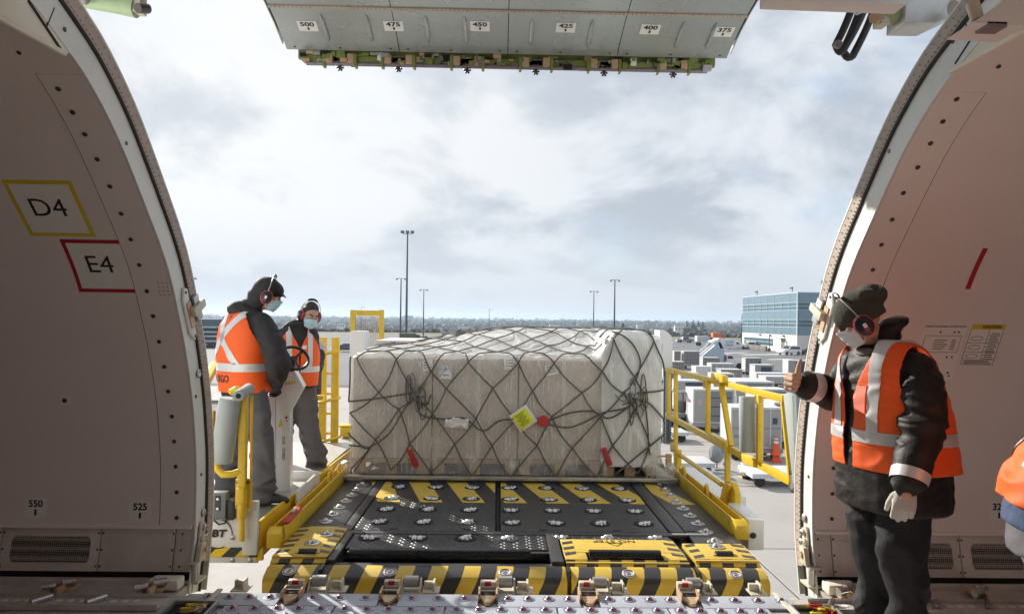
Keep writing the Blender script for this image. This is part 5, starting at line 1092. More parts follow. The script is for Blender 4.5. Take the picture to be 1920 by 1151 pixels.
# ================================================================== NETTED PALLET
FY = 6.93; PX0, PX1 = -1.42, 1.59; PD = 2.45
def sst(a, b, x): t = min(1, max(0, (x - a) / (b - a))); return t * t * (3 - 2 * t)
def ztop(x, d):
    z = 1.205 + 0.21 * sst(0.05, 1.3, d) * sst(-1.4, 0.3, x) + 0.03 * sst(0.2, 1.2, d)
    return max(z, 1.205 + 0.245 * sst(0.93, 1.14, x) * sst(-0.25, 0.05, d + 0.1) - 0.04 * sst(1.35, 1.6, x))
def wobble(p, a=1.0):
    return a * (0.012 * noise.noise(Vector((p.x * 3.1, p.y * 2, p.z * 3.0))) + 0.006 * noise.noise(Vector((p.x * 9, p.y * 7, p.z * 7 + 4))))
def surf(x, v, off=0.0):
    """v: metres up the front face, then back over the top"""
    zt = ztop(x, 0.0); rc = 0.085
    bulge = 0.02 * math.sin(max(0, min(1, v / zt)) * math.pi) + (0.05 * sst(1.0, 1.2, x) * (0.3 + 0.7 * math.sin(max(0, min(1, v / zt)) * math.pi)))
    low = 0.045 * sst(0.30, 0.05, v)                          # the film flares over the skids
    if v <= zt - rc: p = Vector((x, FY - bulge - low, v)); n = Vector((0, -1, 0))
    elif v <= zt + rc * 0.57:
        a = (v - (zt - rc)) / (rc * 1.57) * math.pi / 2; n = Vector((0, -math.cos(a), math.sin(a))); p = Vector((x, FY + rc - rc * math.cos(a) - bulge, zt - rc + rc * math.sin(a)))
    else:
        d = v - zt; p = Vector((x, FY + d, ztop(x, d))); n = Vector((0, 0, 1))
    e = min(x - PX0, PX1 - x)
    if e < 0.05: n = (n + Vector(((-1 if x < 0 else 1) * (0.05 - e) * 16, 0, 0))).normalized(); p -= n * 0.03 * (1 - max(0, e) / 0.05) ** 2
    return p + n * (off + wobble(p))
# aircraft pallet sheet
PAL = thing('aircraft_pallet', 'flat aluminium aircraft pallet under the netted cargo', 'pallet', (0.17, 8.15, 0.03))
m = MB(); m.box((0.13, 8.15, 0.042), (3.18, 2.6, 0.016)); m.build('pallet_sheet', 'steel_dull', PAL)
m = MB(); m.box((0.13, 6.84, 0.046), (3.20, 0.05, 0.034)); m.build('edge_rail', 'steel_dull', PAL, bevel=0.006)
for k in range(7): m = MB(); m.tube([(-1.3 + 0.46 * k + 0.02 * math.cos(a), 6.86, 0.075 + 0.02 * math.sin(a)) for a in [0.52 * i for i in range(12)]], 0.005, 6, closed=True); m.build('net_ring', 'steel', PAL, smooth=True)
# wooden skids
def skid(x0, x1, y0, lab):
    t = thing('wooden_pallet', lab, 'pallet', ((x0 + x1) / 2, y0 + 0.6, 0.05), 'wooden pallets under the cargo')
    for f in (0.0, 0.44, 0.88):
        for g in (0, 0.5, 1): m = MB(); m.box((x0 + 0.05 + (x1 - x0 - 0.1) * f / 0.88, y0 + 0.05 + 1.05 * g, 0.118), (0.10, 0.10, 0.085)); m.build('block', 'wood', t)
    for g in (0, 0.5, 1): m = MB(); m.box(((x0 + x1) / 2, y0 + 0.05 + 1.05 * g, 0.171), (x1 - x0, 0.10, 0.02)); m.build('stringer_board', 'wood', t)
    for g in range(7): m = MB(); m.box(((x0 + x1) / 2, y0 + 0.05 + 1.05 * g / 6, 0.192), (x1 - x0, 0.11, 0.02)); m.build('deck_board', 'wood', t)
    for f in (0, 0.5, 1): m = MB(); m.box((x0 + 0.05 + (x1 - x0 - 0.1) * f, y0 + 0.575, 0.064), (0.10, 1.14, 0.022)); m.build('base_board', 'wood', t)
SE = [PX0 + 0.02, -0.63, 0.20, 1.02, PX1 - 0.02]
for i, l in enumerate(('wooden pallet under the leftmost carton', 'wooden pallet under the second carton from the left', 'wooden pallet under the carton with the yellow pouch', 'wooden pallet under the white-wrapped stack at the right end')): skid(SE[i] + 0.02, SE[i + 1] - 0.02, FY + 0.03, l)
# cartons and film: one load
LOAD = thing('wrapped_cargo', 'beige cartons and a white bagged stack shrink-wrapped in cloudy plastic', 'cargo', (0.17, 8.1, 0.2))
for i in range(4):
    x0, x1 = SE[i] + 0.006, SE[i + 1] - 0.006; m = MB(); h = 1.165 if i < 3 else 1.38
    m.box(((x0 + x1) / 2, FY + 0.62, (0.205 + h) / 2), (x1 - x0, 1.18, h - 0.205)); c = m.build('carton' if i < 3 else 'bagged_stack', 'carton' if i < 3 else 'carton_white', LOAD, bevel=0.012)
    if i < 3:
        m = MB(); m.box(((x0 + x1) / 2 + 0.03, FY + 0.028, (0.205 + h) / 2), (0.035, 0.004, h - 0.215)); m.build('tape', 'paper', c)
    h2 = (1.30, 1.36, 1.38, 1.36)[i]; m = MB(); m.box(((x0 + x1) / 2, FY + 1.82, (0.205 + h2) / 2), (x1 - x0, 1.15, h2 - 0.205)); m.build('carton', 'carton', LOAD, bevel=0.012)
def film_mat(name, fac, col):
    mt = mat(name, col, 0.26, 0, 0, spec=0.6); nt = mt.node_tree; b = nt.nodes['Principled BSDF']; out = nt.nodes['Material Output']
    tc = [n for n in nt.nodes if n.type == 'TEX_COORD'][0]; tr = nt.nodes.new('ShaderNodeBsdfTransparent'); tr.inputs[0].default_value = (0.95, 0.95, 0.94, 1); ms = nt.nodes.new('ShaderNodeMixShader')
    mp = nt.nodes.new('ShaderNodeMapping'); mp.inputs['Rotation'].default_value = (0, 0.6, 0.3); mp.inputs['Scale'].default_value = (4.5, 3, 2.2); nt.links.new(tc.outputs['Object'], mp.inputs[0])
    n = nt.nodes.new('ShaderNodeTexNoise'); n.inputs['Scale'].default_value = 2.2; n.inputs['Detail'].default_value = 3.5; n.inputs['Roughness'].default_value = 0.5; n.inputs['Distortion'].default_value = 1.2; nt.links.new(mp.outputs[0], n.inputs['Vector'])
    def highlight_streak(rot, sc, scale, width, seed):  # thin white lines painted into the opacity as highlights on film folds
        mq = nt.nodes.new('ShaderNodeMapping'); mq.inputs['Rotation'].default_value = (0, rot, 0); mq.inputs['Scale'].default_value = sc; mq.inputs['Location'].default_value = (seed, seed * 2, seed * 3); nt.links.new(tc.outputs['Object'], mq.inputs[0])
        k = nt.nodes.new('ShaderNodeTexNoise'); k.inputs['Scale'].default_value = scale; k.inputs['Detail'].default_value = 2.0; k.inputs['Distortion'].default_value = 0.6; nt.links.new(mq.outputs[0], k.inputs['Vector'])
        a_ = nt.nodes.new('ShaderNodeMath'); a_.operation = 'SUBTRACT'; nt.links.new(k.outputs['Fac'], a_.inputs[0]); a_.inputs[1].default_value = 0.5
        c_ = nt.nodes.new('ShaderNodeMath'); c_.operation = 'ABSOLUTE'; nt.links.new(a_.outputs[0], c_.inputs[0])
        r_ = nt.nodes.new('ShaderNodeMapRange'); r_.inputs['From Min'].default_value = 0.0; r_.inputs['From Max'].default_value = width; r_.inputs['To Min'].default_value = 1.0; r_.inputs['To Max'].default_value = 0.0; nt.links.new(c_.outputs[0], r_.inputs[0])
        g_ = nt.nodes.new('ShaderNodeMath'); g_.operation = 'MULTIPLY'; nt.links.new(r_.outputs[0], g_.inputs[0])
        q_ = nt.nodes.new('ShaderNodeTexNoise'); q_.inputs['Scale'].default_value = 2.6; nt.links.new(tc.outputs['Object'], q_.inputs['Vector']); e_ = nt.nodes.new('ShaderNodeMapRange'); e_.inputs['From Min'].default_value = 0.45; e_.inputs['From Max'].default_value = 0.62; nt.links.new(q_.outputs['Fac'], e_.inputs[0]); nt.links.new(e_.outputs[0], g_.inputs[1])
        return g_.outputs[0]
    s1, s2_ = highlight_streak(0.45, (7, 3, 0.55), 1.3, 0.014, 1.3), highlight_streak(-0.8, (7, 3, 0.7), 1.4, 0.012, 4.7)
    mxs = nt.nodes.new('ShaderNodeMath'); mxs.operation = 'MAXIMUM'; nt.links.new(s1, mxs.inputs[0]); nt.links.new(s2_, mxs.inputs[1])
    mr = nt.nodes.new('ShaderNodeMapRange'); mr.inputs['From Min'].default_value = 0.3; mr.inputs['From Max'].default_value = 0.75; mr.inputs['To Min'].default_value = fac - 0.05; mr.inputs['To Max'].default_value = min(1, fac + 0.12); nt.links.new(n.outputs['Fac'], mr.inputs[0])
    ml = nt.nodes.new('ShaderNodeMath'); ml.operation = 'MULTIPLY_ADD'; ml.use_clamp = True; nt.links.new(mxs.outputs[0], ml.inputs[0]); ml.inputs[1].default_value = 0.45; nt.links.new(mr.outputs[0], ml.inputs[2])
    nt.links.new(ml.outputs[0], ms.inputs[0]); nt.links.new(tr.outputs[0], ms.inputs[1]); nt.links.new(b.outputs[0], ms.inputs[2]); nt.links.new(ms.outputs[0], out.inputs['Surface'])
    bp = nt.nodes.new('ShaderNodeBump'); bp.inputs['Strength'].default_value = 0.10; bp.inputs['Distance'].default_value = 0.05; nt.links.new(n.outputs['Fac'], bp.inputs['Height']); nt.links.new(bp.outputs[0], b.inputs['Normal'])
film_mat('film', 0.27, (0.80, 0.78, 0.75)); film_mat('film_top_glare', 0.62, (0.84, 0.83, 0.81)); film_mat('film_white', 0.74, (0.82, 0.84, 0.83))  # top film whiter and denser, glare put into its colour
def film(x0, x1, v0, v1, m_, nm, off, nx=90, nv=90, fold=1.0):
    mb = MB(); vs = []
    for j in range(nv + 1):
        for i in range(nx + 1):
            x = x0 + (x1 - x0) * i / nx; v = v0 + (v1 - v0) * j / nv; p = surf(x, v, off)
            f = noise.noise(Vector((p.x * 3.6 + p.z * 2.6, p.y * 2, p.z * 1.1 - p.x))); g = 1 - abs(f) * 2
            w_ = fold * (0.045 * max(0, g - 0.62) + (0.02 * sst(0.34, 0.05, v) * noise.noise(Vector((p.x * 7, 1, p.z * 12)))))
            vs.append(p + Vector((0, -0.7, 0.5)) * w_)
    n = nx + 1; mb.add(vs, [(j * n + i, j * n + i + 1, (j + 1) * n + i + 1, (j + 1) * n + i) for j in range(nv) for i in range(nx)])
    return mb.build(nm, m_, LOAD, smooth=True, angle=80)
film(PX0, 1.06, 0.07, 1.19, 'film', 'plastic_wrap', 0.0, 120, 90)
film(PX0, 1.06, 1.185, 3.5, 'film_top_glare', 'plastic_top', 0.001, 100, 90, 1.4)
film(1.0, PX1, 0.16, 3.55, 'film_white', 'plastic_bag', 0.004, 50, 120, 0.8)
# side sheets of film
for x, sg, mm in ((PX0, -1, 'film'), (PX1, 1, 'film_white')):
    mb = MB(); vs = []; nx, nz = 30, 24
    for j in range(nz + 1):
        for i in range(nx + 1):
            d = PD * i / nx; v = 0.1 + (ztop(x, d) - 0.13) * j / nz; vs.append(Vector((x - sg * 0.03 * (1 if j == nz else 0) + sg * (0.02 * noise.noise(Vector((d * 4, v * 4, 3))) + 0.05 * sst(0.25, 0.08, v)), FY + 0.02 + d, v)))
    n = nx + 1; mb.add(vs, [(j * n + i, j * n + i + 1, (j + 1) * n + i + 1, (j + 1) * n + i) for j in range(nz) for i in range(nx)]); mb.build('plastic_side', mm, LOAD, smooth=True)
# crumpled loose film and corner board at the lower right
mb = MB()
for i in range(9):
    for j in range(9): pass
q = Vector((1.57, FY - 0.02, 0.13)); mb.sph(q, 0.14, 18, 12, (1.2, 0.7, 0.75))
mb.v = [v + Vector((noise.noise(v * 14), noise.noise(v * 14 + Vector((9, 1, 2))), noise.noise(v * 14 + Vector((3, 7, 5))))) * 0.045 for v in mb.v]; mb.build('loose_film', 'film', LOAD, smooth=False)
m = MB(); m.box((1.65, FY - 0.05, 0.225), (0.05, 0.05, 0.12)); m.box((1.61, FY - 0.04, 0.262), (0.14, 0.06, 0.012)); m.build('corner_board', 'wood', LOAD)
mb = MB(); q = Vector((PX0 - 0.03, FY + 0.0, 0.10)); mb.sph(q, 0.09, 14, 10, (1.0, 0.9, 0.9)); mb.v = [v + Vector((noise.noise(v * 17), noise.noise(v * 17 + Vector((9, 1, 2))), noise.noise(v * 17))) * 0.035 for v in mb.v]; mb.build('loose_film', 'film', LOAD)
# paper labels under the film
def sticker(par, px, py, w, h, rot, nm='paper_label', mm='paper', off=0.006):
    q = PY(px, py, FY); x0, v0 = q.x, q.z; c, s = math.cos(rot), math.sin(rot); mb = MB(); k = 4; vs = []
    for j in range(k + 1):
        for i in range(k + 1): a, b = w * (i / k - 0.5), h * (j / k - 0.5); vs.append(surf(x0 + a * c - b * s, v0 + a * s + b * c, off))
    mb.add(vs, [(j * 5 + i, j * 5 + i + 1, (j + 1) * 5 + i + 1, (j + 1) * 5 + i) for j in range(k) for i in range(k)])
    return mb.build(nm, mm, par), lambda a, b, h_: surf(x0 + a * c - b * s, v0 + a * s + b * c, off + 0.002 + h_)
o, fn = sticker(LOAD, 836, 698, 0.115, 0.125, -0.02)
m = MB(); m.add([fn(-0.045, 0.03, 0), fn(0.045, 0.03, 0), fn(0.045, 0.034, 0), fn(-0.045, 0.034, 0), fn(-0.03, -0.03, 0), fn(0.03, -0.03, 0), fn(0.03, -0.02, 0), fn(-0.03, -0.02, 0)], [(0, 1, 2, 3), (4, 5, 6, 7)]); m.tube([fn(-0.015, 0.005, 0), fn(0.0, 0.05, 0), fn(0.012, 0.02, 0)], 0.003, 4); m.build('printed_mark', 'sign_blue', o)
for (u, v, w_, h_, r_) in ((802, 685, 0.10, 0.10, 0.15), (957, 682, 0.12, 0.10, 0.1), (1034, 693, 0.12, 0.10, 0.22)):
    o, fn = sticker(LOAD, u, v, w_, h_, r_); m = MB()
    for k in range(3): m.add([fn(-w_ * 0.35, 0.028 - 0.025 * k, 0), fn(w_ * (0.1 + 0.1 * k), 0.028 - 0.025 * k, 0), fn(w_ * (0.1 + 0.1 * k), 0.034 - 0.025 * k, 0), fn(-w_ * 0.35, 0.034 - 0.025 * k, 0)], [(0, 1, 2, 3)])
    m.build('printed_lines', 'collar_grey', o)

# cargo net
NET = thing('cargo_net', 'dark diamond-mesh cargo net stretched over the wrapped cartons', 'net', (0.17, 8.1, 0.05))
rn = random.Random(21); CELL = 0.385; JV = 0.262
def zpx(u, v): q = PY(u, v, FY); return q.x, q.z
BUNCH = [(*zpx(783, 738), 0.26, 0.5), (*zpx(1188, 742), 0.30, 0.5), (*zpx(1000, 790), 0.22, 0.2)]
def node(i, j):
    r = random.Random((i * 131 + j * 7919) & 0xffff)
    x = PX0 + 0.04 + CELL * (i + (0.5 if j % 2 else 0.0)) + r.uniform(-0.045, 0.045); v = 0.085 + JV * j + r.uniform(-0.035, 0.035)
    if v < 1.15:
        for bx, bv, rd, k in BUNCH:
            d2 = (x - bx) ** 2 + (v - bv) ** 2; w_ = k * math.exp(-d2 / (2 * rd * rd)); x += (bx - x) * w_; v += (bv - v) * w_
    return min(max(x, PX0 + 0.004), PX1 - 0.004), v
NJ, NI = 13, 9
def strand(a, b, sag=0.02, n=7, off=0.024, ph=0.0):
    pts = []
    for k in range(n + 1):
        t = k / n; s_ = math.sin(t * math.pi)
        x = a[0] + (b[0] - a[0]) * t + 0.015 * s_ * math.sin(ph); v = a[1] + (b[1] - a[1]) * t - sag * s_
        pts.append(surf(min(max(x, PX0), PX1), max(v, 0.06), off))
    return pts
for i in range(-7, NI + 1):                                   # each cord runs up the front and over the top
    for sg in (1, -1):
        pts = []; ii, ok = (i if sg > 0 else NI - i), True
        for j in range(NJ):
            a = (ii, j)
            step = (1 if j % 2 else 0) if sg > 0 else (0 if j % 2 else -1)
            b = (ii + step, j + 1); inside = -0.5 <= ii <= 7.9 and -0.5 <= b[0] <= 7.9
            if inside:
                seg = strand(node(*a), node(*b), 0.006 + 0.018 * random.Random(i * 77 + j * 13 + sg).random(), ph=i + j)
                pts += seg if not pts else seg[1:]
            elif len(pts) > 1:
                m = MB(); m.tube(pts, 0.0068, 6); m.build('net_cord', 'rope', NET, smooth=True); pts = []
            ii = b[0]
        if len(pts) > 1: m = MB(); m.tube(pts, 0.0068, 6); m.build('net_cord', 'rope', NET, smooth=True)
# gathered slack: loops and hitches at the two bunches, hem cords at the sides
for bx, bv, rd, k in BUNCH[:2]:
    for q in range(5):
        a = rn.uniform(0, 6.28); L0 = rn.uniform(0.08, 0.22); e = (bx + math.cos(a) * L0, max(0.1, bv + math.sin(a) * L0 * 0.75)); s_ = (bx + rn.uniform(-0.05, 0.05), bv + rn.uniform(-0.08, 0.06))
        m = MB(); m.tube(strand(s_, e, rn.uniform(-0.03, 0.09), 8, 0.03, q), 0.0065, 6); m.build('slack_cord', 'rope' if q % 3 else 'rope_light', NET, smooth=True)
    for q in range(6):
        c0 = (bx + rn.uniform(-0.09, 0.09), bv + rn.uniform(-0.16, 0.08)); r0, r1 = rn.uniform(0.02, 0.035), rn.uniform(0.08, 0.15)
        m = MB(); m.tube([surf(c0[0] + r0 * math.cos(t * 0.524), c0[1] + r1 * math.sin(t * 0.524), 0.036 + 0.01 * math.sin(t + q)) for t in range(12)], 0.006, 6, closed=True); m.build('cord_loop', 'rope' if q % 2 else 'rope_light', NET, smooth=True)
for pts_px in ([(652, 752), (700, 747), (735, 742), (775, 735)], [(655, 668), (653, 705), (656, 752)], [(655, 810), (675, 830), (690, 838), (730, 812), (760, 765), (783, 742)], [(658, 833), (690, 838), (684, 852), (664, 872), (662, 885)],
               [(782, 742), (790, 775), (830, 784), (870, 782), (905, 806), (935, 788), (965, 784)], [(1018, 792), (1060, 800), (1090, 792), (1130, 772), (1170, 762), (1188, 745)], [(1030, 786), (1070, 772), (1110, 770), (1140, 782), (1175, 760)],
               [(1188, 745), (1215, 755), (1243, 788)], [(1190, 735), (1225, 732), (1240, 729)], [(1205, 750), (1210, 790), (1213, 835), (1216, 850)], [(1213, 835), (1240, 812)], [(1213, 835), (1180, 862), (1150, 885)],
               [(1148, 625), (1180, 640), (1198, 678), (1185, 720)], [(1216, 622), (1235, 668), (1243, 705)]):
    pts = []; kk = [zpx(*p) for p in pts_px]; kk = catmull(kk, 5)
    for x, v in kk: pts.append(surf(min(max(x, PX0 + 0.002), PX1 - 0.002), min(max(v, 0.07), 1.5), 0.032))
    m = MB(); m.tube(pts, 0.008, 6); m.build('lashing', 'rope', NET, smooth=True)
# things tied to the net
def hung(nm, lab, cat, px, py, w, h, rot, mm, th=0.006, group=None, off=0.03):
    q = PY(px, py, FY); t = thing(nm, lab, cat, surf(q.x, q.z, off), group); c, s = math.cos(rot), math.sin(rot); b0 = surf(q.x, q.z, off)
    mb = MB(); R = Matrix.Rotation(-rot, 3, 'Y'); mb.box(b0, (w, th, h), R); return t, b0, R, mb
for u, v, l in ((775, 857, 'red strap tag hanging on the net under the leftmost carton'), (1136, 854, 'red strap tag hanging near the lower right of the net')):
    t, b0, R, mb = hung('red_tag', l, 'tag', u, v, 0.055, 0.18, 0.42 if u < 900 else 0.38, 'red_paint', 0.012, 'red tags on the cargo net'); tg = mb.build('tag_body', 'red_paint', t, bevel=0.004)
    m = MB(); m.box(b0 + R @ Vector((0, -0.008, 0.01)), (0.022, 0.003, 0.11), R); m.build('tag_print', 'rust', t)
t, b0, R, mb = hung('document_pouch', 'yellow document pouch with white rim tied into the net', 'pouch', 981, 783, 0.195, 0.195, 0.62, 'paper', 0.010); mb.build('pouch_back', 'paper', t, bevel=0.003)
m = MB(); m.box(b0 + R @ Vector((-0.005, -0.009, 0)), (0.150, 0.010, 0.155), R); sh = m.build('yellow_sheet', 'pouch_yellow', t, bevel=0.004)
m = MB()
for k in range(8): m.box(b0 + R @ Vector((-0.01, -0.0155, 0.06 - 0.016 * k)), (0.10 - 0.02 * (k % 3), 0.002, 0.005), R)
m.build('printed_lines', 'olive_truck', sh)
t, b0, R, mb = hung('round_tag', 'round red tag beside the yellow document pouch', 'tag', 1018, 788, 0.01, 0.01, 0, 'red_paint'); m = MB(); m.lathe([(0.0, 0), (0.052, 0), (0.056, 0.006), (0.05, 0.012), (0, 0.012)], b0, (0.1, -1, 0.05), 20); m.build('disc', 'red_paint', t, smooth=True)
t, b0, R, mb = hung('torn_paper', 'crumpled white paper caught in the net left of centre', 'paper', 857, 790, 0.19, 0.10, -0.12, 'paper')
m = MB(); n = 7; m.add([b0 + R @ Vector((-0.11 + 0.22 * i / n, -0.01 + 0.03 * noise.noise(Vector((i * 0.9, j * 0.8, 2))), (-0.05 + 0.10 * j / n) + 0.02 * noise.noise(Vector((i * 0.7, 3, j * 0.6))))) for j in range(n + 1) for i in range(n + 1)], [(j * 8 + i, j * 8 + i + 1, (j + 1) * 8 + i + 1, (j + 1) * 8 + i) for j in range(n) for i in range(n) if not (j > 4 and i < 2)]); m.build('sheet', 'paper', t)

# ================================================================== PEOPLE
from mathutils.bvhtree import BVHTree
def remesh(mb, voxel, smooth=4, disp=None):
    """one continuous skin around overlapping closed shapes; returns (verts, faces)"""
    me = bpy.data.meshes.new('tmp'); me.from_pydata(mb.v, [], mb.f)
    bm = bmesh.new(); bm.from_mesh(me); bmesh.ops.recalc_face_normals(bm, faces=bm.faces); bm.to_mesh(me); bm.free()
    o = bpy.data.objects.new('tmp', me); COL.objects.link(o); r = o.modifiers.new('r', 'REMESH'); r.mode = 'VOXEL'; r.voxel_size = voxel; r.adaptivity = 0
    me2 = bpy.data.meshes.new_from_object(o.evaluated_get(bpy.context.evaluated_depsgraph_get()))
    bpy.data.objects.remove(o); bpy.data.meshes.remove(me)
    bm = bmesh.new(); bm.from_mesh(me2); bpy.data.meshes.remove(me2)
    for _ in range(smooth): bmesh.ops.smooth_vert(bm, verts=bm.verts, factor=0.5, use_axis_x=True, use_axis_y=True, use_axis_z=True)
    bm.normal_update()
    if disp:
        mv = [(v, v.normal * disp(v.co, v.normal)) for v in bm.verts]
        for v, d in mv: v.co += d
        bmesh.ops.smooth_vert(bm, verts=bm.verts, factor=0.35, use_axis_x=True, use_axis_y=True, use_axis_z=True)
        bm.normal_update()
    return bm
def emit(bm, name, m, parent, smooth=True, angle=70):
    me = bpy.data.meshes.new(name); base = wloc(parent)
    for v in bm.verts: v.co -= base
    bm.to_mesh(me); bm.free()
    for x in (m if isinstance(m, (list, tuple)) else [m]): me.materials.append(MATS[x])
    if smooth: me.shade_smooth()
    o = bpy.data.objects.new(name, me); COL.objects.link(o); o.parent = parent; return o
def sring(c, L, F, a, b, n=22, pw=2.4, bback=None):
    out = []
    for i in range(n):
        t = 2 * math.pi * i / n; ct, st = math.cos(t), math.sin(t); bb_ = b if (st >= 0 or bback is None) else bback
        out.append(c + L * (a * math.copysign(abs(ct) ** (2 / pw), ct)) + F * (bb_ * math.copysign(abs(st) ** (2 / pw), st)))
    return out
def limb(mb, pts, rs, n=14):
    pts = catmull([tuple(p) for p in pts], 5); k = (len(pts) - 1) / (len(rs) - 1); rr_ = []
    for i in range(len(pts)):
        f = i / k; j = min(int(f), len(rs) - 2); rr_.append(rs[j] + (rs[j + 1] - rs[j]) * (f - j))
    mb.tube(pts, rr_, n); mb.sph(pts[0], rr_[0] * 0.985, n, 8); mb.sph(pts[-1], rr_[-1] * 0.985, n, 8)
def folds(centers, amp=0.012, base=0.0025, freq=11.0, seed=0, stretch=(1, 1, 2.2)):
    sv = Vector((seed * 3.3, seed * 1.7, seed * 5.1))
    def f(p, n):
        w_ = 0.0
        for c, r, a in centers:
            d = (p - c).length; w_ += a * math.exp(-(d / r) ** 2)
        q = Vector((p.x * stretch[0], p.y * stretch[1], p.z * stretch[2])) * freq + sv
        wv = Vector((noise.noise(q * 0.35), noise.noise(q * 0.35 + Vector((7, 3, 1))), noise.noise(q * 0.35 + Vector((2, 8, 4))))) * 1.6
        r1 = 1 - 2 * abs(noise.noise(q * 0.55 + wv)); r2 = noise.noise(q * 1.1 + wv)
        return (base + amp * w_) * (0.8 * r1 + 0.45 * r2 - 0.3)
    return f
def head_shape(mb, c, f, u):
    l = u.cross(f).normalized(); R = Matrix((l, f, u)).transposed()
    P = lambda x, y, z: c + l * x + f * y + u * z
    mb.sph(P(0, -0.012, 0.022), 1, 22, 16, (0.077, 0.096, 0.094), R); mb.sph(P(0, 0.022, -0.040), 1, 20, 14, (0.060, 0.066, 0.080), R); mb.sph(P(0, 0.062, -0.092), 1, 12, 8, (0.028, 0.024, 0.024), R)
    mb.sph(P(0, 0.080, 0.022), 1, 14, 8, (0.052, 0.014, 0.012), R); mb.tube([P(0, 0.084, 0.014), P(0, 0.104, -0.022), P(0, 0.096, -0.036)], [0.009, 0.014, 0.016], 8); mb.sph(P(0, 0.106, -0.030), 0.013, 8, 6)
    for s in (-1, 1):
        mb.sph(P(s * 0.013, 0.096, -0.036), 0.0095, 8, 6); mb.sph(P(s * 0.078, -0.004, -0.012), 1, 10, 8, (0.010, 0.020, 0.032), R); mb.sph(P(s * 0.046, 0.060, -0.018), 1, 10, 8, (0.024, 0.022, 0.020), R)
    mb.tube([P(-0.026, 0.080, -0.064), P(0, 0.088, -0.063), P(0.026, 0.080, -0.064)], [0.005, 0.008, 0.005], 8); mb.tube([P(-0.022, 0.079, -0.073), P(0, 0.086, -0.074), P(0.022, 0.079, -0.073)], [0.005, 0.008, 0.005], 8)
    return P, R
def face_parts(body, P, R, eye=True):
    for s in (-1, 1):
        m = MB(); m.sph(P(s * 0.032, 0.073, 0.002), 0.0125, 12, 8); e = m.build('eye', 'paper', body, smooth=True)
        m = MB(); m.sph(P(s * 0.032, 0.0815, -0.001), 1, 10, 6, (0.0062, 0.0045, 0.0062), R); m.build('iris', 'hair', e, smooth=True)
        m = MB(); m.tube([P(s * 0.014, 0.090, 0.020), P(s * 0.032, 0.088, 0.027), P(s * 0.052, 0.074, 0.022)], [0.0045, 0.0055, 0.003], 6); m.build('eyebrow', 'hair', body, smooth=True)
        m = MB(); m.tube([P(s * 0.018, 0.084, 0.010), P(s * 0.032, 0.087, 0.0135), P(s * 0.047, 0.076, 0.008)], [0.003, 0.004, 0.003], 6); m.build('eyelid', 'skin', body, smooth=True)
def mask_part(root, P, mm='mask_blue'):
    mb = MB(); nx, nz = 18, 12; vs = []
    for j in range(nz + 1):
        for i in range(nx + 1):
            t = (i / nx - 0.5) * 2; s = j / nz; ang = t * 1.22; z = -0.008 - 0.108 * s - 0.012 * abs(t) * (1 - 2 * s) * 0.8
            rad_ = 0.106 + 0.014 * math.exp(-(t / 0.25) ** 2) * (1 - s) ** 1.2 - 0.022 * s * s + 0.002 * math.sin(s * 19); vs.append(P(0.072 * math.sin(ang) * (rad_ / 0.106), rad_ * math.cos(ang) * 0.98 + 0.006 - 0.0, z))
    n = nx + 1; mb.add(vs, [(j * n + i, j * n + i + 1, (j + 1) * n + i + 1, (j + 1) * n + i) for j in range(nz) for i in range(nx)])
    o = mb.build('face_mask', mm, root, smooth=True, angle=80)
    for s in (-1, 1): m = MB(); m.tube([P(s * 0.068, 0.042, -0.02), P(s * 0.081, 0.0, 0.005), P(s * 0.080, -0.02, -0.01)], 0.0018, 5); m.tube([P(s * 0.064, 0.034, -0.10), P(s * 0.078, 0.0, -0.045), P(s * 0.080, -0.02, -0.02)], 0.0018, 5); m.build('ear_loop', 'paper', o, smooth=True)
def earmuffs(root, P, R, wide=0.094, dz=-0.012, dy=0.0, lift=0.118, behind=-0.02):
    t = None; l = R.col[0].copy()
    m = MB(); pts = []
    for i in range(19): a = math.pi * i / 18; pts.append(P(-math.cos(a) * (wide + 0.012), dy + behind * math.sin(a), dz + 0.03 + math.sin(a) * (lift - 0.02)))
    m.tube(pts, 0.0035, 7); hb = m.build('muff_band', 'steel_dull', root, smooth=True)
    m = MB(); m.tube([p + (P(0, 0, 0.004) - P(0, 0, 0)) for p in pts[6:13]], [0.006, 0.011, 0.012, 0.012, 0.012, 0.011, 0.006], 8); m.build('band_pad', 'muff_black', hb, smooth=True)
    for s in (-1, 1):
        c = P(s * wide, dy, dz); ax = l * s
        m = MB(); m.lathe([(0.030, -0.020), (0.041, -0.016), (0.042, 0.0), (0.040, 0.012), (0.030, 0.020), (0.0, 0.021)], c, ax, 20)
        m.v = [c + (v - c) - R.col[2] * 0 + R.col[2] * ((v - c).dot(R.col[2]) * 0.22) for v in m.v]; cp = m.build('ear_cup', 'muff_black', root, smooth=True)
        m = MB(); m.lathe([(0.040, -0.014), (0.0455, -0.010), (0.0455, -0.002), (0.041, 0.002)], c, ax, 20); m.v = [v + R.col[2] * ((v - c).dot(R.col[2]) * 0.22) for v in m.v]; m.build('cup_ring', 'muff_red', cp, smooth=True)
        m = MB(); m.box(c + ax * 0.0215, (0.016, 0.016, 0.022), R); m.build('cup_badge', 'placard_white', cp)
        m = MB(); m.box(c + ax * 0.0212 - R.col[2] * 0.02, (0.02, 0.02, 0.008), R); m.build('cup_mark', 'muff_red', cp)
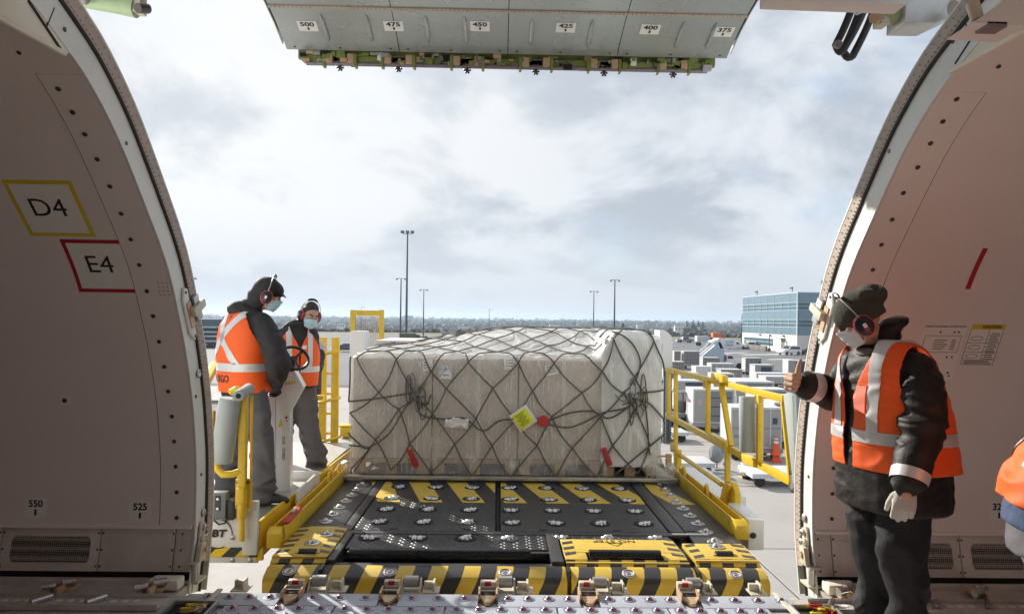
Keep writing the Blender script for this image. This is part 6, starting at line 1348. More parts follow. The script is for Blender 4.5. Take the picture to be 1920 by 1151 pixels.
def hand_shape(mb, w, d, th, pn, curl, thumb, sc=1.0):
    """w wrist, d along the hand, th towards the thumb side, pn out of the palm; curl = three bends; thumb = direction list"""
    d, th, pn = d.normalized(), th.normalized(), pn.normalized()
    P = lambda x, y, z: w + (th * x + d * y + pn * z) * sc
    rg = []
    for y, a, b in ((-0.02, 0.029, 0.021), (0.0, 0.030, 0.021), (0.03, 0.039, 0.019), (0.065, 0.044, 0.017), (0.092, 0.043, 0.014)): rg.append([P(a * math.cos(2 * math.pi * k / 16), y, b * math.sin(2 * math.pi * k / 16)) for k in range(16)])
    mb.loft(rg)
    for i, (x, y, L) in enumerate(((0.032, 0.090, (0.044, 0.026, 0.021)), (0.011, 0.095, (0.049, 0.030, 0.022)), (-0.011, 0.091, (0.045, 0.028, 0.022)), (-0.031, 0.082, (0.035, 0.021, 0.019)))):
        p = Vector((x, y, -0.002)); pts = [Vector((x, y - 0.03, 0.0)), p.copy()]; a = 0.0
        for s, (ln, cu) in enumerate(zip(L, curl)): a += cu * (1 + 0.06 * (i - 1)); p = p + Vector((0, math.cos(a), math.sin(a))) * ln; pts.append(p.copy())
        mb.tube([P(*q) for q in pts], [0.0105 * sc, 0.0108 * sc, 0.0102 * sc, 0.0094 * sc, 0.0082 * sc], 10)
        for q, r in zip(pts[1:], (0.0108, 0.0102, 0.0094, 0.0082)): mb.sph(P(*q), r * sc, 10, 6)
    pts = [Vector((0.018, 0.022, 0.004))]
    for v, ln in zip(thumb, (0.034, 0.034, 0.028)): pts.append(pts[-1] + Vector(v).normalized() * ln)
    mb.tube([P(*q) for q in pts], [0.017 * sc, 0.0145 * sc, 0.012 * sc, 0.0095 * sc], 10)
    for q, r in zip(pts, (0.017, 0.0145, 0.012, 0.0095)): mb.sph(P(*q), r * sc, 10, 6)
def boot_shape(mb, ankle, d, sole_z, L=0.28):
    d = Vector((d[0], d[1], 0)).normalized(); s = Vector((-d.y, d.x, 0)); rg = []
    for t, a, h in ((-0.09, 0.030, 0.05), (-0.07, 0.040, 0.09), (0.0, 0.044, 0.11), (0.07, 0.044, 0.085), (0.13, 0.049, 0.07), (0.17, 0.042, 0.055), (0.195, 0.022, 0.035)):
        c = Vector((ankle.x, ankle.y, sole_z)) + d * t; rg.append([c + s * (a * math.cos(2 * math.pi * k / 14)) + Vector((0, 0, h * (0.5 + 0.5 * math.sin(2 * math.pi * k / 14)))) for k in range(14)])
    mb.loft(rg); mb.tube([Vector((ankle.x, ankle.y, sole_z + 0.05)) - d * 0.01, ankle + Vector((0, 0, 0.10))], [0.05, 0.055], 14)
def make_vest(rings, voxel, hem, disp, arm, neck, opening, strips, root, col, O, L, F, side_sel=None, armhole=0.13):
    """shell cut from an inflated torso: hem plane, armholes, neck and front opening; tape pieces bisected out of it"""
    mb = MB(); mb.loft(rings); bm = remesh(mb, voxel, 5, disp)
    U = Vector((0, 0, 1))
    hp, hn = hem; bmesh.ops.bisect_plane(bm, geom=bm.verts[:] + bm.edges[:] + bm.faces[:], plane_co=hp, plane_no=hn, clear_inner=True)
    for _, planes, _ in strips:
        for co, no in planes: bmesh.ops.bisect_plane(bm, geom=bm.verts[:] + bm.edges[:] + bm.faces[:], plane_co=co, plane_no=no)
    if opening:
        for co, no in opening[0]: bmesh.ops.bisect_plane(bm, geom=bm.verts[:] + bm.edges[:] + bm.faces[:], plane_co=co, plane_no=no)
    kill = []
    for f in bm.faces:
        c = f.calc_center_median(); bad = False
        for A, dirv, rx, rz in arm:
            q = c - A; q = q - dirv * q.dot(dirv); h = Vector((q.x, q.y, 0)).length
            if (c - A).dot(dirv) > -0.07 and (h / rx) ** 2 + (q.z / rz) ** 2 < 1: bad = True
        q = c - neck[0]
        if Vector((q.x, q.y, 0)).length < neck[1] and q.z > -neck[2]: bad = True
        if opening and opening[1](c): bad = True
        if bad: kill.append(f)
    bmesh.ops.delete(bm, geom=kill, context='FACES')
    bnd = [v for v in bm.verts if v.is_boundary]
    for _ in range(3): bmesh.ops.smooth_vert(bm, verts=[v for v in bnd if (v.co - hp).dot(hn) > 0.02], factor=0.5, use_axis_x=True, use_axis_y=True, use_axis_z=True)
    bm.normal_update()
    # tapes: copies of the faces between their planes, lifted a little
    for nm, planes, test in strips:
        fs = [f for f in bm.faces if test(f.calc_center_median(), f.normal)]
        if not fs: continue
        left = set(fs)
        while left:                                    # one piece of tape per connected run
            run = [left.pop()]; k = 0
            while k < len(run):
                for v in run[k].verts:
                    for g in v.link_faces:
                        if g in left: left.discard(g); run.append(g)
                k += 1
            if len(run) < 6: continue
            b2 = bmesh.new(); mp = {}
            for f in run:
                vs = []
                for v in f.verts:
                    if v not in mp: mp[v] = b2.verts.new(v.co + v.normal * 0.003)
                    vs.append(mp[v])
                b2.faces.new(vs)
            emit(b2, nm, 'reflective', root)
    geo = bmesh.new(); geo = bm.copy(); tree = BVHTree.FromBMesh(geo); geo.free()
    v = emit(bm, 'safety_vest', col, root); sm = v.modifiers.new('thick', 'SOLIDIFY'); sm.thickness = 0.004; sm.offset = -1
    return v, tree
def drape(tree, o, u, v, d, lift=0.004):
    u, v, d = Vector(u).normalized(), Vector(v).normalized(), Vector(d).normalized()
    def fn(a, b, h):
        p = Vector(o) + u * a + v * b - d * 0.6; hit = tree.ray_cast(p, d, 1.5)
        return (hit[0] - d * (lift + h)) if hit[0] else p + d * 0.6
    return fn
def patch(fn, w, h, name, m, parent, n=6):
    mb = MB(); mb.add([fn(w * (i / n - 0.5), h * (j / n - 0.5), 0.0) for j in range(n + 1) for i in range(n + 1)], [(j * (n + 1) + i, j * (n + 1) + i + 1, (j + 1) * (n + 1) + i + 1, (j + 1) * (n + 1) + i) for j in range(n) for i in range(n)])
    return mb.build(name, m, parent, smooth=True)
UP = Vector((0, 0, 1))

# ---------------------------------------------------------------- man giving a thumbs-up, right
F1 = Vector((-0.965, -0.262, 0)); L1 = Vector((0.262, -0.965, 0)); C1 = Vector((1.935, 3.50, 0))
def T1(z, l=0, f=0): return C1 + L1 * l + F1 * f + UP * z
p1 = thing('person', 'man in black parka, orange vest and knit cap giving a thumbs-up', 'person', C1 + UP * 0.0)
lean = lambda z: 0.07 * sst(1.0, 1.5, z)
HC, HF, HU = Vector((1.755, 3.475, 1.575)), Vector((-0.82, 0.30, -0.50)).normalized(), None
HU = (UP - HF * HF.z).normalized()
shL, shR = T1(1.37, 0.175, 0.02), T1(1.36, -0.17, 0.06); elL, wrL = Vector((1.925, 3.23, 1.085)), Vector((1.815, 3.14, 0.855)); elR, wrR = Vector((1.80, 3.80, 1.19)), Vector((1.585, 3.71, 1.235))
hipL, hipR, knL, knR, anL, anR = T1(0.88, 0.10), T1(0.88, -0.10), T1(0.49, 0.105, 0.03), T1(0.49, -0.095, 0.02), T1(0.09, 0.10, -0.02), T1(0.09, -0.10, -0.03)
b = MB(); b.loft([sring(T1(z, 0, lean(z)), L1, F1, a, d) for z, a, d in ((0.80, 0.16, 0.12), (0.95, 0.17, 0.14), (1.15, 0.17, 0.14), (1.32, 0.18, 0.12), (1.40, 0.13, 0.09), (1.44, 0.07, 0.07))])
limb(b, [T1(1.38, 0, 0.06), T1(1.47, 0, 0.10), HC - HU * 0.05], [0.062, 0.058, 0.06])
Ph1, Rh1 = head_shape(b, HC, HF, HU)
for s_, e_, w_ in ((shL, elL, wrL), (shR, elR, wrR)): limb(b, [s_, e_, w_], [0.055, 0.045, 0.03]); b.sph(w_ + (w_ - e_).normalized() * 0.05, 0.03, 10, 8)
for h_, k_, a_ in ((hipL, knL, anL), (hipR, knR, anR)): limb(b, [h_, k_, a_], [0.085, 0.06, 0.045]); b.sph(a_ + F1 * 0.06 - UP * 0.05, 0.04, 10, 6)
body = emit(remesh(b, 0.008, 2), 'body', 'skin', p1); face_parts(body, Ph1, Rh1)
# parka
JR = [(0.665, 0.262, 0.205, 0.245), (0.74, 0.268, 0.215, 0.245), (0.86, 0.262, 0.215, 0.235), (1.00, 0.255, 0.210, 0.225), (1.14, 0.245, 0.195, 0.215), (1.27, 0.225, 0.165, 0.20), (1.36, 0.20, 0.135, 0.175), (1.42, 0.15, 0.11, 0.13), (1.46, 0.105, 0.10, 0.10)]
b = MB(); b.loft([sring(T1(z, 0, lean(z)), L1, F1, a, d, bback=e) for z, a, d, e in JR])
limb(b, [shL - L1 * 0.01 - UP * 0.03, shL + (elL - shL) * 0.5 + L1 * 0.015, elL, elL.lerp(wrL, 0.5), wrL], [0.088, 0.098, 0.093, 0.083, 0.070]); limb(b, [shR - UP * 0.02, elR, elR.lerp(wrR, 0.5), wrR + Vector((0.02, 0, 0))], [0.088, 0.088, 0.078, 0.070])
b.sph(Vector((1.915, 3.46, 1.555)), 1, 12, 8, (0.075, 0.09, 0.034), Matrix.Rotation(-0.5, 3, 'Y')); b.sph(Vector((1.875, 3.47, 1.50)), 1, 12, 8, (0.075, 0.095, 0.05))
jk = emit(remesh(b, 0.0085, 5, folds([(elL, 0.13, 1.3), (elR, 0.12, 1.0), (wrL, 0.10, 0.6), (shL - UP * 0.08, 0.12, 0.7), (shL.lerp(elL, 0.6), 0.10, 0.7)], 0.026, 0.0065, 8.5, 1)), 'parka', 'jacket_black', p1)
m = MB(); dn = (wrL - elL).normalized(); m.tube([wrL - dn * 0.055, wrL - dn * 0.03, wrL - dn * 0.005], [0.081, 0.0805, 0.078], 24, cap=False); m.v = [v for v in m.v]; m.build('cuff_tape', 'reflective', p1, smooth=True)
m = MB(); dn = (wrR - elR).normalized(); m.tube([wrR - dn * 0.085, wrR - dn * 0.055, wrR - dn * 0.025], [0.081, 0.080, 0.078], 24, cap=False); m.build('cuff_tape', 'reflective', p1, smooth=True)
m = MB(); m.tube([T1(1.445, 0.075 * math.cos(a * 0.4), 0.085 + 0.085 * math.sin(a * 0.4)) + UP * (-0.03 * math.sin(a * 0.4)) for a in range(16)], 0.024, 8, closed=True); m.build('collar', 'collar_grey', p1, smooth=True)
# trousers and boots
b = MB(); b.loft([sring(T1(z), L1, F1, a, d) for z, a, d in ((0.74, 0.20, 0.15), (0.85, 0.205, 0.155), (0.95, 0.19, 0.14))])
for h_, k_, a_, s_ in ((hipL, knL, anL, 1), (hipR, knR, anR, -1)): limb(b, [h_, k_.lerp(h_, 0.4), k_, a_ + UP * 0.12, a_ - UP * 0.03], [0.125, 0.118, 0.108, 0.096, 0.100])
emit(remesh(b, 0.010, 4, folds([(anL + UP * 0.05, 0.14, 1.0), (anR + UP * 0.05, 0.14, 1.0), (knL, 0.12, 0.4), (knR, 0.12, 0.4)], 0.045, 0.012, 6.5, 2, (1.0, 1.0, 1.3))), 'trousers', 'trouser_black', p1)
for a_ in (anL, anR): b = MB(); boot_shape(b, a_, F1, 0.008); emit(remesh(b, 0.008, 3), 'boot', 'boot', p1)
# vest
VR = [sring(T1(z + (0.02 if z > 1.3 else 0), 0, lean(z) - (0.02 if z < 1.0 else 0)), L1, F1, a + (0.03 if z > 1.3 else 0.022), d + 0.022, bback=e + 0.027, n=30) for z, a, d, e in [(0.76, 0.262, 0.225, 0.26)] + JR[2:]]
lp = lambda l, no=1: (T1(1, l), L1)
loc1 = lambda c: ((c - C1).dot(L1), (c - C1).dot(F1), c.z)
st1 = [('reflective_band', [(T1(0.995), UP), (T1(1.052), UP)], lambda c, n: 0.995 < c.z < 1.052)]
for s_ in (1, -1): st1.append(('reflective_strap', [(T1(0, s_ * 0.085), L1), (T1(0, s_ * 0.142), L1), (T1(1.052), UP)], lambda c, n, s_=s_: 0.085 < s_ * loc1(c)[0] < 0.142 and c.z > 1.052))
opw = lambda z: 0.028 + 0.09 * sst(1.18, 1.46, z)
def open1(c):
    l, f, z = loc1(c); return f > 0 and -opw(z) - 0.03 < l < opw(z) - 0.03
v1, tree1 = make_vest(VR, 0.0085, (T1(0.865), UP), folds([(T1(1.0, 0.15, 0.1), 0.25, 0.6)], 0.012, 0.006, 6, 3), [(shL - UP * 0.07, L1, 0.135, 0.15), (shR - UP * 0.07, -L1, 0.135, 0.15)], (T1(1.45, 0, 0.05), 0.105, 0.04), ([], open1), st1, p1, 'vest_orange', C1, L1, F1)
fn = drape(tree1, T1(1.20, 0.035, 0.2), L1, UP, -F1, 0.004); pk = patch(fn, 0.085, 0.125, 'clear_pocket', 'vest_dark', p1); pk.data.materials[0] = mat('pocket_clear', (0.95, 0.30, 0.22), 0.18, 0, 0.05, 8)
fn2 = drape(tree1, T1(1.20, 0.035, 0.2), L1, UP, -F1, 0.006); m = MB(); m.tube([fn2(*q, 0) for q in ((-0.045, -0.065), (0.0, -0.066), (0.045, -0.065), (0.046, 0.0), (0.045, 0.065), (0, 0.066), (-0.045, 0.065), (-0.046, 0))], 0.0028, 5, closed=True); m.build('pocket_piping', 'vest_orange', p1, smooth=True)
fnb = drape(tree1, T1(0.92, 0.03, -0.2), -L1, UP, F1, 0.004)
# knit cap: skull, rolled edge and slumped crown
b = MB(); X1 = Rh1.col[0]
b.sph(Ph1(0, -0.012, 0.030), 1, 24, 16, (0.096, 0.116, 0.108), Rh1); b.sph(Ph1(0, -0.045, -0.005), 1, 20, 12, (0.092, 0.085, 0.10), Rh1)
b.sph(Ph1(0, -0.085, 0.085), 1, 18, 12, (0.078, 0.075, 0.052), Rh1); b.sph(Ph1(0.0, -0.125, 0.070), 1, 16, 10, (0.066, 0.05, 0.05), Rh1)
pts = [Ph1(0.103 * math.cos(a * 0.2618) * 0.98, -0.012 + 0.122 * math.sin(a * 0.2618), 0.035 + 0.02 * math.sin(a * 0.2618 + 0.3)) for a in range(24)]
b.tube([Ph1(-0.07, 0.02, 0.10), Ph1(0.02, -0.02, 0.125), Ph1(0.08, -0.06, 0.10), Ph1(0.07, -0.12, 0.08)], [0.022, 0.026, 0.026, 0.02], 10)
cut = remesh(b, 0.0065, 4, folds([], 0, 0.006, 15, 4, (1, 1, 1)))
bmesh.ops.bisect_plane(cut, geom=cut.verts[:] + cut.edges[:] + cut.faces[:], plane_co=Ph1(0, 0, -0.028), plane_no=(Rh1.col[2] + Rh1.col[1] * 0.05).normalized(), clear_inner=True)
cap = emit(cut, 'knit_cap', 'knit', p1); sm = cap.modifiers.new('t', 'SOLIDIFY'); sm.thickness = 0.006; sm.offset = -1
mask_part(p1, Ph1, 'mask_pale'); earmuffs(p1, Ph1, Rh1, 0.107, -0.030, 0.004, 0.175, 0.03)
# gloves
b = MB(); d_ = (wrR - elR).normalized(); tU = Vector((-0.22, 0.0, 0.97)).normalized(); pn_ = Vector((0.1, -1, 0)); pn_ = (pn_ - d_ * pn_.dot(d_)).normalized(); th_ = (tU - d_ * tU.dot(d_)); th_ = (th_ - pn_ * th_.dot(pn_)).normalized()
hand_shape(b, wrR + d_ * 0.012, d_, th_, pn_, (1.45, 1.55, 1.0), ((0.75, 0.55, 0.12), (1, 0.15, 0.05), (1, -0.18, -0.08)), 1.12)
emit(remesh(b, 0.0038, 2), 'glove', 'glove_tan', p1)
b = MB(); d_ = Vector((-0.22, -0.10, -0.97)).normalized(); pn_ = Vector((0.45, 0.85, -0.1)); pn_ = (pn_ - d_ * pn_.dot(d_)).normalized(); th_ = pn_.cross(d_).normalized()
if th_.x > 0: th_ = -th_
hand_shape(b, wrL + d_ * 0.02, d_, th_, pn_, (0.75, 1.05, 0.7), ((0.75, 0.7, 0.25), (0.35, 0.95, 0.35), (0.1, 0.95, 0.4)), 1.12)
emit(remesh(b, 0.0038, 2), 'glove', 'glove_grey', p1)

# ---------------------------------------------------------------- man at the console, seen from behind
PFZ = 0.13
F2 = Vector((0.52, 0.854, 0)); L2 = Vector((-0.854, 0.52, 0)); C2 = Vector((-1.955, 5.60, 0))
def T2(z, l=0, f=0): return C2 + L2 * l + F2 * f + UP * z
p2 = thing('person', 'hooded man in orange vest at the loader console, seen from behind', 'person', C2 + UP * PFZ)
HC2 = PY(503, 552, 5.62); HF2 = Vector((0.93, 0.15, -0.38)).normalized(); HU2 = (UP - HF2 * HF2.z).normalized()
shR2, shL2 = T2(1.50, -0.18, 0.02), T2(1.50, 0.18, 0.0); elR2, wrR2 = PY(522, 688, 5.42), PY(515, 722, 5.72); elL2, wrL2 = T2(1.25, 0.30, 0.10), T2(1.18, 0.16, 0.32)
hR2, hL2 = T2(0.98, -0.10), T2(0.98, 0.10); kR2, kL2 = PY(489, 830, 5.55), PY(440, 835, 5.75); aR2, aL2 = PY(493, 925, 5.5) , PY(425, 915, 5.75); aR2.z = PFZ + 0.10; aL2.z = PFZ + 0.10
b = MB(); b.loft([sring(T2(z, 0, 0), L2, F2, a, d) for z, a, d in ((0.90, 0.16, 0.11), (1.05, 0.16, 0.11), (1.28, 0.17, 0.12), (1.46, 0.17, 0.10), (1.55, 0.10, 0.08), (1.58, 0.07, 0.06))])
limb(b, [T2(1.52), T2(1.60, 0, 0.04), HC2 - HU2 * 0.05], [0.06, 0.055, 0.06]); Ph2, Rh2 = head_shape(b, HC2, HF2, HU2)
for s_, e_, w_ in ((shL2, elL2, wrL2), (shR2, elR2, wrR2)): limb(b, [s_, e_, w_], [0.05, 0.04, 0.03]); b.sph(w_ + (w_ - e_).normalized() * 0.05, 0.03, 10, 8)
for h_, k_, a_ in ((hL2, kL2, aL2), (hR2, kR2, aR2)): limb(b, [h_, k_, a_], [0.08, 0.055, 0.04])
body = emit(remesh(b, 0.009, 2), 'body', 'skin', p2); face_parts(body, Ph2, Rh2)
J2 = [(0.97, 0.185, 0.145, 0.145), (1.05, 0.20, 0.155, 0.16), (1.20, 0.205, 0.16, 0.165), (1.36, 0.205, 0.15, 0.165), (1.48, 0.185, 0.125, 0.145), (1.55, 0.14, 0.10, 0.115), (1.60, 0.095, 0.085, 0.085)]
b = MB(); b.loft([sring(T2(z), L2, F2, a, d, bback=e) for z, a, d, e in J2])
limb(b, [shR2 + L2 * 0.03, shR2.lerp(elR2, 0.5) - L2 * 0.02, elR2, elR2.lerp(wrR2, 0.6), wrR2], [0.088, 0.092, 0.086, 0.07, 0.058]); limb(b, [shL2 - L2 * 0.03, elL2, wrL2], [0.085, 0.08, 0.06])
b.sph(T2(1.60, 0, -0.055), 1, 14, 10, (0.10, 0.08, 0.07)); b.tube([T2(1.585, 0.10 * math.cos(a * 0.42), 0.09 * math.sin(a * 0.42)) for a in range(15)], 0.035, 8, closed=True)
emit(remesh(b, 0.010, 5, folds([(elR2, 0.14, 1.0), (wrR2, 0.1, 0.5), (shR2.lerp(elR2, 0.4), 0.1, 0.6)], 0.024, 0.005, 8, 5)), 'jacket', 'jacket_grey', p2)
b = MB(); b.loft([sring(T2(z), L2, F2, a, d, bback=e, n=40) for z, a, d, e in ((0.93, 0.175, 0.135, 0.135), (0.945, 0.183, 0.143, 0.143), (0.985, 0.188, 0.148, 0.148), (1.0, 0.18, 0.14, 0.14))]); b.build('knit_hem', 'cloth_hem', p2, smooth=True)
# hood over a peaked cap
b = MB(); b.sph(Ph2(0, -0.022, 0.016), 1, 22, 16, (0.098, 0.115, 0.118), Rh2); b.sph(Ph2(0, -0.06, -0.06), 1, 18, 12, (0.088, 0.085, 0.09), Rh2); b.sph(Ph2(0, -0.08, -0.115), 1, 16, 10, (0.085, 0.08, 0.07), Rh2)
hd = remesh(b, 0.009, 4, folds([(Ph2(0, -0.1, -0.08), 0.12, 0.8)], 0.012, 0.003, 11, 6))
bmesh.ops.bisect_plane(hd, geom=hd.verts[:] + hd.edges[:] + hd.faces[:], plane_co=Ph2(0, 0.052, 0), plane_no=(-Rh2.col[1]), clear_inner=True)
o = emit(hd, 'hood', 'jacket_grey', p2); sm = o.modifiers.new('t', 'SOLIDIFY'); sm.thickness = 0.008
m = MB(); m.sph(Ph2(0, 0.0, 0.045), 1, 18, 10, (0.088, 0.105, 0.078), Rh2); cp = m.build('peaked_cap', 'jacket_black', p2, smooth=True)
m = MB(); vs = [];
for i in range(9):
    t = (i / 8 - 0.5) * 2; vs += [Ph2(0.075 * t, 0.07 + 0.028 * (1 - t * t), 0.05), Ph2(0.066 * t, 0.085 + 0.05 * (1 - t * t) ** 0.6, 0.03)]
m.add(vs, [(2 * i, 2 * i + 1, 2 * i + 3, 2 * i + 2) for i in range(8)]); o = m.build('cap_peak', 'jacket_black', cp, smooth=True); sm = o.modifiers.new('t', 'SOLIDIFY'); sm.thickness = 0.004
mask_part(p2, Ph2); earmuffs(p2, Ph2, Rh2, 0.110, -0.022, 0.012, 0.165, -0.02)
b = MB(); b.loft([sring(T2(z), L2, F2, a, d) for z, a, d in ((0.82, 0.17, 0.13), (0.92, 0.172, 0.135), (1.00, 0.165, 0.125))])
for h_, k_, a_ in ((hL2, kL2, aL2), (hR2, kR2, aR2)): limb(b, [h_, k_.lerp(h_, 0.45), k_, a_ + UP * 0.10, a_ - UP * 0.03], [0.105, 0.10, 0.088, 0.084, 0.086])
tr = emit(remesh(b, 0.010, 4, folds([(aL2 + UP * 0.06, 0.15, 1.0), (aR2 + UP * 0.06, 0.15, 1.0), (kR2, 0.12, 0.5), (kL2, 0.12, 0.5)], 0.045, 0.011, 7, 7, (1.0, 1.0, 1.5))), 'trousers', 'trouser_grey', p2); tt2 = BVHTree.FromPolygons([v.co + wloc(tr) for v in tr.data.vertices], [tuple(p.vertices) for p in tr.data.polygons])
kf = drape(tt2, T2(0.74, -0.10), F2, UP, L2, 0.006); patch(kf, 0.13, 0.17, 'thigh_pocket', 'trouser_grey', p2); kf = drape(tt2, T2(0.815, -0.10), F2, UP, L2, 0.011); patch(kf, 0.14, 0.05, 'pocket_flap', 'trouser_grey', p2)
for a_, d_ in ((aL2, F2), (aR2, Vector((0.93, 0.1, 0)))): b = MB(); boot_shape(b, a_, d_, PFZ); emit(remesh(b, 0.009, 3), 'boot', 'boot', p2)
V2 = [sring(T2(z), L2, F2, a + 0.016, d + 0.016, bback=e + 0.018, n=30) for z, a, d, e in [(0.93, 0.20, 0.15, 0.165)] + J2]
l2 = lambda c: ((c - C2).dot(L2), (c - C2).dot(F2), c.z)
def diag(p, q, w_):                         # tape between two points of the back, given as (l, z)
    dl, dz = q[0] - p[0], q[1] - p[1]; n_ = Vector((-dz, dl)).normalized(); nv = L2 * n_.x + UP * n_.y
    a = T2(p[1], p[0]); return [(a + nv * (w_ / 2), nv), (a - nv * (w_ / 2), nv)], lambda c, n: l2(c)[1] < 0.0 and abs((c - a).dot(nv)) < w_ / 2 and min(p[1], q[1]) - 0.004 < c.z < max(p[1], q[1])
zb0, zb1 = 1.135, 1.195
s2 = [('reflective_band', [(T2(zb0), UP), (T2(zb1), UP)], lambda c, n: zb0 < c.z < zb1)]
for p, q in (((-0.135, 1.60), (0.21, 1.20)), ((0.075, 1.62), (0.045, 1.38)), ((0.045, 1.38), (-0.10, 1.195))):
    pl, ts = diag(p, q, 0.055); s2.append(('reflective_strap', pl, ts))
for s_ in (1, -1): s2.append(('reflective_strap', [(T2(0, s_ * 0.09), L2), (T2(0, s_ * 0.14), L2)], lambda c, n, s_=s_: l2(c)[1] > 0 and 0.09 < s_ * l2(c)[0] < 0.14 and c.z > zb1))
v2, tree2 = make_vest(V2, 0.010, (T2(0.975), UP), folds([(T2(1.1, 0, -0.16), 0.25, 0.7)], 0.012, 0.0055, 6, 8), [(shR2, -L2, 0.12, 0.17), (shL2, L2, 0.12, 0.17)], (T2(1.60), 0.098, 0.03), ([], lambda c: l2(c)[1] > 0 and abs(l2(c)[0]) < 0.015 + 0.1 * sst(1.3, 1.6, c.z)), s2, p2, 'vest_orange', C2, L2, F2)
rr_ = (-L2).normalized(); fn = drape(tree2, T2(1.075, 0.035), rr_, UP, F2, 0.003); letters('CARGO', 0.078, lambda a, b, h: fn(a - 0.045, b, 0), 'black_print', p2, bold=0.002, squeeze=0.9)
fn = drape(tree2, T2(1.545, 0.0), rr_, UP, F2, 0.003); m = MB(); m.add([fn(0.02 * math.cos(a * math.pi / 8) * (1 if a % 2 else 0.45), 0.02 * math.sin(a * math.pi / 8) * (1 if a % 2 else 0.45), 0) for a in range(16)], [tuple(range(16))]); m.build('leaf_badge', 'rust', p2)
for w_, e_, th_ in ((wrR2, elR2, Vector((-0.5, 0.2, 0.8))), (wrL2, elL2, Vector((0.6, -0.3, 0.8)))):
    b = MB(); d_ = (w_ - e_).normalized(); d_ = (d_ + Vector((0.3, 0.4, 0.0))).normalized(); th_ = (th_ - d_ * th_.dot(d_)).normalized(); pn_ = d_.cross(th_); 
    if pn_.z > 0: pn_ = -pn_
    hand_shape(b, w_ + d_ * 0.02, d_, th_, pn_, (0.7, 0.8, 0.5), ((0.7, 0.8, 0.2), (0.4, 0.9, 0.3), (0.1, 0.95, 0.3)), 1.08); emit(remesh(b, 0.0045, 2), 'glove', 'glove_black', p2)

# ---------------------------------------------------------------- bare-headed man beyond him
F3 = Vector((0.50, -0.866, 0)); L3 = Vector((0.866, 0.50, 0)); C3 = Vector((-2.00, 7.12, 0))
def T3(z, l=0, f=0): return C3 + L3 * l + F3 * f + UP * z
p3 = thing('person', 'bare-headed man in orange vest and blue face mask leaning by the ladder', 'person', C3 + UP * 0.03)
HC3 = PY(581, 590, 7.05); HF3 = Vector((0.62, -0.72, -0.34)).normalized(); HU3 = (UP - HF3 * HF3.z + Vector((0.16, 0, 0))).normalized(); HU3 = (HU3 - HF3 * HU3.dot(HF3)).normalized()
l3 = lambda c: ((c - C3).dot(L3), (c - C3).dot(F3), c.z); ln3 = lambda z: 0.05 * sst(1.0, 1.5, z)
shR3, shL3 = T3(1.36, -0.17, 0.03), T3(1.37, 0.17, 0.04); elR3, wrR3 = T3(1.10, -0.22, 0.03), T3(0.95, -0.10, 0.22); elL3, wrL3 = PY(590, 690, 7.35), PY(600, 664, 7.55)
hR3, hL3 = T3(0.84, -0.10), T3(0.84, 0.10); kL3, aL3 = PY(578, 800, 7.02), PY(593, 874, 6.92); kR3, aR3 = T3(0.45, -0.13, 0.10), T3(0.12, -0.15, 0.0); aL3.z = 0.13; aR3.z = 0.13
b = MB(); b.loft([sring(T3(z, 0, ln3(z)), L3, F3, a, d) for z, a, d in ((0.78, 0.15, 0.11), (0.95, 0.155, 0.11), (1.15, 0.165, 0.12), (1.33, 0.17, 0.10), (1.42, 0.10, 0.08), (1.46, 0.065, 0.06))])
limb(b, [T3(1.40, 0, 0.05), T3(1.47, 0.01, 0.08), HC3 - HU3 * 0.05], [0.06, 0.056, 0.058]); Ph3, Rh3 = head_shape(b, HC3, HF3, HU3)
for s_, e_, w_ in ((shL3, elL3, wrL3), (shR3, elR3, wrR3)): limb(b, [s_, e_, w_], [0.05, 0.04, 0.03]); b.sph(w_ + (w_ - e_).normalized() * 0.05, 0.03, 10, 8)
for h_, k_, a_ in ((hL3, kL3, aL3), (hR3, kR3, aR3)): limb(b, [h_, k_, a_], [0.08, 0.055, 0.04])
body = emit(remesh(b, 0.007, 2), 'body', 'skin', p3); face_parts(body, Ph3, Rh3)
b = MB(); b.sph(Ph3(0, -0.018, 0.034), 1, 22, 14, (0.083, 0.099, 0.094), Rh3); hr = remesh(b, 0.006, 2, folds([], 0, 0.005, 22, 9, (1, 1, 1)))
bmesh.ops.bisect_plane(hr, geom=hr.verts[:] + hr.edges[:] + hr.faces[:], plane_co=Ph3(0, 0.055, 0.058), plane_no=(Rh3.col[2] * 0.75 - Rh3.col[1] * 0.85).normalized(), clear_inner=True); emit(hr, 'hair', 'hair', p3)
mask_part(p3, Ph3); earmuffs(p3, Ph3, Rh3, 0.096, -0.014, -0.004, 0.15, -0.02)
J3 = [(0.86, 0.205, 0.155, 0.15), (1.0, 0.215, 0.165, 0.165), (1.15, 0.22, 0.165, 0.17), (1.28, 0.215, 0.15, 0.165), (1.37, 0.195, 0.125, 0.14), (1.42, 0.135, 0.10, 0.11), (1.47, 0.09, 0.088, 0.088)]
b = MB(); b.loft([sring(T3(z, 0, ln3(z)), L3, F3, a, d, bback=e) for z, a, d, e in J3])
limb(b, [shR3 + L3 * 0.03, elR3, elR3.lerp(wrR3, 0.6), wrR3], [0.085, 0.080, 0.066, 0.056]); limb(b, [shL3 - L3 * 0.03, elL3, wrL3], [0.082, 0.074, 0.056])
b.tube([T3(1.45 + 0.045 * math.cos(a * 0.42 + 1.6) * -1, 0.10 * math.cos(a * 0.42), 0.05 + 0.095 * math.sin(a * 0.42)) for a in range(15)], 0.036, 8, closed=True); b.sph(T3(1.44, 0, -0.09), 1, 12, 8, (0.10, 0.09, 0.07))
emit(remesh(b, 0.010, 5, folds([(elR3, 0.13, 1.0), (elL3, 0.13, 0.8)], 0.02, 0.005, 8, 10)), 'jacket', 'jacket_grey', p3)
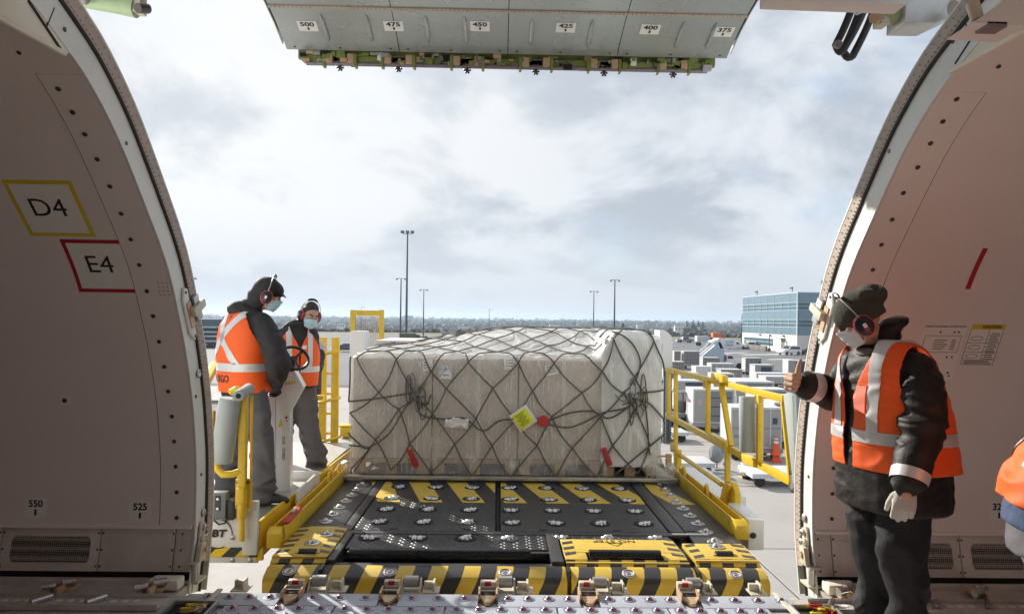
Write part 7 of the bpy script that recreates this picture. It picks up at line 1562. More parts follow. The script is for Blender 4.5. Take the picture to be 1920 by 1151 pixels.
b = MB(); b.loft([sring(T3(z), L3, F3, a, d) for z, a, d in ((0.70, 0.16, 0.125), (0.80, 0.165, 0.13), (0.92, 0.155, 0.12))])
for h_, k_, a_ in ((hL3, kL3, aL3), (hR3, kR3, aR3)): limb(b, [h_, k_.lerp(h_, 0.45), k_, a_ + UP * 0.10, a_ - UP * 0.02], [0.115, 0.112, 0.10, 0.092, 0.090])
emit(remesh(b, 0.010, 4, folds([(aL3 + UP * 0.08, 0.15, 1.0), (kL3, 0.12, 0.5)], 0.045, 0.011, 7, 11, (1.0, 1.0, 1.5))), 'trousers', 'trouser_taupe', p3)
for a_, d_ in ((aL3, Vector((0.93, -0.36, 0))), (aR3, F3)): b = MB(); boot_shape(b, a_, d_, 0.03); emit(remesh(b, 0.008, 3), 'boot', 'boot_brown', p3)
V3 = [sring(T3(z, 0, ln3(z)), L3, F3, a + 0.015, d + 0.015, bback=e + 0.015, n=30) for z, a, d, e in [(0.82, 0.185, 0.145, 0.145)] + J3]
s3 = [('reflective_band', [(T3(1.015), UP), (T3(1.07), UP)], lambda c, n: 1.015 < c.z < 1.07)]
for s_ in (1, -1): s3.append(('reflective_strap', [(T3(0, s_ * 0.075), L3), (T3(0, s_ * 0.125), L3), (T3(1.07), UP)], lambda c, n, s_=s_: 0.075 < s_ * l3(c)[0] < 0.125 and c.z > 1.07))
v3, tree3 = make_vest(V3, 0.010, (T3(0.88), UP), folds([(T3(1.0, 0, 0.14), 0.2, 0.3)], 0.008, 0.003, 7, 12), [(shR3, -L3, 0.115, 0.17), (shL3, L3, 0.115, 0.17)], (T3(1.47, 0, 0.04), 0.095, 0.03), ([], lambda c: l3(c)[1] > 0 and abs(l3(c)[0] - 0.0) < 0.004 + 0.08 * sst(1.22, 1.45, c.z)), s3, p3, 'vest_orange', C3, L3, F3)
fn = drape(tree3, T3(1.26, 0.04, 0.1), L3, UP, -F3, 0.004); patch(fn, 0.045, 0.035, 'name_patch', 'paper', p3)
for w_, e_, mm in ((wrL3, elL3, 'glove_grey'), (wrR3, elR3, 'glove_black')):
    b = MB(); d_ = (w_ - e_).normalized(); d_ = (d_ + Vector((0.2, 0, 0.2))).normalized(); th_ = Vector((-0.3, -0.6, 0.6)); th_ = (th_ - d_ * th_.dot(d_)).normalized(); pn_ = d_.cross(th_)
    if pn_.z > 0: pn_ = -pn_
    hand_shape(b, w_ + d_ * 0.02, d_, th_, pn_, (0.6, 0.8, 0.5), ((0.7, 0.8, 0.2), (0.4, 0.9, 0.3), (0.1, 0.95, 0.3)), 1.05); emit(remesh(b, 0.0045, 2), 'glove', mm, p3)

# ---------------------------------------------------------------- person cut by the right edge of the frame, bending away
F4 = Vector((0.92, -0.39, 0)); L4 = Vector((0.39, 0.92, 0)); C4 = Vector((2.035, 2.60, 0))
def T4(z, l=0, f=0): return C4 + L4 * l + F4 * f + UP * z
p4 = thing('person', 'bending person in orange vest and denim at the right edge, mostly out of frame', 'person', C4)
sp = [(0.80, 0.0), (0.92, 0.02), (1.03, 0.08), (1.12, 0.19), (1.19, 0.32), (1.22, 0.44)]
def T4r(k): z, f = sp[k]; zz, ff = sp[min(k + 1, 5)]; z0_, f0_ = sp[max(k - 1, 0)]; d = (UP * (zz - z0_) + F4 * (ff - f0_)).normalized(); return T4(z, 0, f), L4.cross(d) * -1 if L4.cross(d).dot(F4) < 0 else L4.cross(d)
HC4 = T4(1.30, 0, 0.66); HF4 = (F4 + UP * -0.6).normalized(); HU4 = (UP - HF4 * HF4.z).normalized()
shs = [T4(1.17, s * 0.18, 0.42) for s in (-1, 1)]; els = [T4(0.95, s * 0.24, 0.5) for s in (-1, 1)]; wrs = [T4(0.78, s * 0.15, 0.62) for s in (-1, 1)]
hps = [T4(0.86, s * 0.10) for s in (-1, 1)]; kns = [T4(0.47, s * 0.11, 0.06) for s in (-1, 1)]; ans = [T4(0.09, s * 0.12, 0.0) for s in (-1, 1)]
b = MB(); b.loft([sring(T4r(k)[0], L4, T4r(k)[1], a, d) for k, (a, d) in enumerate(((0.15, 0.11), (0.15, 0.11), (0.15, 0.11), (0.16, 0.11), (0.15, 0.09), (0.08, 0.07)))])
limb(b, [T4(1.22, 0, 0.42), HC4 - HU4 * 0.05], [0.06, 0.06]); Ph4, Rh4 = head_shape(b, HC4, HF4, HU4)
for s_, e_, w_ in zip(shs, els, wrs): limb(b, [s_, e_, w_], [0.05, 0.042, 0.032]); hand_shape(b, w_, (w_ - e_), F4 + UP * 0.3, L4, (0.4, 0.5, 0.3), ((0.7, 0.8, 0.2), (0.4, 0.9, 0.3), (0.1, 0.95, 0.3)))
for h_, k_, a_ in zip(hps, kns, ans): limb(b, [h_, k_, a_], [0.08, 0.055, 0.042])
body = emit(remesh(b, 0.009, 2), 'body', 'skin', p4); face_parts(body, Ph4, Rh4)
m = MB(); m.sph(Ph4(0, -0.02, 0.035), 1, 18, 12, (0.088, 0.104, 0.098), Rh4); m.build('knit_cap', 'knit', p4, smooth=True)
dm = [(0.18, 0.155), (0.185, 0.16), (0.19, 0.16), (0.195, 0.15), (0.17, 0.12), (0.10, 0.09)]
b = MB(); b.loft([sring(T4r(k)[0], L4, T4r(k)[1], a, d) for k, (a, d) in enumerate(dm)])
for s_, e_, w_ in zip(shs, els, wrs): limb(b, [s_, e_, w_], [0.08, 0.068, 0.05])
emit(remesh(b, 0.010, 4, folds([(e_, 0.12, 0.8) for e_ in els], 0.014, 0.004, 10, 13)), 'denim_jacket', 'denim', p4)
b = MB(); b.loft([sring(T4r(k)[0] + (UP * 0.03 if k == 0 else Vector()) , L4, T4r(k)[1], a + 0.022, d + 0.022, n=30) for k, (a, d) in enumerate(dm[:5])])
vv = remesh(b, 0.010, 4, folds([(T4(0.95), 0.25, 1.0)], 0.02, 0.009, 6, 14)); bmesh.ops.bisect_plane(vv, geom=vv.verts[:] + vv.edges[:] + vv.faces[:], plane_co=T4(0.865), plane_no=(UP * 1.0 + F4 * 0.35).normalized(), clear_inner=True)
t4 = BVHTree.FromBMesh(vv)
o = emit(vv, 'safety_vest', 'vest_orange', p4); sm = o.modifiers.new('t', 'SOLIDIFY'); sm.thickness = 0.004; sm.offset = -1
for k_, (u_, w_, h_) in enumerate(((0.10, 0.05, 0.15), (-0.10, 0.05, 0.15))):
    fn = drape(t4, T4(1.06, u_, 0.0), L4 * -1, (UP * 0.8 + F4 * 0.6), F4 * 0.8 - UP * 0.6, 0.005); patch(fn, w_, h_, 'reflective_strap', 'reflective', p4, 10)
b = MB(); b.loft([sring(T4(z), L4, F4, a, d) for z, a, d in ((0.72, 0.17, 0.13), (0.82, 0.17, 0.13), (0.92, 0.16, 0.12))])
for h_, k_, a_ in zip(hps, kns, ans): limb(b, [h_, k_, a_ - UP * 0.02], [0.105, 0.088, 0.084])
emit(remesh(b, 0.010, 4, folds([(a_ + UP * 0.1, 0.15, 1.0) for a_ in ans], 0.035, 0.011, 7, 15)), 'trousers', 'trouser_grey', p4)
for a_ in ans: b = MB(); boot_shape(b, a_, F4, 0.008); emit(remesh(b, 0.009, 3), 'boot', 'boot', p4)

# ================================================================== GROUND
def terr(x, y):
    r = math.hypot(x, y); n = noise.noise(Vector((x * 0.0016, y * 0.0016, 5))); n2 = noise.noise(Vector((x * 0.006, y * 0.006, 9)))
    z = GZ - 0.06 - 11.0 * sst(290, 620, r)
    return z + (5.0 + 5 * n) * sst(700, 2600, r) + (3 + 9 * n) * sst(2200, 4800, r) + 1.0 * n2 * sst(400, 900, r)
mb = MB(); rsx = [0, 12, 40, 90, 160, 240, 300, 340, 380, 430, 490, 560, 640, 740, 860, 1000, 1200, 1450, 1750, 2100, 2600, 3200, 4000, 5200, 7000]; na = 120
vs = [Vector((0, 0, GZ - 0.06))]
for r in rsx[1:]:
    for k in range(na): a = 2 * math.pi * k / na; x, y = r * math.cos(a), r * math.sin(a); vs.append(Vector((x, y, terr(x, y))))
fs = [(0, 1 + k, 1 + (k + 1) % na) for k in range(na)]
for i in range(len(rsx) - 2):
    for k in range(na): a, b = 1 + i * na, 1 + (i + 1) * na; fs.append((a + k, b + k, b + (k + 1) % na, a + (k + 1) % na))
mb.add(vs, fs); tag(mb.build('ground', 'grass_dry', smooth=True), kind='structure')
m = MB(); m.box((20, 130, GZ - 0.035), (460, 262, 0.02)); asph = tag(m.build('airport_apron', 'asphalt'), kind='structure')
m = MB(); m.box((2, 32, GZ - 0.02), (112, 62, 0.02)); tag(m.build('slab_bed', 'joint', asph))
# concrete slabs, each a piece
sl = MB(); sl.box((0, 0, 0), (6.96, 6.96, 0.1)); SLAB = sl.build('concrete_slab', 'concrete', asph, bevel=0.012, raw=True, seg=1); first = True
for i in range(-7, 9):
    for j in range(0, 8):
        o = SLAB if first else SLAB.copy()
        if not first: COL.objects.link(o)
        first = False; o.location = (3.0 + 7 * i, 5.5 + 7 * j + 2.6, GZ - 0.05 + random.uniform(-0.002, 0.002)); o.rotation_euler = (0, 0, random.choice((0, 1, 2, 3)) * math.pi / 2)
for (u0, v0, u1, v1, wd) in ((1390, 665, 1478, 664, 0.5), (1440, 674, 1482, 673, 0.3), (1350, 662, 1400, 661, 0.4)):
    a, b = PZ(u0, v0, GZ - 0.02), PZ(u1, v1, GZ - 0.02); d = (b - a).normalized(); n = Vector((-d.y, d.x, 0)) * wd * 2; m = MB(); m.prism([a - n, b - n, b + n, a + n], (0, 0, 0.003)); m.build('painted_line', 'line_white', asph)
a, b = PZ(1384, 925, GZ + 0.001), PZ(1392, 938, GZ + 0.001); m = MB(); m.bar(a, b, 0.12, 0.004); m.build('painted_line', 'line_white', asph)

# ================================================================== GROUND EQUIPMENT on the apron
def wheel(parent, c, r, w_=0.14, ax=(1, 0, 0)):
    ax = Vector(ax); m = MB(); m.lathe([(r * 0.55, -w_ / 2), (r * 0.93, -w_ / 2), (r, -w_ * 0.3), (r, w_ * 0.3), (r * 0.93, w_ / 2), (r * 0.55, w_ / 2)], c, ax, 20); o = m.build('wheel', 'tyre', parent, smooth=True)
    m = MB(); m.lathe([(0, -w_ * 0.32), (r * 0.56, -w_ * 0.36), (r * 0.56, w_ * 0.36), (r * 0.2, w_ * 0.40), (0, w_ * 0.3)], c, ax, 16); m.build('rim', 'rim_grey', o, smooth=True); return o
def dolly(c, w_, d_, lab, mm='dolly_grey', tow=0):
    t = thing('cargo_dolly', lab, 'dolly', c, 'cargo dollies on the apron'); x, y, z = c
    m = MB(); m.box((x, y, z + 0.47), (w_, d_, 0.05)); m.build('deck', mm, t, bevel=0.01)
    m = MB(); m.box((x, y - d_ / 2 + 0.05, z + 0.39), (w_, 0.09, 0.12)); m.box((x, y + d_ / 2 - 0.05, z + 0.39), (w_, 0.09, 0.12)); m.box((x - w_ / 2 + 0.05, y, z + 0.39), (0.09, d_, 0.12)); m.box((x + w_ / 2 - 0.05, y, z + 0.39), (0.09, d_, 0.12)); m.build('frame', mm, t)
    for sx in (-1, 1):
        for sy in (-1, 1): wheel(t, (x + sx * (w_ / 2 - 0.3), y + sy * (d_ / 2 - 0.15), z + 0.2), 0.2, 0.13, (0, 1, 0))
    if tow: m = MB(); m.cyl((x + tow * w_ / 2, y, z + 0.36), (x + tow * (w_ / 2 + 1.3), y - 0.1, z + 0.2), 0.035, n=8); m.tube([(x + tow * (w_ / 2 + 1.3) + 0.09 * math.cos(a), y - 0.1 + 0.09 * math.sin(a), z + 0.2) for a in [0.63 * i for i in range(10)]], 0.022, 6, closed=True); m.build('tow_bar', 'steel_dull', t, smooth=True)
    return t
def uld(u0, u1, vtop, lab, h=1.62, d_=1.5, style='curtain', frame='uld_white', panel='uld_alu', with_dolly=True, sign=None, tint=None, dlab=None):
    zt = GZ + 0.52 + h; D = FPX * (EYE - zt) / (vtop - 600 - (u0 - 960) * 0.006); A, B = PY(u0, vtop, D), PY(u1, vtop, D); x, w_ = (A.x + B.x) / 2, B.x - A.x; y = D + d_ / 2; z = GZ + 0.52
    t = thing('freight_container', lab, 'container', (x, y, z), 'air freight containers on dollies')
    m = MB(); m.box((x, y, z + h / 2), (w_ - 0.06, d_ - 0.06, h - 0.06)); bd = m.build('shell', panel, t)
    m = MB(); e = 0.07
    for sx in (-1, 1):
        for sy in (-1, 1): m.box((x + sx * (w_ / 2 - e / 2), y + sy * (d_ / 2 - e / 2), z + h / 2), (e, e, h))
        for zz in (z + e / 2, z + h - e / 2): m.box((x + sx * (w_ / 2 - e / 2), y, zz), (e * 0.96, d_ - 2 * e, e))
    for sy in (-1, 1):
        for zz in (z + e / 2, z + h - e / 2): m.box((x, y + sy * (d_ / 2 - e / 2), zz), (w_ - 2 * e, e * 0.96, e))
    m.build('edge_frame', frame, t)
    m = MB(); m.box((x, y, z + h + 0.012), (w_ + 0.02, d_ + 0.02, 0.02)); m.build('roof_panel', 'uld_white', t)
    m = MB(); m.box((x - w_ / 2 + 0.02, y, z + h / 2), (0.012, d_ - 2 * e, h - 2 * e)); m.build('side_panel', 'uld_white', t)
    if style == 'curtain':
        m = MB(); m.box((x + w_ * 0.12, y - d_ / 2 + 0.02, z + h / 2), (w_ * 0.62, 0.03, h - 2 * e)); c = m.build('door_curtain', tint or 'curtain_grey', t)
        for k in range(3): m = MB(); m.box((x + w_ * 0.12, y - d_ / 2 + 0.0, z + h * (0.22 + 0.27 * k)), (w_ * 0.62, 0.012, 0.03)); m.build('curtain_strap', 'dark_gap', c)
        m = MB(); m.box((x - w_ * 0.33, y - d_ / 2 + 0.015, z + h * 0.62), (0.22, 0.02, 0.28)); m.build('data_plate', 'beige_frame', t)
        m = MB(); m.box((x - w_ / 2 + 0.01, y, z + h * 0.62), (0.03, 0.5, 0.16)); m.build('side_mark', 'rust', t)
    elif style == 'panel':
        for k in range(2): m = MB(); m.box((x, y - d_ / 2 + 0.015, z + h * (0.27 + 0.46 * k)), (w_ - 2 * e - 0.03, 0.025, h * 0.44)); m.build('front_panel', panel, t)
        m = MB(); m.box((x, y - d_ / 2 + 0.002, z + h * 0.5), (w_ - 2 * e, 0.03, 0.035)); m.build('seam_bar', 'curtain_grey', t)
        for k in range(3): m = MB(); m.box((x - w_ * 0.27 + w_ * 0.27 * k, y - d_ / 2 - 0.002, z + h * 0.5), (0.05, 0.04, h - 2 * e - 0.02)); m.build('stiffener', frame, t)
        m = MB(); m.box((x + w_ * 0.36, y - d_ / 2 - 0.004, z + h * 0.68), (0.2, 0.02, 0.26)); m.build('data_plate', 'curtain_blue', t)
        m = MB(); m.box((x - w_ * 0.38, y - d_ / 2 - 0.004, z + h * 0.3), (0.22, 0.02, 0.1)); m.build('stencil_mark', 'uld_dark', t)
    elif style == 'open':
        m = MB(); m.box((x + w_ * 0.1, y - d_ / 2 + 0.012, z + h * 0.55), (w_ * 0.55, 0.03, h * 0.7)); m.build('open_bay', 'curtain_blue', t)
    elif style == 'cage':
        for k in range(9): m = MB(); m.box((x - w_ / 2 + e + (w_ - 2 * e) * (k + 0.5) / 9, y - d_ / 2 + 0.012, z + h / 2), (0.03, 0.03, h - 2 * e)); m.build('cage_bar', 'beige_frame', t)
        for k in range(3): m = MB(); m.box((x, y - d_ / 2 + 0.008, z + h * (0.25 + 0.25 * k)), (w_ - 2 * e, 0.03, 0.03)); m.build('cage_rail', 'beige_frame', t)
    if sign:
        sx = x + sign[1] * w_; m = MB(); m.box((sx, y - d_ / 2 - 0.012, z + h * sign[2]), (sign[3], 0.02, 0.24)); pl = m.build('name_plate', 'black_plastic', t); fn = planar((sx, y - d_ / 2 - 0.023, z + h * sign[2]), (1, 0, 0), (0, 0, 1)); letters(sign[0], 0.2, lambda a, b, hh: fn(a + b * 0.2, b, 0.001), 'paper', pl, bold=0.004)
        m = MB()
        for k in range(6): m.box((sx - sign[3] * 0.3 + k * sign[3] * 0.11, y - d_ / 2 - 0.005, z + h * sign[2] - 0.2), (0.05, 0.01, 0.05))
        m.build('stencil_marks', 'curtain_grey', t)
    if with_dolly: dolly((x, y, GZ), w_ + 0.1, d_ + 0.1, dlab or ('dolly carrying the ' + ' '.join(lab.split()[:9])), 'dolly_grey')
    return t, (x, y, z, w_, h)
uld(1371, 1467, 762, 'nearest white container with a dark seam, behind the traffic cone', 1.72, 1.5, 'panel', sign=None)
uld(1300, 1378, 728, 'white-framed container with grey curtain behind the upper gate bars', 1.78, 1.6, 'curtain')
uld(1269, 1323, 712, 'white container with navy curtain and small square plate by the gate end', 1.65, 1.5, 'curtain', tint='curtain_blue')
uld(1368, 1434, 709, 'low wide container behind the grey gate foam bumper', 1.62, 1.6, 'panel')
uld(1338, 1377, 698, 'container under a navy tarpaulin in the third row', 1.62, 1.5, 'curtain', tint='tarp_blue')
uld(1379, 1452, 713, 'wide container with grey roof edge right of the gate foam bumper', 1.62, 1.6, 'curtain')
uld(1416, 1451, 681, 'open grey container alone in the back row', 1.6, 1.5, 'open', frame='uld_alu')
uld(1418, 1477, 697, 'container with plain front left of the thumbs-up hand', 1.55, 1.5, 'panel')
uld(1436, 1496, 703, 'container with black Jetside name plate by the thumbs-up hand', 1.6, 1.5, 'panel', sign=('Jetside', 0.0, 0.62, 1.25))
uld(1415, 1476, 727, 'container with two small dark windows above the gate end', 1.62, 1.5, 'curtain', tint='uld_dark')
uld(1479, 1536, 742, 'blue-grey slatted container beside the right door post', 1.75, 1.6, 'curtain', tint='uld_dark', panel='uld_dark')
uld(1478, 1522, 672, 'white container with yellow load farthest right', 1.6, 1.5, 'open')
uld(1334, 1378, 679, 'grey container with dark name plate before the stair truck', 1.6, 1.5, 'panel', frame='uld_white', sign=('Vistair', -0.02, 0.6, 0.95))
uld(1305, 1333, 685, 'pinkish white container left of the stair truck foot', 1.6, 1.5, 'panel', panel='uld_white')
uld(1276, 1311, 697, 'container with black name plate in the gap of the gate', 1.5, 1.5, 'panel', sign=('Unilode', 0.0, 0.62, 1.0))
uld(1282, 1312, 656, 'brown caged container far beyond the gate', 1.7, 1.8, 'cage', panel='uld_dark')
uld(1264, 1277, 656, 'dark caged container behind the white loader pillar', 1.7, 1.8, 'cage', panel='curtain_grey')
uld(1452, 1502, 752, 'plain grey container low between the gate end and the door post', 1.62, 1.5, 'curtain', panel='uld_dark')
uld(1352, 1392, 690, 'brown caged container in the middle of the back rows', 1.5, 1.5, 'cage', panel='uld_dark', frame='uld_alu')
uld(1246, 1284, 676, 'dark caged container low behind the white loader pillar', 1.6, 1.5, 'cage', panel='curtain_grey', frame='uld_alu')
uld(1398, 1428, 668, 'small grey container alone behind the stair truck cab', 1.4, 1.4, 'panel', panel='uld_dark', frame='uld_alu')
uld(1318, 1350, 668, 'caged trolley in front of the stair truck steps', 1.5, 1.4, 'cage', panel='uld_dark', frame='uld_alu')
def tug(u, v, rz, paint, lab):
    q = PZ(u, v, GZ); t = thing('baggage_tug', lab, 'tug', q, None); R = Matrix.Rotation(rz, 3, 'Z'); P = lambda x, y, z: q + R @ Vector((x, y, z))
    def bx(c, d, nm, mm, par, bev=0.0): m = MB(); m.box(P(*c), d, R); return m.build(nm, mm, par, bevel=bev)
    b = bx((0, 0, 0.62), (2.5, 1.3, 0.45), 'body', paint, t, 0.05); bx((0.75, 0, 0.98), (0.95, 1.15, 0.32), 'bonnet', paint, t, 0.06); bx((-0.35, 0, 0.95), (0.45, 1.0, 0.14), 'seat', 'black_plastic', t, 0.04); bx((-0.62, 0, 1.25), (0.12, 1.0, 0.5), 'backrest', 'black_plastic', t, 0.04)
    for sy in (-1, 1):
        for sx in (-0.85, 0.85): wheel(t, P(sx, sy * 0.58, 0.33), 0.33, 0.24, R @ Vector((0, 1, 0)))
        m = MB(); m.cyl(P(0.3, sy * 0.55, 0.9), P(0.2, sy * 0.55, 1.95), 0.03, n=6); m.cyl(P(-0.8, sy * 0.55, 0.9), P(-0.8, sy * 0.55, 1.95), 0.03, n=6); m.build('roof_post', 'black_plastic', t)
        bx((1.24, sy * 0.42, 0.95), (0.06, 0.22, 0.16), 'headlight', 'lamp_clear', b)
    bx((-0.3, 0, 1.98), (1.3, 1.25, 0.06), 'canopy', paint, t, 0.02); m = MB(); c = P(0.15, 0.2, 1.2); m.tube([c + Vector((0.17 * math.cos(a * 0.52), 0.17 * math.sin(a * 0.52), 0.08 * math.cos(a * 0.52))) for a in range(12)], 0.018, 6, closed=True); m.build('steering_wheel', 'black_plastic', t)
tug(1292, 800, rad(20), 'grey_box', 'dark baggage tug parked inside the upper left of the gate');
# loose dollies, cone, fan, tow parts
q = PZ(1420, 912, GZ); dolly((q.x + 1.35, q.y + 0.6, GZ), 3.2, 1.6, 'empty pale flat dolly in front of the traffic cone', 'dolly_white', tow=-1)
q = PZ(1277, 828, GZ); dolly((q.x - 0.55, q.y + 0.5, GZ), 1.7, 1.5, 'small white dolly half hidden by the pallet corner', 'dolly_white', tow=1)
q = PZ(1300, 893, GZ); t = dolly((q.x - 0.1, q.y + 0.8, GZ), 1.9, 1.5, 'low cream dolly beside the loader guide', 'uld_white')
q = PZ(1344, 880, GZ); t = thing('floor_fan', 'grey round fan with tangled cover on the apron', 'fan', (q.x, q.y, GZ))
m = MB(); c0 = q + Vector((0, 0, 0.62))
for k in range(7): r = 0.08 + 0.055 * k; m.tube([c0 + Vector((r * 0.75 * math.cos(a * 0.45), -0.15 + 0.03 * k, r * math.sin(a * 0.45))) for a in range(14)], 0.014, 5, closed=True)
m.build('fan_cage', 'fan_grey', t, smooth=True)
m = MB(); m.sph(c0, 1, 14, 10, (0.25, 0.14, 0.34)); m.v = [v + Vector((noise.noise(v * 6), 0, noise.noise(v * 6 + Vector((4, 4, 4))))) * 0.12 for v in m.v]; m.build('fan_body', 'fan_grey', t)
m = MB(); m.cyl(c0 - Vector((0, 0, 0.3)), (q.x, q.y, GZ), 0.03, n=8); m.box((q.x + 0.1, q.y, GZ + 0.03), (0.5, 0.4, 0.05)); m.build('fan_stand', 'fan_grey', t)
m = MB(); m.prism([c0 + Vector((0.3, -0.1, -0.3)), c0 + Vector((0.52, -0.1, -0.62)), c0 + Vector((0.38, -0.1, -0.68)), c0 + Vector((0.2, -0.1, -0.35))], (0, 0.05, 0)); m.build('fan_foot', 'fan_grey', t)
q = PZ(1455, 866, GZ); t = thing('traffic_cone', 'tall orange traffic cone with white bands by the white container', 'cone', q)
m = MB(); m.box(q + Vector((0, 0, 0.03)), (0.40, 0.40, 0.06)); m.build('base', 'cone_orange', t, bevel=0.01)
m = MB(); m.lathe([(0.16, 0.06), (0.14, 0.30), (0.10, 0.36)], q, UP, 16); m.build('lower_cone', 'cone_orange', t, smooth=True)
m = MB(); m.lathe([(0.24, 0.32), (0.22, 0.35), (0.165, 0.42), (0.055, 1.08), (0.04, 1.10), (0, 1.10)], q, UP, 18); m.build('upper_cone', 'cone_orange', t, smooth=True)
for z0, z1 in ((0.80, 0.90), (0.96, 1.02)): m = MB(); f = lambda z: 0.165 + (0.055 - 0.165) * (z - 0.42) / 0.66 + 0.003; m.lathe([(f(z0), z0), (f(z1), z1)], q, UP, 18); m.build('white_band', 'paper', t, smooth=True)
a, b = PZ(1335, 884, GZ + 0.25), PZ(1398, 890, GZ + 0.25); t = thing('tow_bar', 'thin tow bar lying between the fan and the flat dolly', 'tow bar', a)
m = MB(); m.cyl(a, b, 0.035, n=8); m.cyl(a, PZ(1322, 872, GZ + 0.3), 0.03, n=8); m.build('shaft', 'steel_dull', t, smooth=True)
for p in (a, b): m = MB(); m.tube([p + Vector((0.1 * math.cos(x * 0.7), 0.1 * math.sin(x * 0.7), 0)) for x in range(9)], 0.025, 6, closed=True); m.build('coupling_ring', 'steel_dull', t, smooth=True)
q = PZ(1398, 895, GZ); t = thing('wrapped_roll', 'white upright roll beside the flat dolly', 'roll', q); m = MB(); m.lathe([(0.16, 0.1), (0.19, 0.2), (0.17, 0.9), (0.12, 1.02), (0, 1.05)], q, UP, 14); m.v = [v + Vector((noise.noise(v * 5), noise.noise(v * 5 + Vector((3, 3, 3))), 0)) * 0.05 for v in m.v]; m.build('roll_body', 'wrap_sheet', t, smooth=True); m = MB(); m.box(q + Vector((0, 0, 0.05)), (0.4, 0.4, 0.1)); m.build('roll_base', 'wood', t)
q = PZ(1368, 795, GZ); t = thing('wrapped_stack', 'white shrink-wrapped stack next to the container with grey curtain', 'stack', q)
m = MB(); m.box(q + Vector((0, 0, 0.95)), (0.55, 0.9, 1.6)); m.v = [v for v in m.v]; m.build('stack_body', 'wrap_sheet', t, bevel=0.08); m = MB(); m.box(q + Vector((0, 0, 0.07)), (0.7, 1.0, 0.14)); m.build('stack_pallet', 'wood', t)
# passenger stair truck
q = PZ(1378, 691, GZ); D = q.y; sc = D / FPX
def ST(u, v, dy=0.0): p = PY(u, v, D); p.y += dy; return p
t = thing('stair_truck', 'white passenger stair truck with blue letters on its canopy', 'stair truck', q)
m = MB(); m.prism([ST(1304, 679), ST(1350, 640), ST(1358, 656), ST(1360, 690), ST(1340, 690)], (0, 2.1, 0)); m.build('stair_side', 'stair_blue', t)
for k in range(14):
    f = k / 13; p = ST(1304 + 46 * f, 678 - 38 * f); m = MB(); m.box(p + Vector((0.1, 1.05, 0.05)), (0.26, 2.0, 0.05)); m.build('stair_step', 'stair_white', t)
for dy in (-0.03, 2.1): m = MB(); m.bar(ST(1302, 676, dy), ST(1350, 634, dy), 0.06, 0.16); m.build('handrail', 'stair_white', t)
m = MB(); m.prism([ST(1334, 641), ST(1352, 634), ST(1371, 635.5), ST(1381, 640), ST(1381, 652), ST(1350, 654), ST(1347, 645)], (0, 2.2, 0)); cn = m.build('canopy', 'stair_white', t, bevel=0.05)
fn = planar(ST(1368, 641.5, -0.02), (1, 0, 0), (0, 0, 1)); letters('CTP', 0.42, lambda a, b, h: fn(a, b, 0.002), 'sign_blue', cn, bold=0.01, squeeze=1.4)
fn2 = planar(ST(1367.5, 647, -0.02), (1, 0, 0), (0, 0, 1)); letters('CARGO', 0.30, lambda a, b, h: fn2(a, b, 0.002), 'sign_blue', cn, bold=0.008, squeeze=1.0)
m = MB(); m.prism([ST(1357, 689), ST(1357, 665), ST(1374, 665), ST(1378, 673), ST(1396, 675), ST(1397, 687)], (0, 1.9, 0)); cb_ = m.build('cab', 'car_white', t, bevel=0.05)
m = MB(); m.prism([ST(1364, 672), ST(1365, 667), ST(1373, 667), ST(1375.5, 672.5)], (0, -0.02, 0)); m.build('side_window', 'car_glass', cb_)
m = MB(); m.box(ST(1360.5, 671, -0.02), (0.25, 0.03, 0.75)); m.build('red_panel', 'rust', cb_)
for u in (1343, 1386): wheel(t, ST(u, 686, 0.05), 0.38, 0.25, (0, 1, 0)); wheel(t, ST(u, 686, 1.85), 0.38, 0.25, (0, 1, 0))
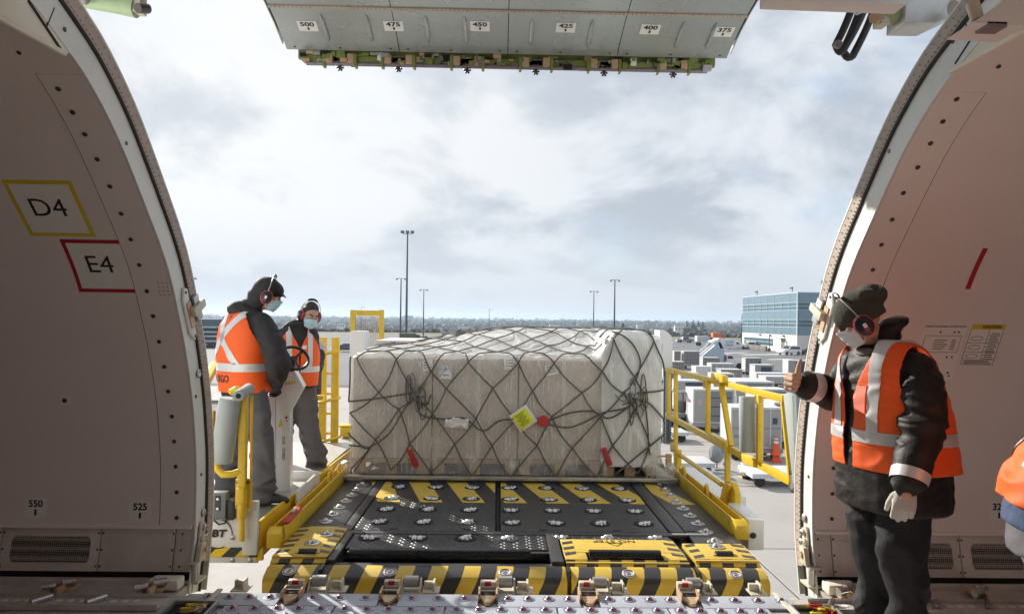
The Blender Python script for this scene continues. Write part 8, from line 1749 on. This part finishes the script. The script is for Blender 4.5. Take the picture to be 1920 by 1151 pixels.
# cars
def make_car(nm, lab, cat, paint, suv, pick=False):
    t = thing(nm, lab, cat, (0, 0, 0), 'vehicles parked around the apron'); L, wd, h = 4.7, 1.85, (1.75 if suv else 1.45)
    if pick: pr = [(-2.6, 0.35), (-2.6, 1.0), (-0.9, 1.02), (-0.7, 1.72), (0.75, 1.75), (1.35, 1.12), (2.5, 1.0), (2.65, 0.75), (2.65, 0.35)]
    elif suv: pr = [(-2.3, 0.35), (-2.35, 0.95), (-2.15, 1.62), (-1.9, h), (0.4, h), (1.05, 1.12), (2.15, 0.98), (2.35, 0.7), (2.35, 0.35)]
    else: pr = [(-2.3, 0.3), (-2.35, 0.85), (-1.9, 0.95), (-1.2, h - 0.03), (0.2, h), (1.1, 0.98), (2.15, 0.82), (2.35, 0.6), (2.35, 0.3)]
    m = MB(); m.prism([(x, -wd / 2, z) for x, z in pr], (0, wd, 0)); m.v = [Vector((v.x, v.y * (1 - 0.14 * sst(0.95, h, v.z)), v.z)) for v in m.v]; b = m.build('body', paint, t, bevel=0.06, seg=3)
    gl = {True: [(-1.95, 1.05), (-1.85, 1.55), (0.3, 1.58), (0.88, 1.1)], False: [(-1.6, 0.98), (-1.15, 1.32), (0.15, 1.34), (0.95, 1.0)]}[suv] if not pick else [(-0.68, 1.1), (-0.6, 1.6), (0.68, 1.62), (1.12, 1.14)]
    for sy in (-1, 1):
        m = MB(); m.prism([(x, sy * (wd / 2 * (1 - 0.14 * sst(0.95, h, z)) + 0.005), z) for x, z in gl], (0, sy * 0.01, 0)); m.build('side_window', 'car_glass', b)
        for xx in (-1.45, 1.5): wheel(t, (xx, sy * (wd / 2 - 0.11), 0.35), 0.35, 0.23, (0, 1, 0))
        m = MB(); m.box((2.33 if not pick else 2.6, sy * 0.65, 0.72), (0.08, 0.35, 0.14)); m.build('headlight', 'lamp_clear', b)
        m = MB(); m.box((-2.33 if not pick else -2.58, sy * 0.75, 0.95), (0.06, 0.18, 0.3)); m.build('tail_light', 'lamp_red', b)
    if suv and not pick: m = MB(); m.prism([(-2.33, -0.7, 1.02), (-2.33, 0.7, 1.02), (-2.17, 0.62, 1.55), (-2.17, -0.62, 1.55)], (-0.02, 0, 0)); m.build('rear_window', 'car_glass', b)
    if not pick: x0, z0, x1, z1 = (0.43, h - 0.06, 1.02, 1.14) if suv else (0.24, h - 0.06, 1.06, 1.0); m = MB(); m.prism([(x0, -0.68, z0), (x0, 0.68, z0), (x1, 0.74, z1), (x1, -0.74, z1)], (0.03, 0, 0.03)); m.build('windscreen', 'car_glass', b)
    return t
suvp = make_car('parked_car', 'white SUV parked at the office corner', 'car', 'car_white', True); g = lambda u, v: PZ(u, v, GZ - 0.02)
place(suvp, USED, Vector((55.6, 136.5, GZ - 0.02)), rad(205), 'white SUV seen from behind at the office door')
place(suvp, USED, Vector((54.6, 164, GZ - 0.02)), rad(340), 'white SUV by the dark roof gap left of the office')
place(suvp, USED, Vector((58.4, 166, GZ - 0.02)), rad(80), 'white car half hidden behind the low wall at the office')
sed = make_car('parked_car', 'dark car left of the white loader pillar', 'car', 'car_dark', False)
place(sed, USED, g(646, 659) , rad(200), 'dark car left of the white loader pillar')
place(sed, USED, Vector((61.0, 139, GZ - 0.02)), rad(160), 'dark car at the office corner beside the door post')
pk_ = make_car('pickup_truck', 'grey pickup', 'pickup', 'car_grey', True, True); place(pk_, USED, g(796, 643), rad(190), 'grey pickup between the lamp poles beyond the cargo')
place(pk_, USED, g(1283, 642), rad(10), 'grey pickup far beyond the caged container')
# ground lorries beyond the cargo
def lorry(u, v, paint, lab, L=5.0, h=2.9):
    q = g(u, v); t = thing('service_truck', lab, 'truck', q, 'service trucks on the far apron')
    m = MB(); m.box(q + Vector((-0.6, 0, 1.75)), (L - 1.6, 2.3, h - 1.1)); m.build('box_body', paint, t, bevel=0.06); m = MB(); m.prism([q + Vector((L / 2 - 1.35, -1.1, 0.5)), q + Vector((L / 2 - 1.35, -1.1, 2.4)), q + Vector((L / 2 - 0.6, -1.1, 2.3)), q + Vector((L / 2 - 0.1, -1.1, 1.5)), q + Vector((L / 2 - 0.1, -1.1, 0.5))], (0, 2.2, 0)); m.build('cab', paint, t, bevel=0.05)
    m = MB(); m.box(q + Vector((L / 2 - 0.75, -1.11, 1.85)), (0.7, 0.03, 0.6)); m.build('cab_window', 'car_glass', t)
    for sx in (-1.4, 1.6):
        for sy in (-1, 1): wheel(t, q + Vector((sx, sy * 0.95, 0.45)), 0.45, 0.25, (0, 1, 0))
lorry(770, 647, 'olive_truck', 'olive green service truck at the foot of the tall lamp mast'); lorry(846, 642, 'fan_grey', 'small grey service truck beyond the cargo top'); lorry(1320, 648, 'uld_white', 'white service truck far behind the caged container', 4.6, 2.6); lorry(1346, 640, 'orange_lift', 'orange service truck behind the stair truck canopy', 4.2, 3.0)

# ================================================================== LAMP MASTS
def mast(u, vt, D, lab, kind=2, r=0.16):
    b = PY(u, 600, D); b.z = GZ - 0.03 if D < 250 else terr(b.x, b.y); tp = PY(u, vt, D); t = thing('lamp_mast', lab, 'lamp mast', b, 'lamp masts around the apron')
    m = MB(); m.cyl(b, (b.x, b.y, tp.z), r * 1.5, r * 0.75, n=10); m.build('mast_pole', 'pole', t, smooth=True); sc = D / FPX; top = Vector((b.x, b.y, tp.z))
    if kind == 3:
        m = MB(); m.box(top + Vector((0, 0, -0.3)), (2.5, 0.12, 0.12)); m.build('cross_arm', 'pole', t)
        for dx in (-1.35, 0, 1.35): m = MB(); m.box(top + Vector((dx, -0.3, 0.25)), (0.95, 0.5, 0.75), Matrix.Rotation(0.5, 3, 'X')); m.build('floodlight', 'lamp_head', t, bevel=0.06)
    elif kind == 2:
        m = MB(); m.box(top, (2.0, 0.09, 0.09)); m.build('cross_arm', 'pole', t)
        for dx in (-0.95, 0.95): m = MB(); m.box(top + Vector((dx, -0.1, -0.2)), (0.42, 0.5, 0.32)); m.build('floodlight', 'lamp_head', t, bevel=0.04)
    else:
        m = MB(); m.box(top + Vector((0.6, 0, 0)), (1.4, 0.10, 0.10)); m.box(top + Vector((1.2, 0, -0.08)), (0.5, 0.25, 0.1)); m.build('lamp_arm', 'pole', t)
    return t
mast(762, 437, 197, 'tallest lamp mast with three floodlights rising above the cargo', 3, 0.24); mast(751, 522, 168, 'twin-headed lamp mast just left of the tallest one'); mast(794, 543, 200, 'twin-headed lamp mast just right of the tallest one', 2, 0.13)
mast(917, 580, 320, 'small lone lamp mast beyond the middle of the cargo', 0, 0.12); mast(1113, 546, 197, 'lamp mast left of two, over the right part of the cargo', 2, 0.13); mast(1152, 525, 168, 'lamp mast right of two, over the white bagged stack')
mast(358, 521, 168, 'twin-headed lamp mast beside the left door post'); mast(433, 573, 230, 'street lamp behind the shoulder of the man at the console', 1, 0.10); mast(1391, 590, 185, 'short lamp mast at the left end of the office', 0, 0.10); mast(677, 576, 300, 'thin lamp mast inside the far yellow gate frame', 0, 0.10)

# ================================================================== OFFICE with blue glazing
bx0, by0, bx1, by1 = 59.8, 143.0, 118.0, 175.5; zt = 7.85; zb = -0.7
OFF = thing('office_building', 'white based office building with bands of blue glass at right', 'building', (bx0, by0, GZ))
m = MB(); m.box(((bx0 + bx1) / 2, (by0 + by1) / 2, (GZ + zb) / 2), (bx1 - bx0, by1 - by0, zb - GZ)); ow = m.build('wall', 'bld_white', OFF)
m = MB(); m.box(((bx0 + bx1) / 2, (by0 + by1) / 2, (zt + zb) / 2), (bx1 - bx0 - 0.3, by1 - by0 - 0.3, zt - zb)); m.build('core', 'glass_deep', OFF)
m = MB(); m.box(((bx0 + bx1) / 2, (by0 + by1) / 2, zt + 0.06), (bx1 - bx0 + 0.1, by1 - by0 + 0.1, 0.14)); m.build('parapet', 'mullion', OFF)
zl = [zb, 0.9, 1.66, 2.42, 4.36, 5.12, 5.9, zt]; kinds = ['s', 'w', 'w', 's', 'w', 'w', 's']
def bays(a, b, n): return [(a + (b - a) * i / n, a + (b - a) * (i + 1) / n) for i in range(n)]
panes = {}
def pane(c, size, m_):
    key = (tuple(round(x, 2) for x in size), m_)
    if key not in panes: mm = MB(); mm.box((0, 0, 0), size); o = mm.build('glass_pane', m_, OFF, raw=True); panes[key] = o
    else: o = panes[key].copy(); COL.objects.link(o)
    o.location = Vector(c) - OFF.location
for (z0, z1), k in zip(zip(zl, zl[1:]), kinds):
    for y0, y1 in bays(by0, by1, 8): pane((bx0 + 0.06 - (0.0 if k == 's' else -0.05), (y0 + y1) / 2, (z0 + z1) / 2), (0.12, y1 - y0 - 0.06, z1 - z0 - 0.06), 'glass_blue' if k == 's' else 'glass_dark')
    for x0, x1 in bays(bx0 + 0.2, bx1, 10): pane(((x0 + x1) / 2, by0 + 0.06 + (0.0 if k == 's' else 0.05), (z0 + z1) / 2), (x1 - x0 - 0.06, 0.12, z1 - z0 - 0.06), 'glass_blue' if k == 's' else 'glass_dark')
for z in zl[1:-1]:
    m = MB(); m.box((bx0 - 0.03, (by0 + by1) / 2, z), (0.10, by1 - by0, 0.08)); m.build('mullion', 'mullion', OFF)
    m = MB(); m.box(((bx0 + bx1) / 2, by0 - 0.03, z), (bx1 - bx0, 0.10, 0.06)); m.build('mullion', 'mullion', OFF)
for z0, z1 in ((0.9, 2.42), (4.36, 5.9)):
    for y0, _ in bays(by0, by1, 8)[1:]: m = MB(); m.box((bx0 - 0.02, y0, (z0 + z1) / 2), (0.08, 0.09, z1 - z0)); m.build('mullion', 'mullion', OFF)
m = MB(); m.box((bx0 - 0.04, by0 - 0.04, (zt + zb) / 2), (0.2, 0.2, zt - zb)); m.build('corner_mullion', 'mullion', OFF)
for y0, y1 in bays(by1 - 20, by1 - 1.5, 4): m = MB(); m.box((bx0 - 0.02, (y0 + y1) / 2, GZ + 1.8), (0.1, y1 - y0 - 0.25, 1.5)); w_ = m.build('window', 'glass_dark', OFF); m = MB(); m.box((bx0 - 0.06, (y0 + y1) / 2, GZ + 1.8), (0.06, y1 - y0 - 0.25, 0.08)); m.build('window_bar', 'mullion', w_)
m = MB(); m.box((bx0 - 0.03, by0 + 7.2, GZ + 1.25), (0.12, 1.6, 2.5)); d_ = m.build('door', 'uld_dark', OFF); m = MB(); m.box((bx0 - 0.5, by0 + 7.2, GZ + 2.75), (1.0, 2.6, 0.15)); m.build('door_canopy', 'curtain_grey', d_)
m = MB(); m.box((bx0 - 0.1, by0 + 5.4, GZ + 1.2), (0.15, 0.8, 2.3)); m.build('door_panel', 'bld_white', d_)
for y in (by0 + 6.5, by0 + 14, by0 + 20, by0 + 33): m = MB(); m.box((bx0 - 0.2, y, -1.0), (0.35, 0.4, 0.35)); m.build('wall_lamp', 'pole', OFF, bevel=0.05)
for y in (by0 + 10, by0 + 31):
    m = MB(); m.cyl((bx0 + 3, y, zt), (bx0 + 3, y, zt + 1.5), 0.08, n=6); m.box((bx0 + 3, y + 0.5, zt + 1.4), (0.3, 1.2, 0.4)); m.build('roof_vent', 'pole', OFF)
m = MB(); m.cyl((66.5, 147, zt), (66.5, 147, zt + 2.8), 0.10, n=6); m.box((66.8, 147, zt + 2.4), (1.3, 0.15, 0.12)); m.build('roof_antenna', 'pole', OFF)
t = thing('low_wall', 'low grey barrier wall along the left side of the office', 'wall', (bx0 - 3, by0 + 20, GZ))
for y in range(9): m = MB(); m.box((bx0 - 3.0 , by0 + 10 + 3.4 * y, GZ + 0.55), (0.4, 3.3, 1.1)); m.build('barrier_block', 'collar_grey', t, bevel=0.04)
t = thing('gate_post', 'thin dark post beside the office door', 'post', (bx0 - 2, by0 + 9.5, GZ)); m = MB(); m.cyl((bx0 - 2, by0 + 9.5, GZ), (bx0 - 2, by0 + 9.5, GZ + 3.2), 0.09, n=8); m.build('post', 'pole', t); m = MB(); m.box((bx0 - 2, by0 + 9.5, GZ + 0.3), (0.5, 0.5, 0.6)); m.build('post_base', 'collar_grey', t)
# ================================================================== PARKING DECK at left
a = PY(330, 606, 136); b = PY(452, 606, 136)
PK = thing('parking_deck', 'low blue-grey parking deck with white slab edges behind the men', 'building', (a.x, 136, GZ))
m = MB(); m.box(((a.x + b.x) / 2, 146, (GZ + 0.9) / 2), (b.x - a.x, 19, 0.9 - GZ)); m.build('wall', 'deck_wall', PK)
for v in (613, 622, 630, 639, 646):
    z = PY(380, v, 136).z
    for x0, x1 in bays(a.x, b.x, 3): m = MB(); m.box(((x0 + x1) / 2, 136, z), (x1 - x0 - 0.25, 1.6, 0.30)); m.build('deck_slab', 'deck_slab', PK)
m = MB(); m.box(((a.x + b.x) / 2, 136.4, GZ + 1.0), (b.x - a.x, 0.3, 1.5)); m.build('base_panel', 'deck_wall', PK)
for x0, x1 in bays(a.x, b.x, 8)[1:]: m = MB(); m.box((x0, 136.6, (GZ + 0.9) / 2), (0.4, 0.4, 0.9 - GZ)); m.build('column', 'deck_wall', PK)
rk = random.Random(8)
for k in range(9):
    x = a.x + (b.x - a.x) * (k + 0.5) / 9; t = thing('bush', ['bare low bush nearest the left door post', 'second bare bush from the left door post', 'bare bush left of the console man', 'bare bush just left of the orange vest', 'bare bush hidden by the orange vest', 'bare bush behind the console man', 'bare bush between the two men', 'bare bush near the end of the parking deck', 'bare bush at the far right end of the parking deck'][k], 'bush', (x, 133.5, GZ), 'bushes before the parking deck'); m = MB()
    for i in range(26): p = Vector((x + rk.uniform(-1.4, 1.4), 133.5 + rk.uniform(-0.6, 0.6), GZ + rk.uniform(0.05, 0.75))); r = rk.uniform(0.15, 0.4); m.add([p + Vector((rk.uniform(-r, r), rk.uniform(-r, r), rk.uniform(-r, r))) for _ in range(4)], [(0, 1, 2), (0, 2, 3), (0, 1, 3), (1, 2, 3)])
    m.build('foliage', 'tree_brown', t); m = MB()
    for i in range(5): m.cyl((x, 133.5, GZ), (x + rk.uniform(-1, 1), 133.5, GZ + 0.7), 0.04, 0.015, n=5)
    m.build('stem', 'bark', t)
# ================================================================== FAR LAND: woods, houses
def woods(nm, r0, r1, n, smin, smax, mm, seed, az0=-40, az1=42, avoid=None):
    rk = random.Random(seed); mb = MB()
    for i in range(n):
        r = r0 * (r1 / r0) ** rk.random(); az = rad(rk.uniform(az0, az1)); x, y = r * math.sin(az), r * math.cos(az)
        if noise.noise(Vector((x * 0.012, y * 0.012, seed))) < -0.12: continue
        z = terr(x, y); s = rk.uniform(smin, smax) * (1 + r / 2500); h = s * rk.uniform(0.9, 1.5)
        for c in range(3):
            cx, cy, cz = x + rk.uniform(-s, s) * 0.6, y + rk.uniform(-s, s) * 0.5, z + h * rk.uniform(0.25, 0.75); q = [Vector((cx + s * 0.7 * rk.uniform(0.6, 1.2) * math.cos(a) , cy + s * 0.6 * math.sin(a), cz + rk.uniform(-0.2, 0.25) * h)) for a in [k * 1.2566 + rk.random() for k in range(5)]]
            tp, bt = Vector((cx + rk.uniform(-0.3, 0.3) * s, cy, cz + h * rk.uniform(0.2, 0.4))), Vector((cx, cy, cz - h * 0.5)); b = len(mb.v)
            mb.v += q + [tp, bt]; fs = [(b + k, b + (k + 1) % 5, b + 5) for k in range(5)] + [(b + (k + 1) % 5, b + k, b + 6) for k in range(5)]; mb.f += fs; mb.mi += [0] * len(fs)
    me = bpy.data.meshes.new(nm); me.from_pydata(mb.v, [], mb.f); me.materials.append(MATS[mm]); me.shade_smooth(); o = bpy.data.objects.new(nm, me); COL.objects.link(o); tag(o, kind='stuff'); return o
woods('far_woods', 1500, 5200, 5200, 3.5, 6, 'tree_dark', 1); woods('wooded_valley', 430, 1500, 5200, 2.2, 4.2, 'tree_brown', 2); woods('hedge_scrub', 330, 480, 1100, 0.8, 1.6, 'tree_brown', 3); woods('dark_woods', 900, 3000, 1300, 3, 5.5, 'tree_conifer', 4)
rk = random.Random(12); FAR = []
def far_block(u, v0, v1, wpx, D, mm, lab, roof='house_grey', nwin=3, gable=False):
    z1 = PY(u, v0, D).z; p = PY(u, v1, D); wd = wpx * D / FPX; zb_ = min(p.z, terr(p.x, D)) - 1.0; t = thing('distant_building', lab, 'building', (p.x, D, zb_), 'buildings on the far hillside')
    dp_ = wd * 0.6; m = MB(); m.box((p.x, D, (z1 + zb_) / 2), (wd, dp_, z1 - zb_)); m.build('wall', mm, t)
    m = MB()
    if gable: m.prism([(p.x - wd / 2 - 0.3, D - dp_ / 2 - 0.3, z1), (p.x - wd / 2 - 0.3, D + dp_ / 2 + 0.3, z1), (p.x - wd / 2 - 0.3, D, z1 + wd * 0.25)], (wd + 0.6, 0, 0))
    else: m.box((p.x, D, z1 + 0.3), (wd + 0.6, dp_ + 0.6, 0.5))
    m.build('roof', roof, t)
    for i in range(nwin): m = MB(); m.box((p.x - wd / 2 + wd * (i + 0.5) / nwin, D - dp_ / 2 - 0.05, zb_ + (z1 - zb_) * 0.72), (wd / nwin * 0.5, 0.1, (z1 - zb_) * 0.16)); m.build('window', 'glass_dark', t)
    return t
far_block(766, 592, 606, 17, 1900, 'house_grey', 'grey tower block on the horizon behind the tallest lamp mast', nwin=4)
far_block(869, 613.5, 617, 20, 800, 'house_pale', 'long white warehouse roof beyond the middle of the cargo', 'house_pale', 5); far_block(1000, 611, 616, 9, 900, 'house_pale', 'small white house left of the pair of lamp masts', gable=True, roof='house_grey'); far_block(958, 613, 619, 11, 760, 'house_pale', 'pale house beyond the white cargo top', gable=True)
far_block(1077, 613, 619, 12, 720, 'house_pale', 'pale round-topped house left of the right-hand lamp masts', gable=True); far_block(1273, 611, 614, 17, 900, 'house_pale', 'white flat roof on the hillside right of the loader pillar', 'house_pale'); far_block(1105, 616, 624, 18, 520, 'house_tan', 'tan low building between the two right-hand lamp masts')
far_block(1200, 609, 613, 12, 1100, 'house_pale', 'pale house on the ridge above the bagged stack', gable=True); far_block(825, 615, 619, 8, 700, 'house_pale', 'small pale house right of the tallest mast', gable=True); far_block(640, 606, 612, 14, 900, 'house_pale', 'pale house left of the far yellow gate frame', gable=True)
far_block(715, 613, 617, 9, 760, 'house_tan', 'tan house beside the far yellow gate frame', gable=True); far_block(1040, 609, 612, 20, 1300, 'house_pale', 'pale long building near the ridge centre', 'house_grey', 4); far_block(1235, 607.5, 611, 7, 1500, 'house_grey', 'grey house near the ridge above the loader pillar', gable=True)
far_block(900, 606.5, 610, 18, 1700, 'house_grey', 'grey long block on the ridge left of the lone mast'); far_block(1290, 606, 610, 9, 1250, 'house_tan', 'tan house under the dark conifers', gable=True)
# near conifers that stand out
for k, (u, v, D, h) in enumerate(((1300, 599, 520, 9.0), (1288, 601, 540, 8), (1318, 602, 500, 7.5), (1168, 604, 480, 6), (1310, 601, 560, 9))):
    p = PY(u, v, D); zb_ = terr(p.x, D); hh = max(h, p.z - zb_); t = thing('conifer_tree', ['tallest dark conifer on the hillside left of the office', 'dark conifer just right of the white loader pillar', 'short dark conifer right of the tallest one', 'small lone dark conifer over the bagged stack', 'dark conifer touching the tallest one'][k], 'tree', (p.x, D, zb_), 'conifers on the hillside'); m = MB(); m.cyl((p.x, D, zb_), (p.x, D, zb_ + hh * 0.9), 0.35, 0.08, n=6); m.build('trunk', 'bark', t); m = MB(); rk2 = random.Random(k)
    for i in range(90):
        f = rk2.random() ** 0.7; r = (1 - f) * hh * 0.30 + 0.2; a = rk2.uniform(0, 6.28); c = Vector((p.x + r * 0.7 * math.cos(a), D + r * 0.7 * math.sin(a), zb_ + hh * (0.12 + 0.86 * f))); s = 0.5 + r * 0.35; m.add([c + Vector((rk2.uniform(-s, s), rk2.uniform(-s, s), rk2.uniform(-s, s) * 0.6)) for _ in range(4)], [(0, 1, 2), (0, 2, 3), (0, 1, 3), (1, 2, 3)])
    m.build('crown', 'tree_conifer', t)

# ================================================================== HAZE: one closed box of even, thin air
hm = bpy.data.materials.new('haze'); hm.use_nodes = True; hn_ = hm.node_tree; hn_.nodes.remove(hn_.nodes['Principled BSDF'])
pv = hn_.nodes.new('ShaderNodeVolumePrincipled'); pv.inputs['Color'].default_value = (0.66, 0.82, 1.0, 1); pv.inputs['Density'].default_value = 0.00022; pv.inputs['Anisotropy'].default_value = 0.3
hn_.links.new(pv.outputs[0], hn_.nodes['Material Output'].inputs['Volume']); MATS['haze'] = hm
m = MB(); m.box((0, 0, 10), (14400, 14400, 80)); hz_ = m.build('haze', 'haze'); tag(hz_, kind='stuff'); hz_.display_type = 'WIRE'
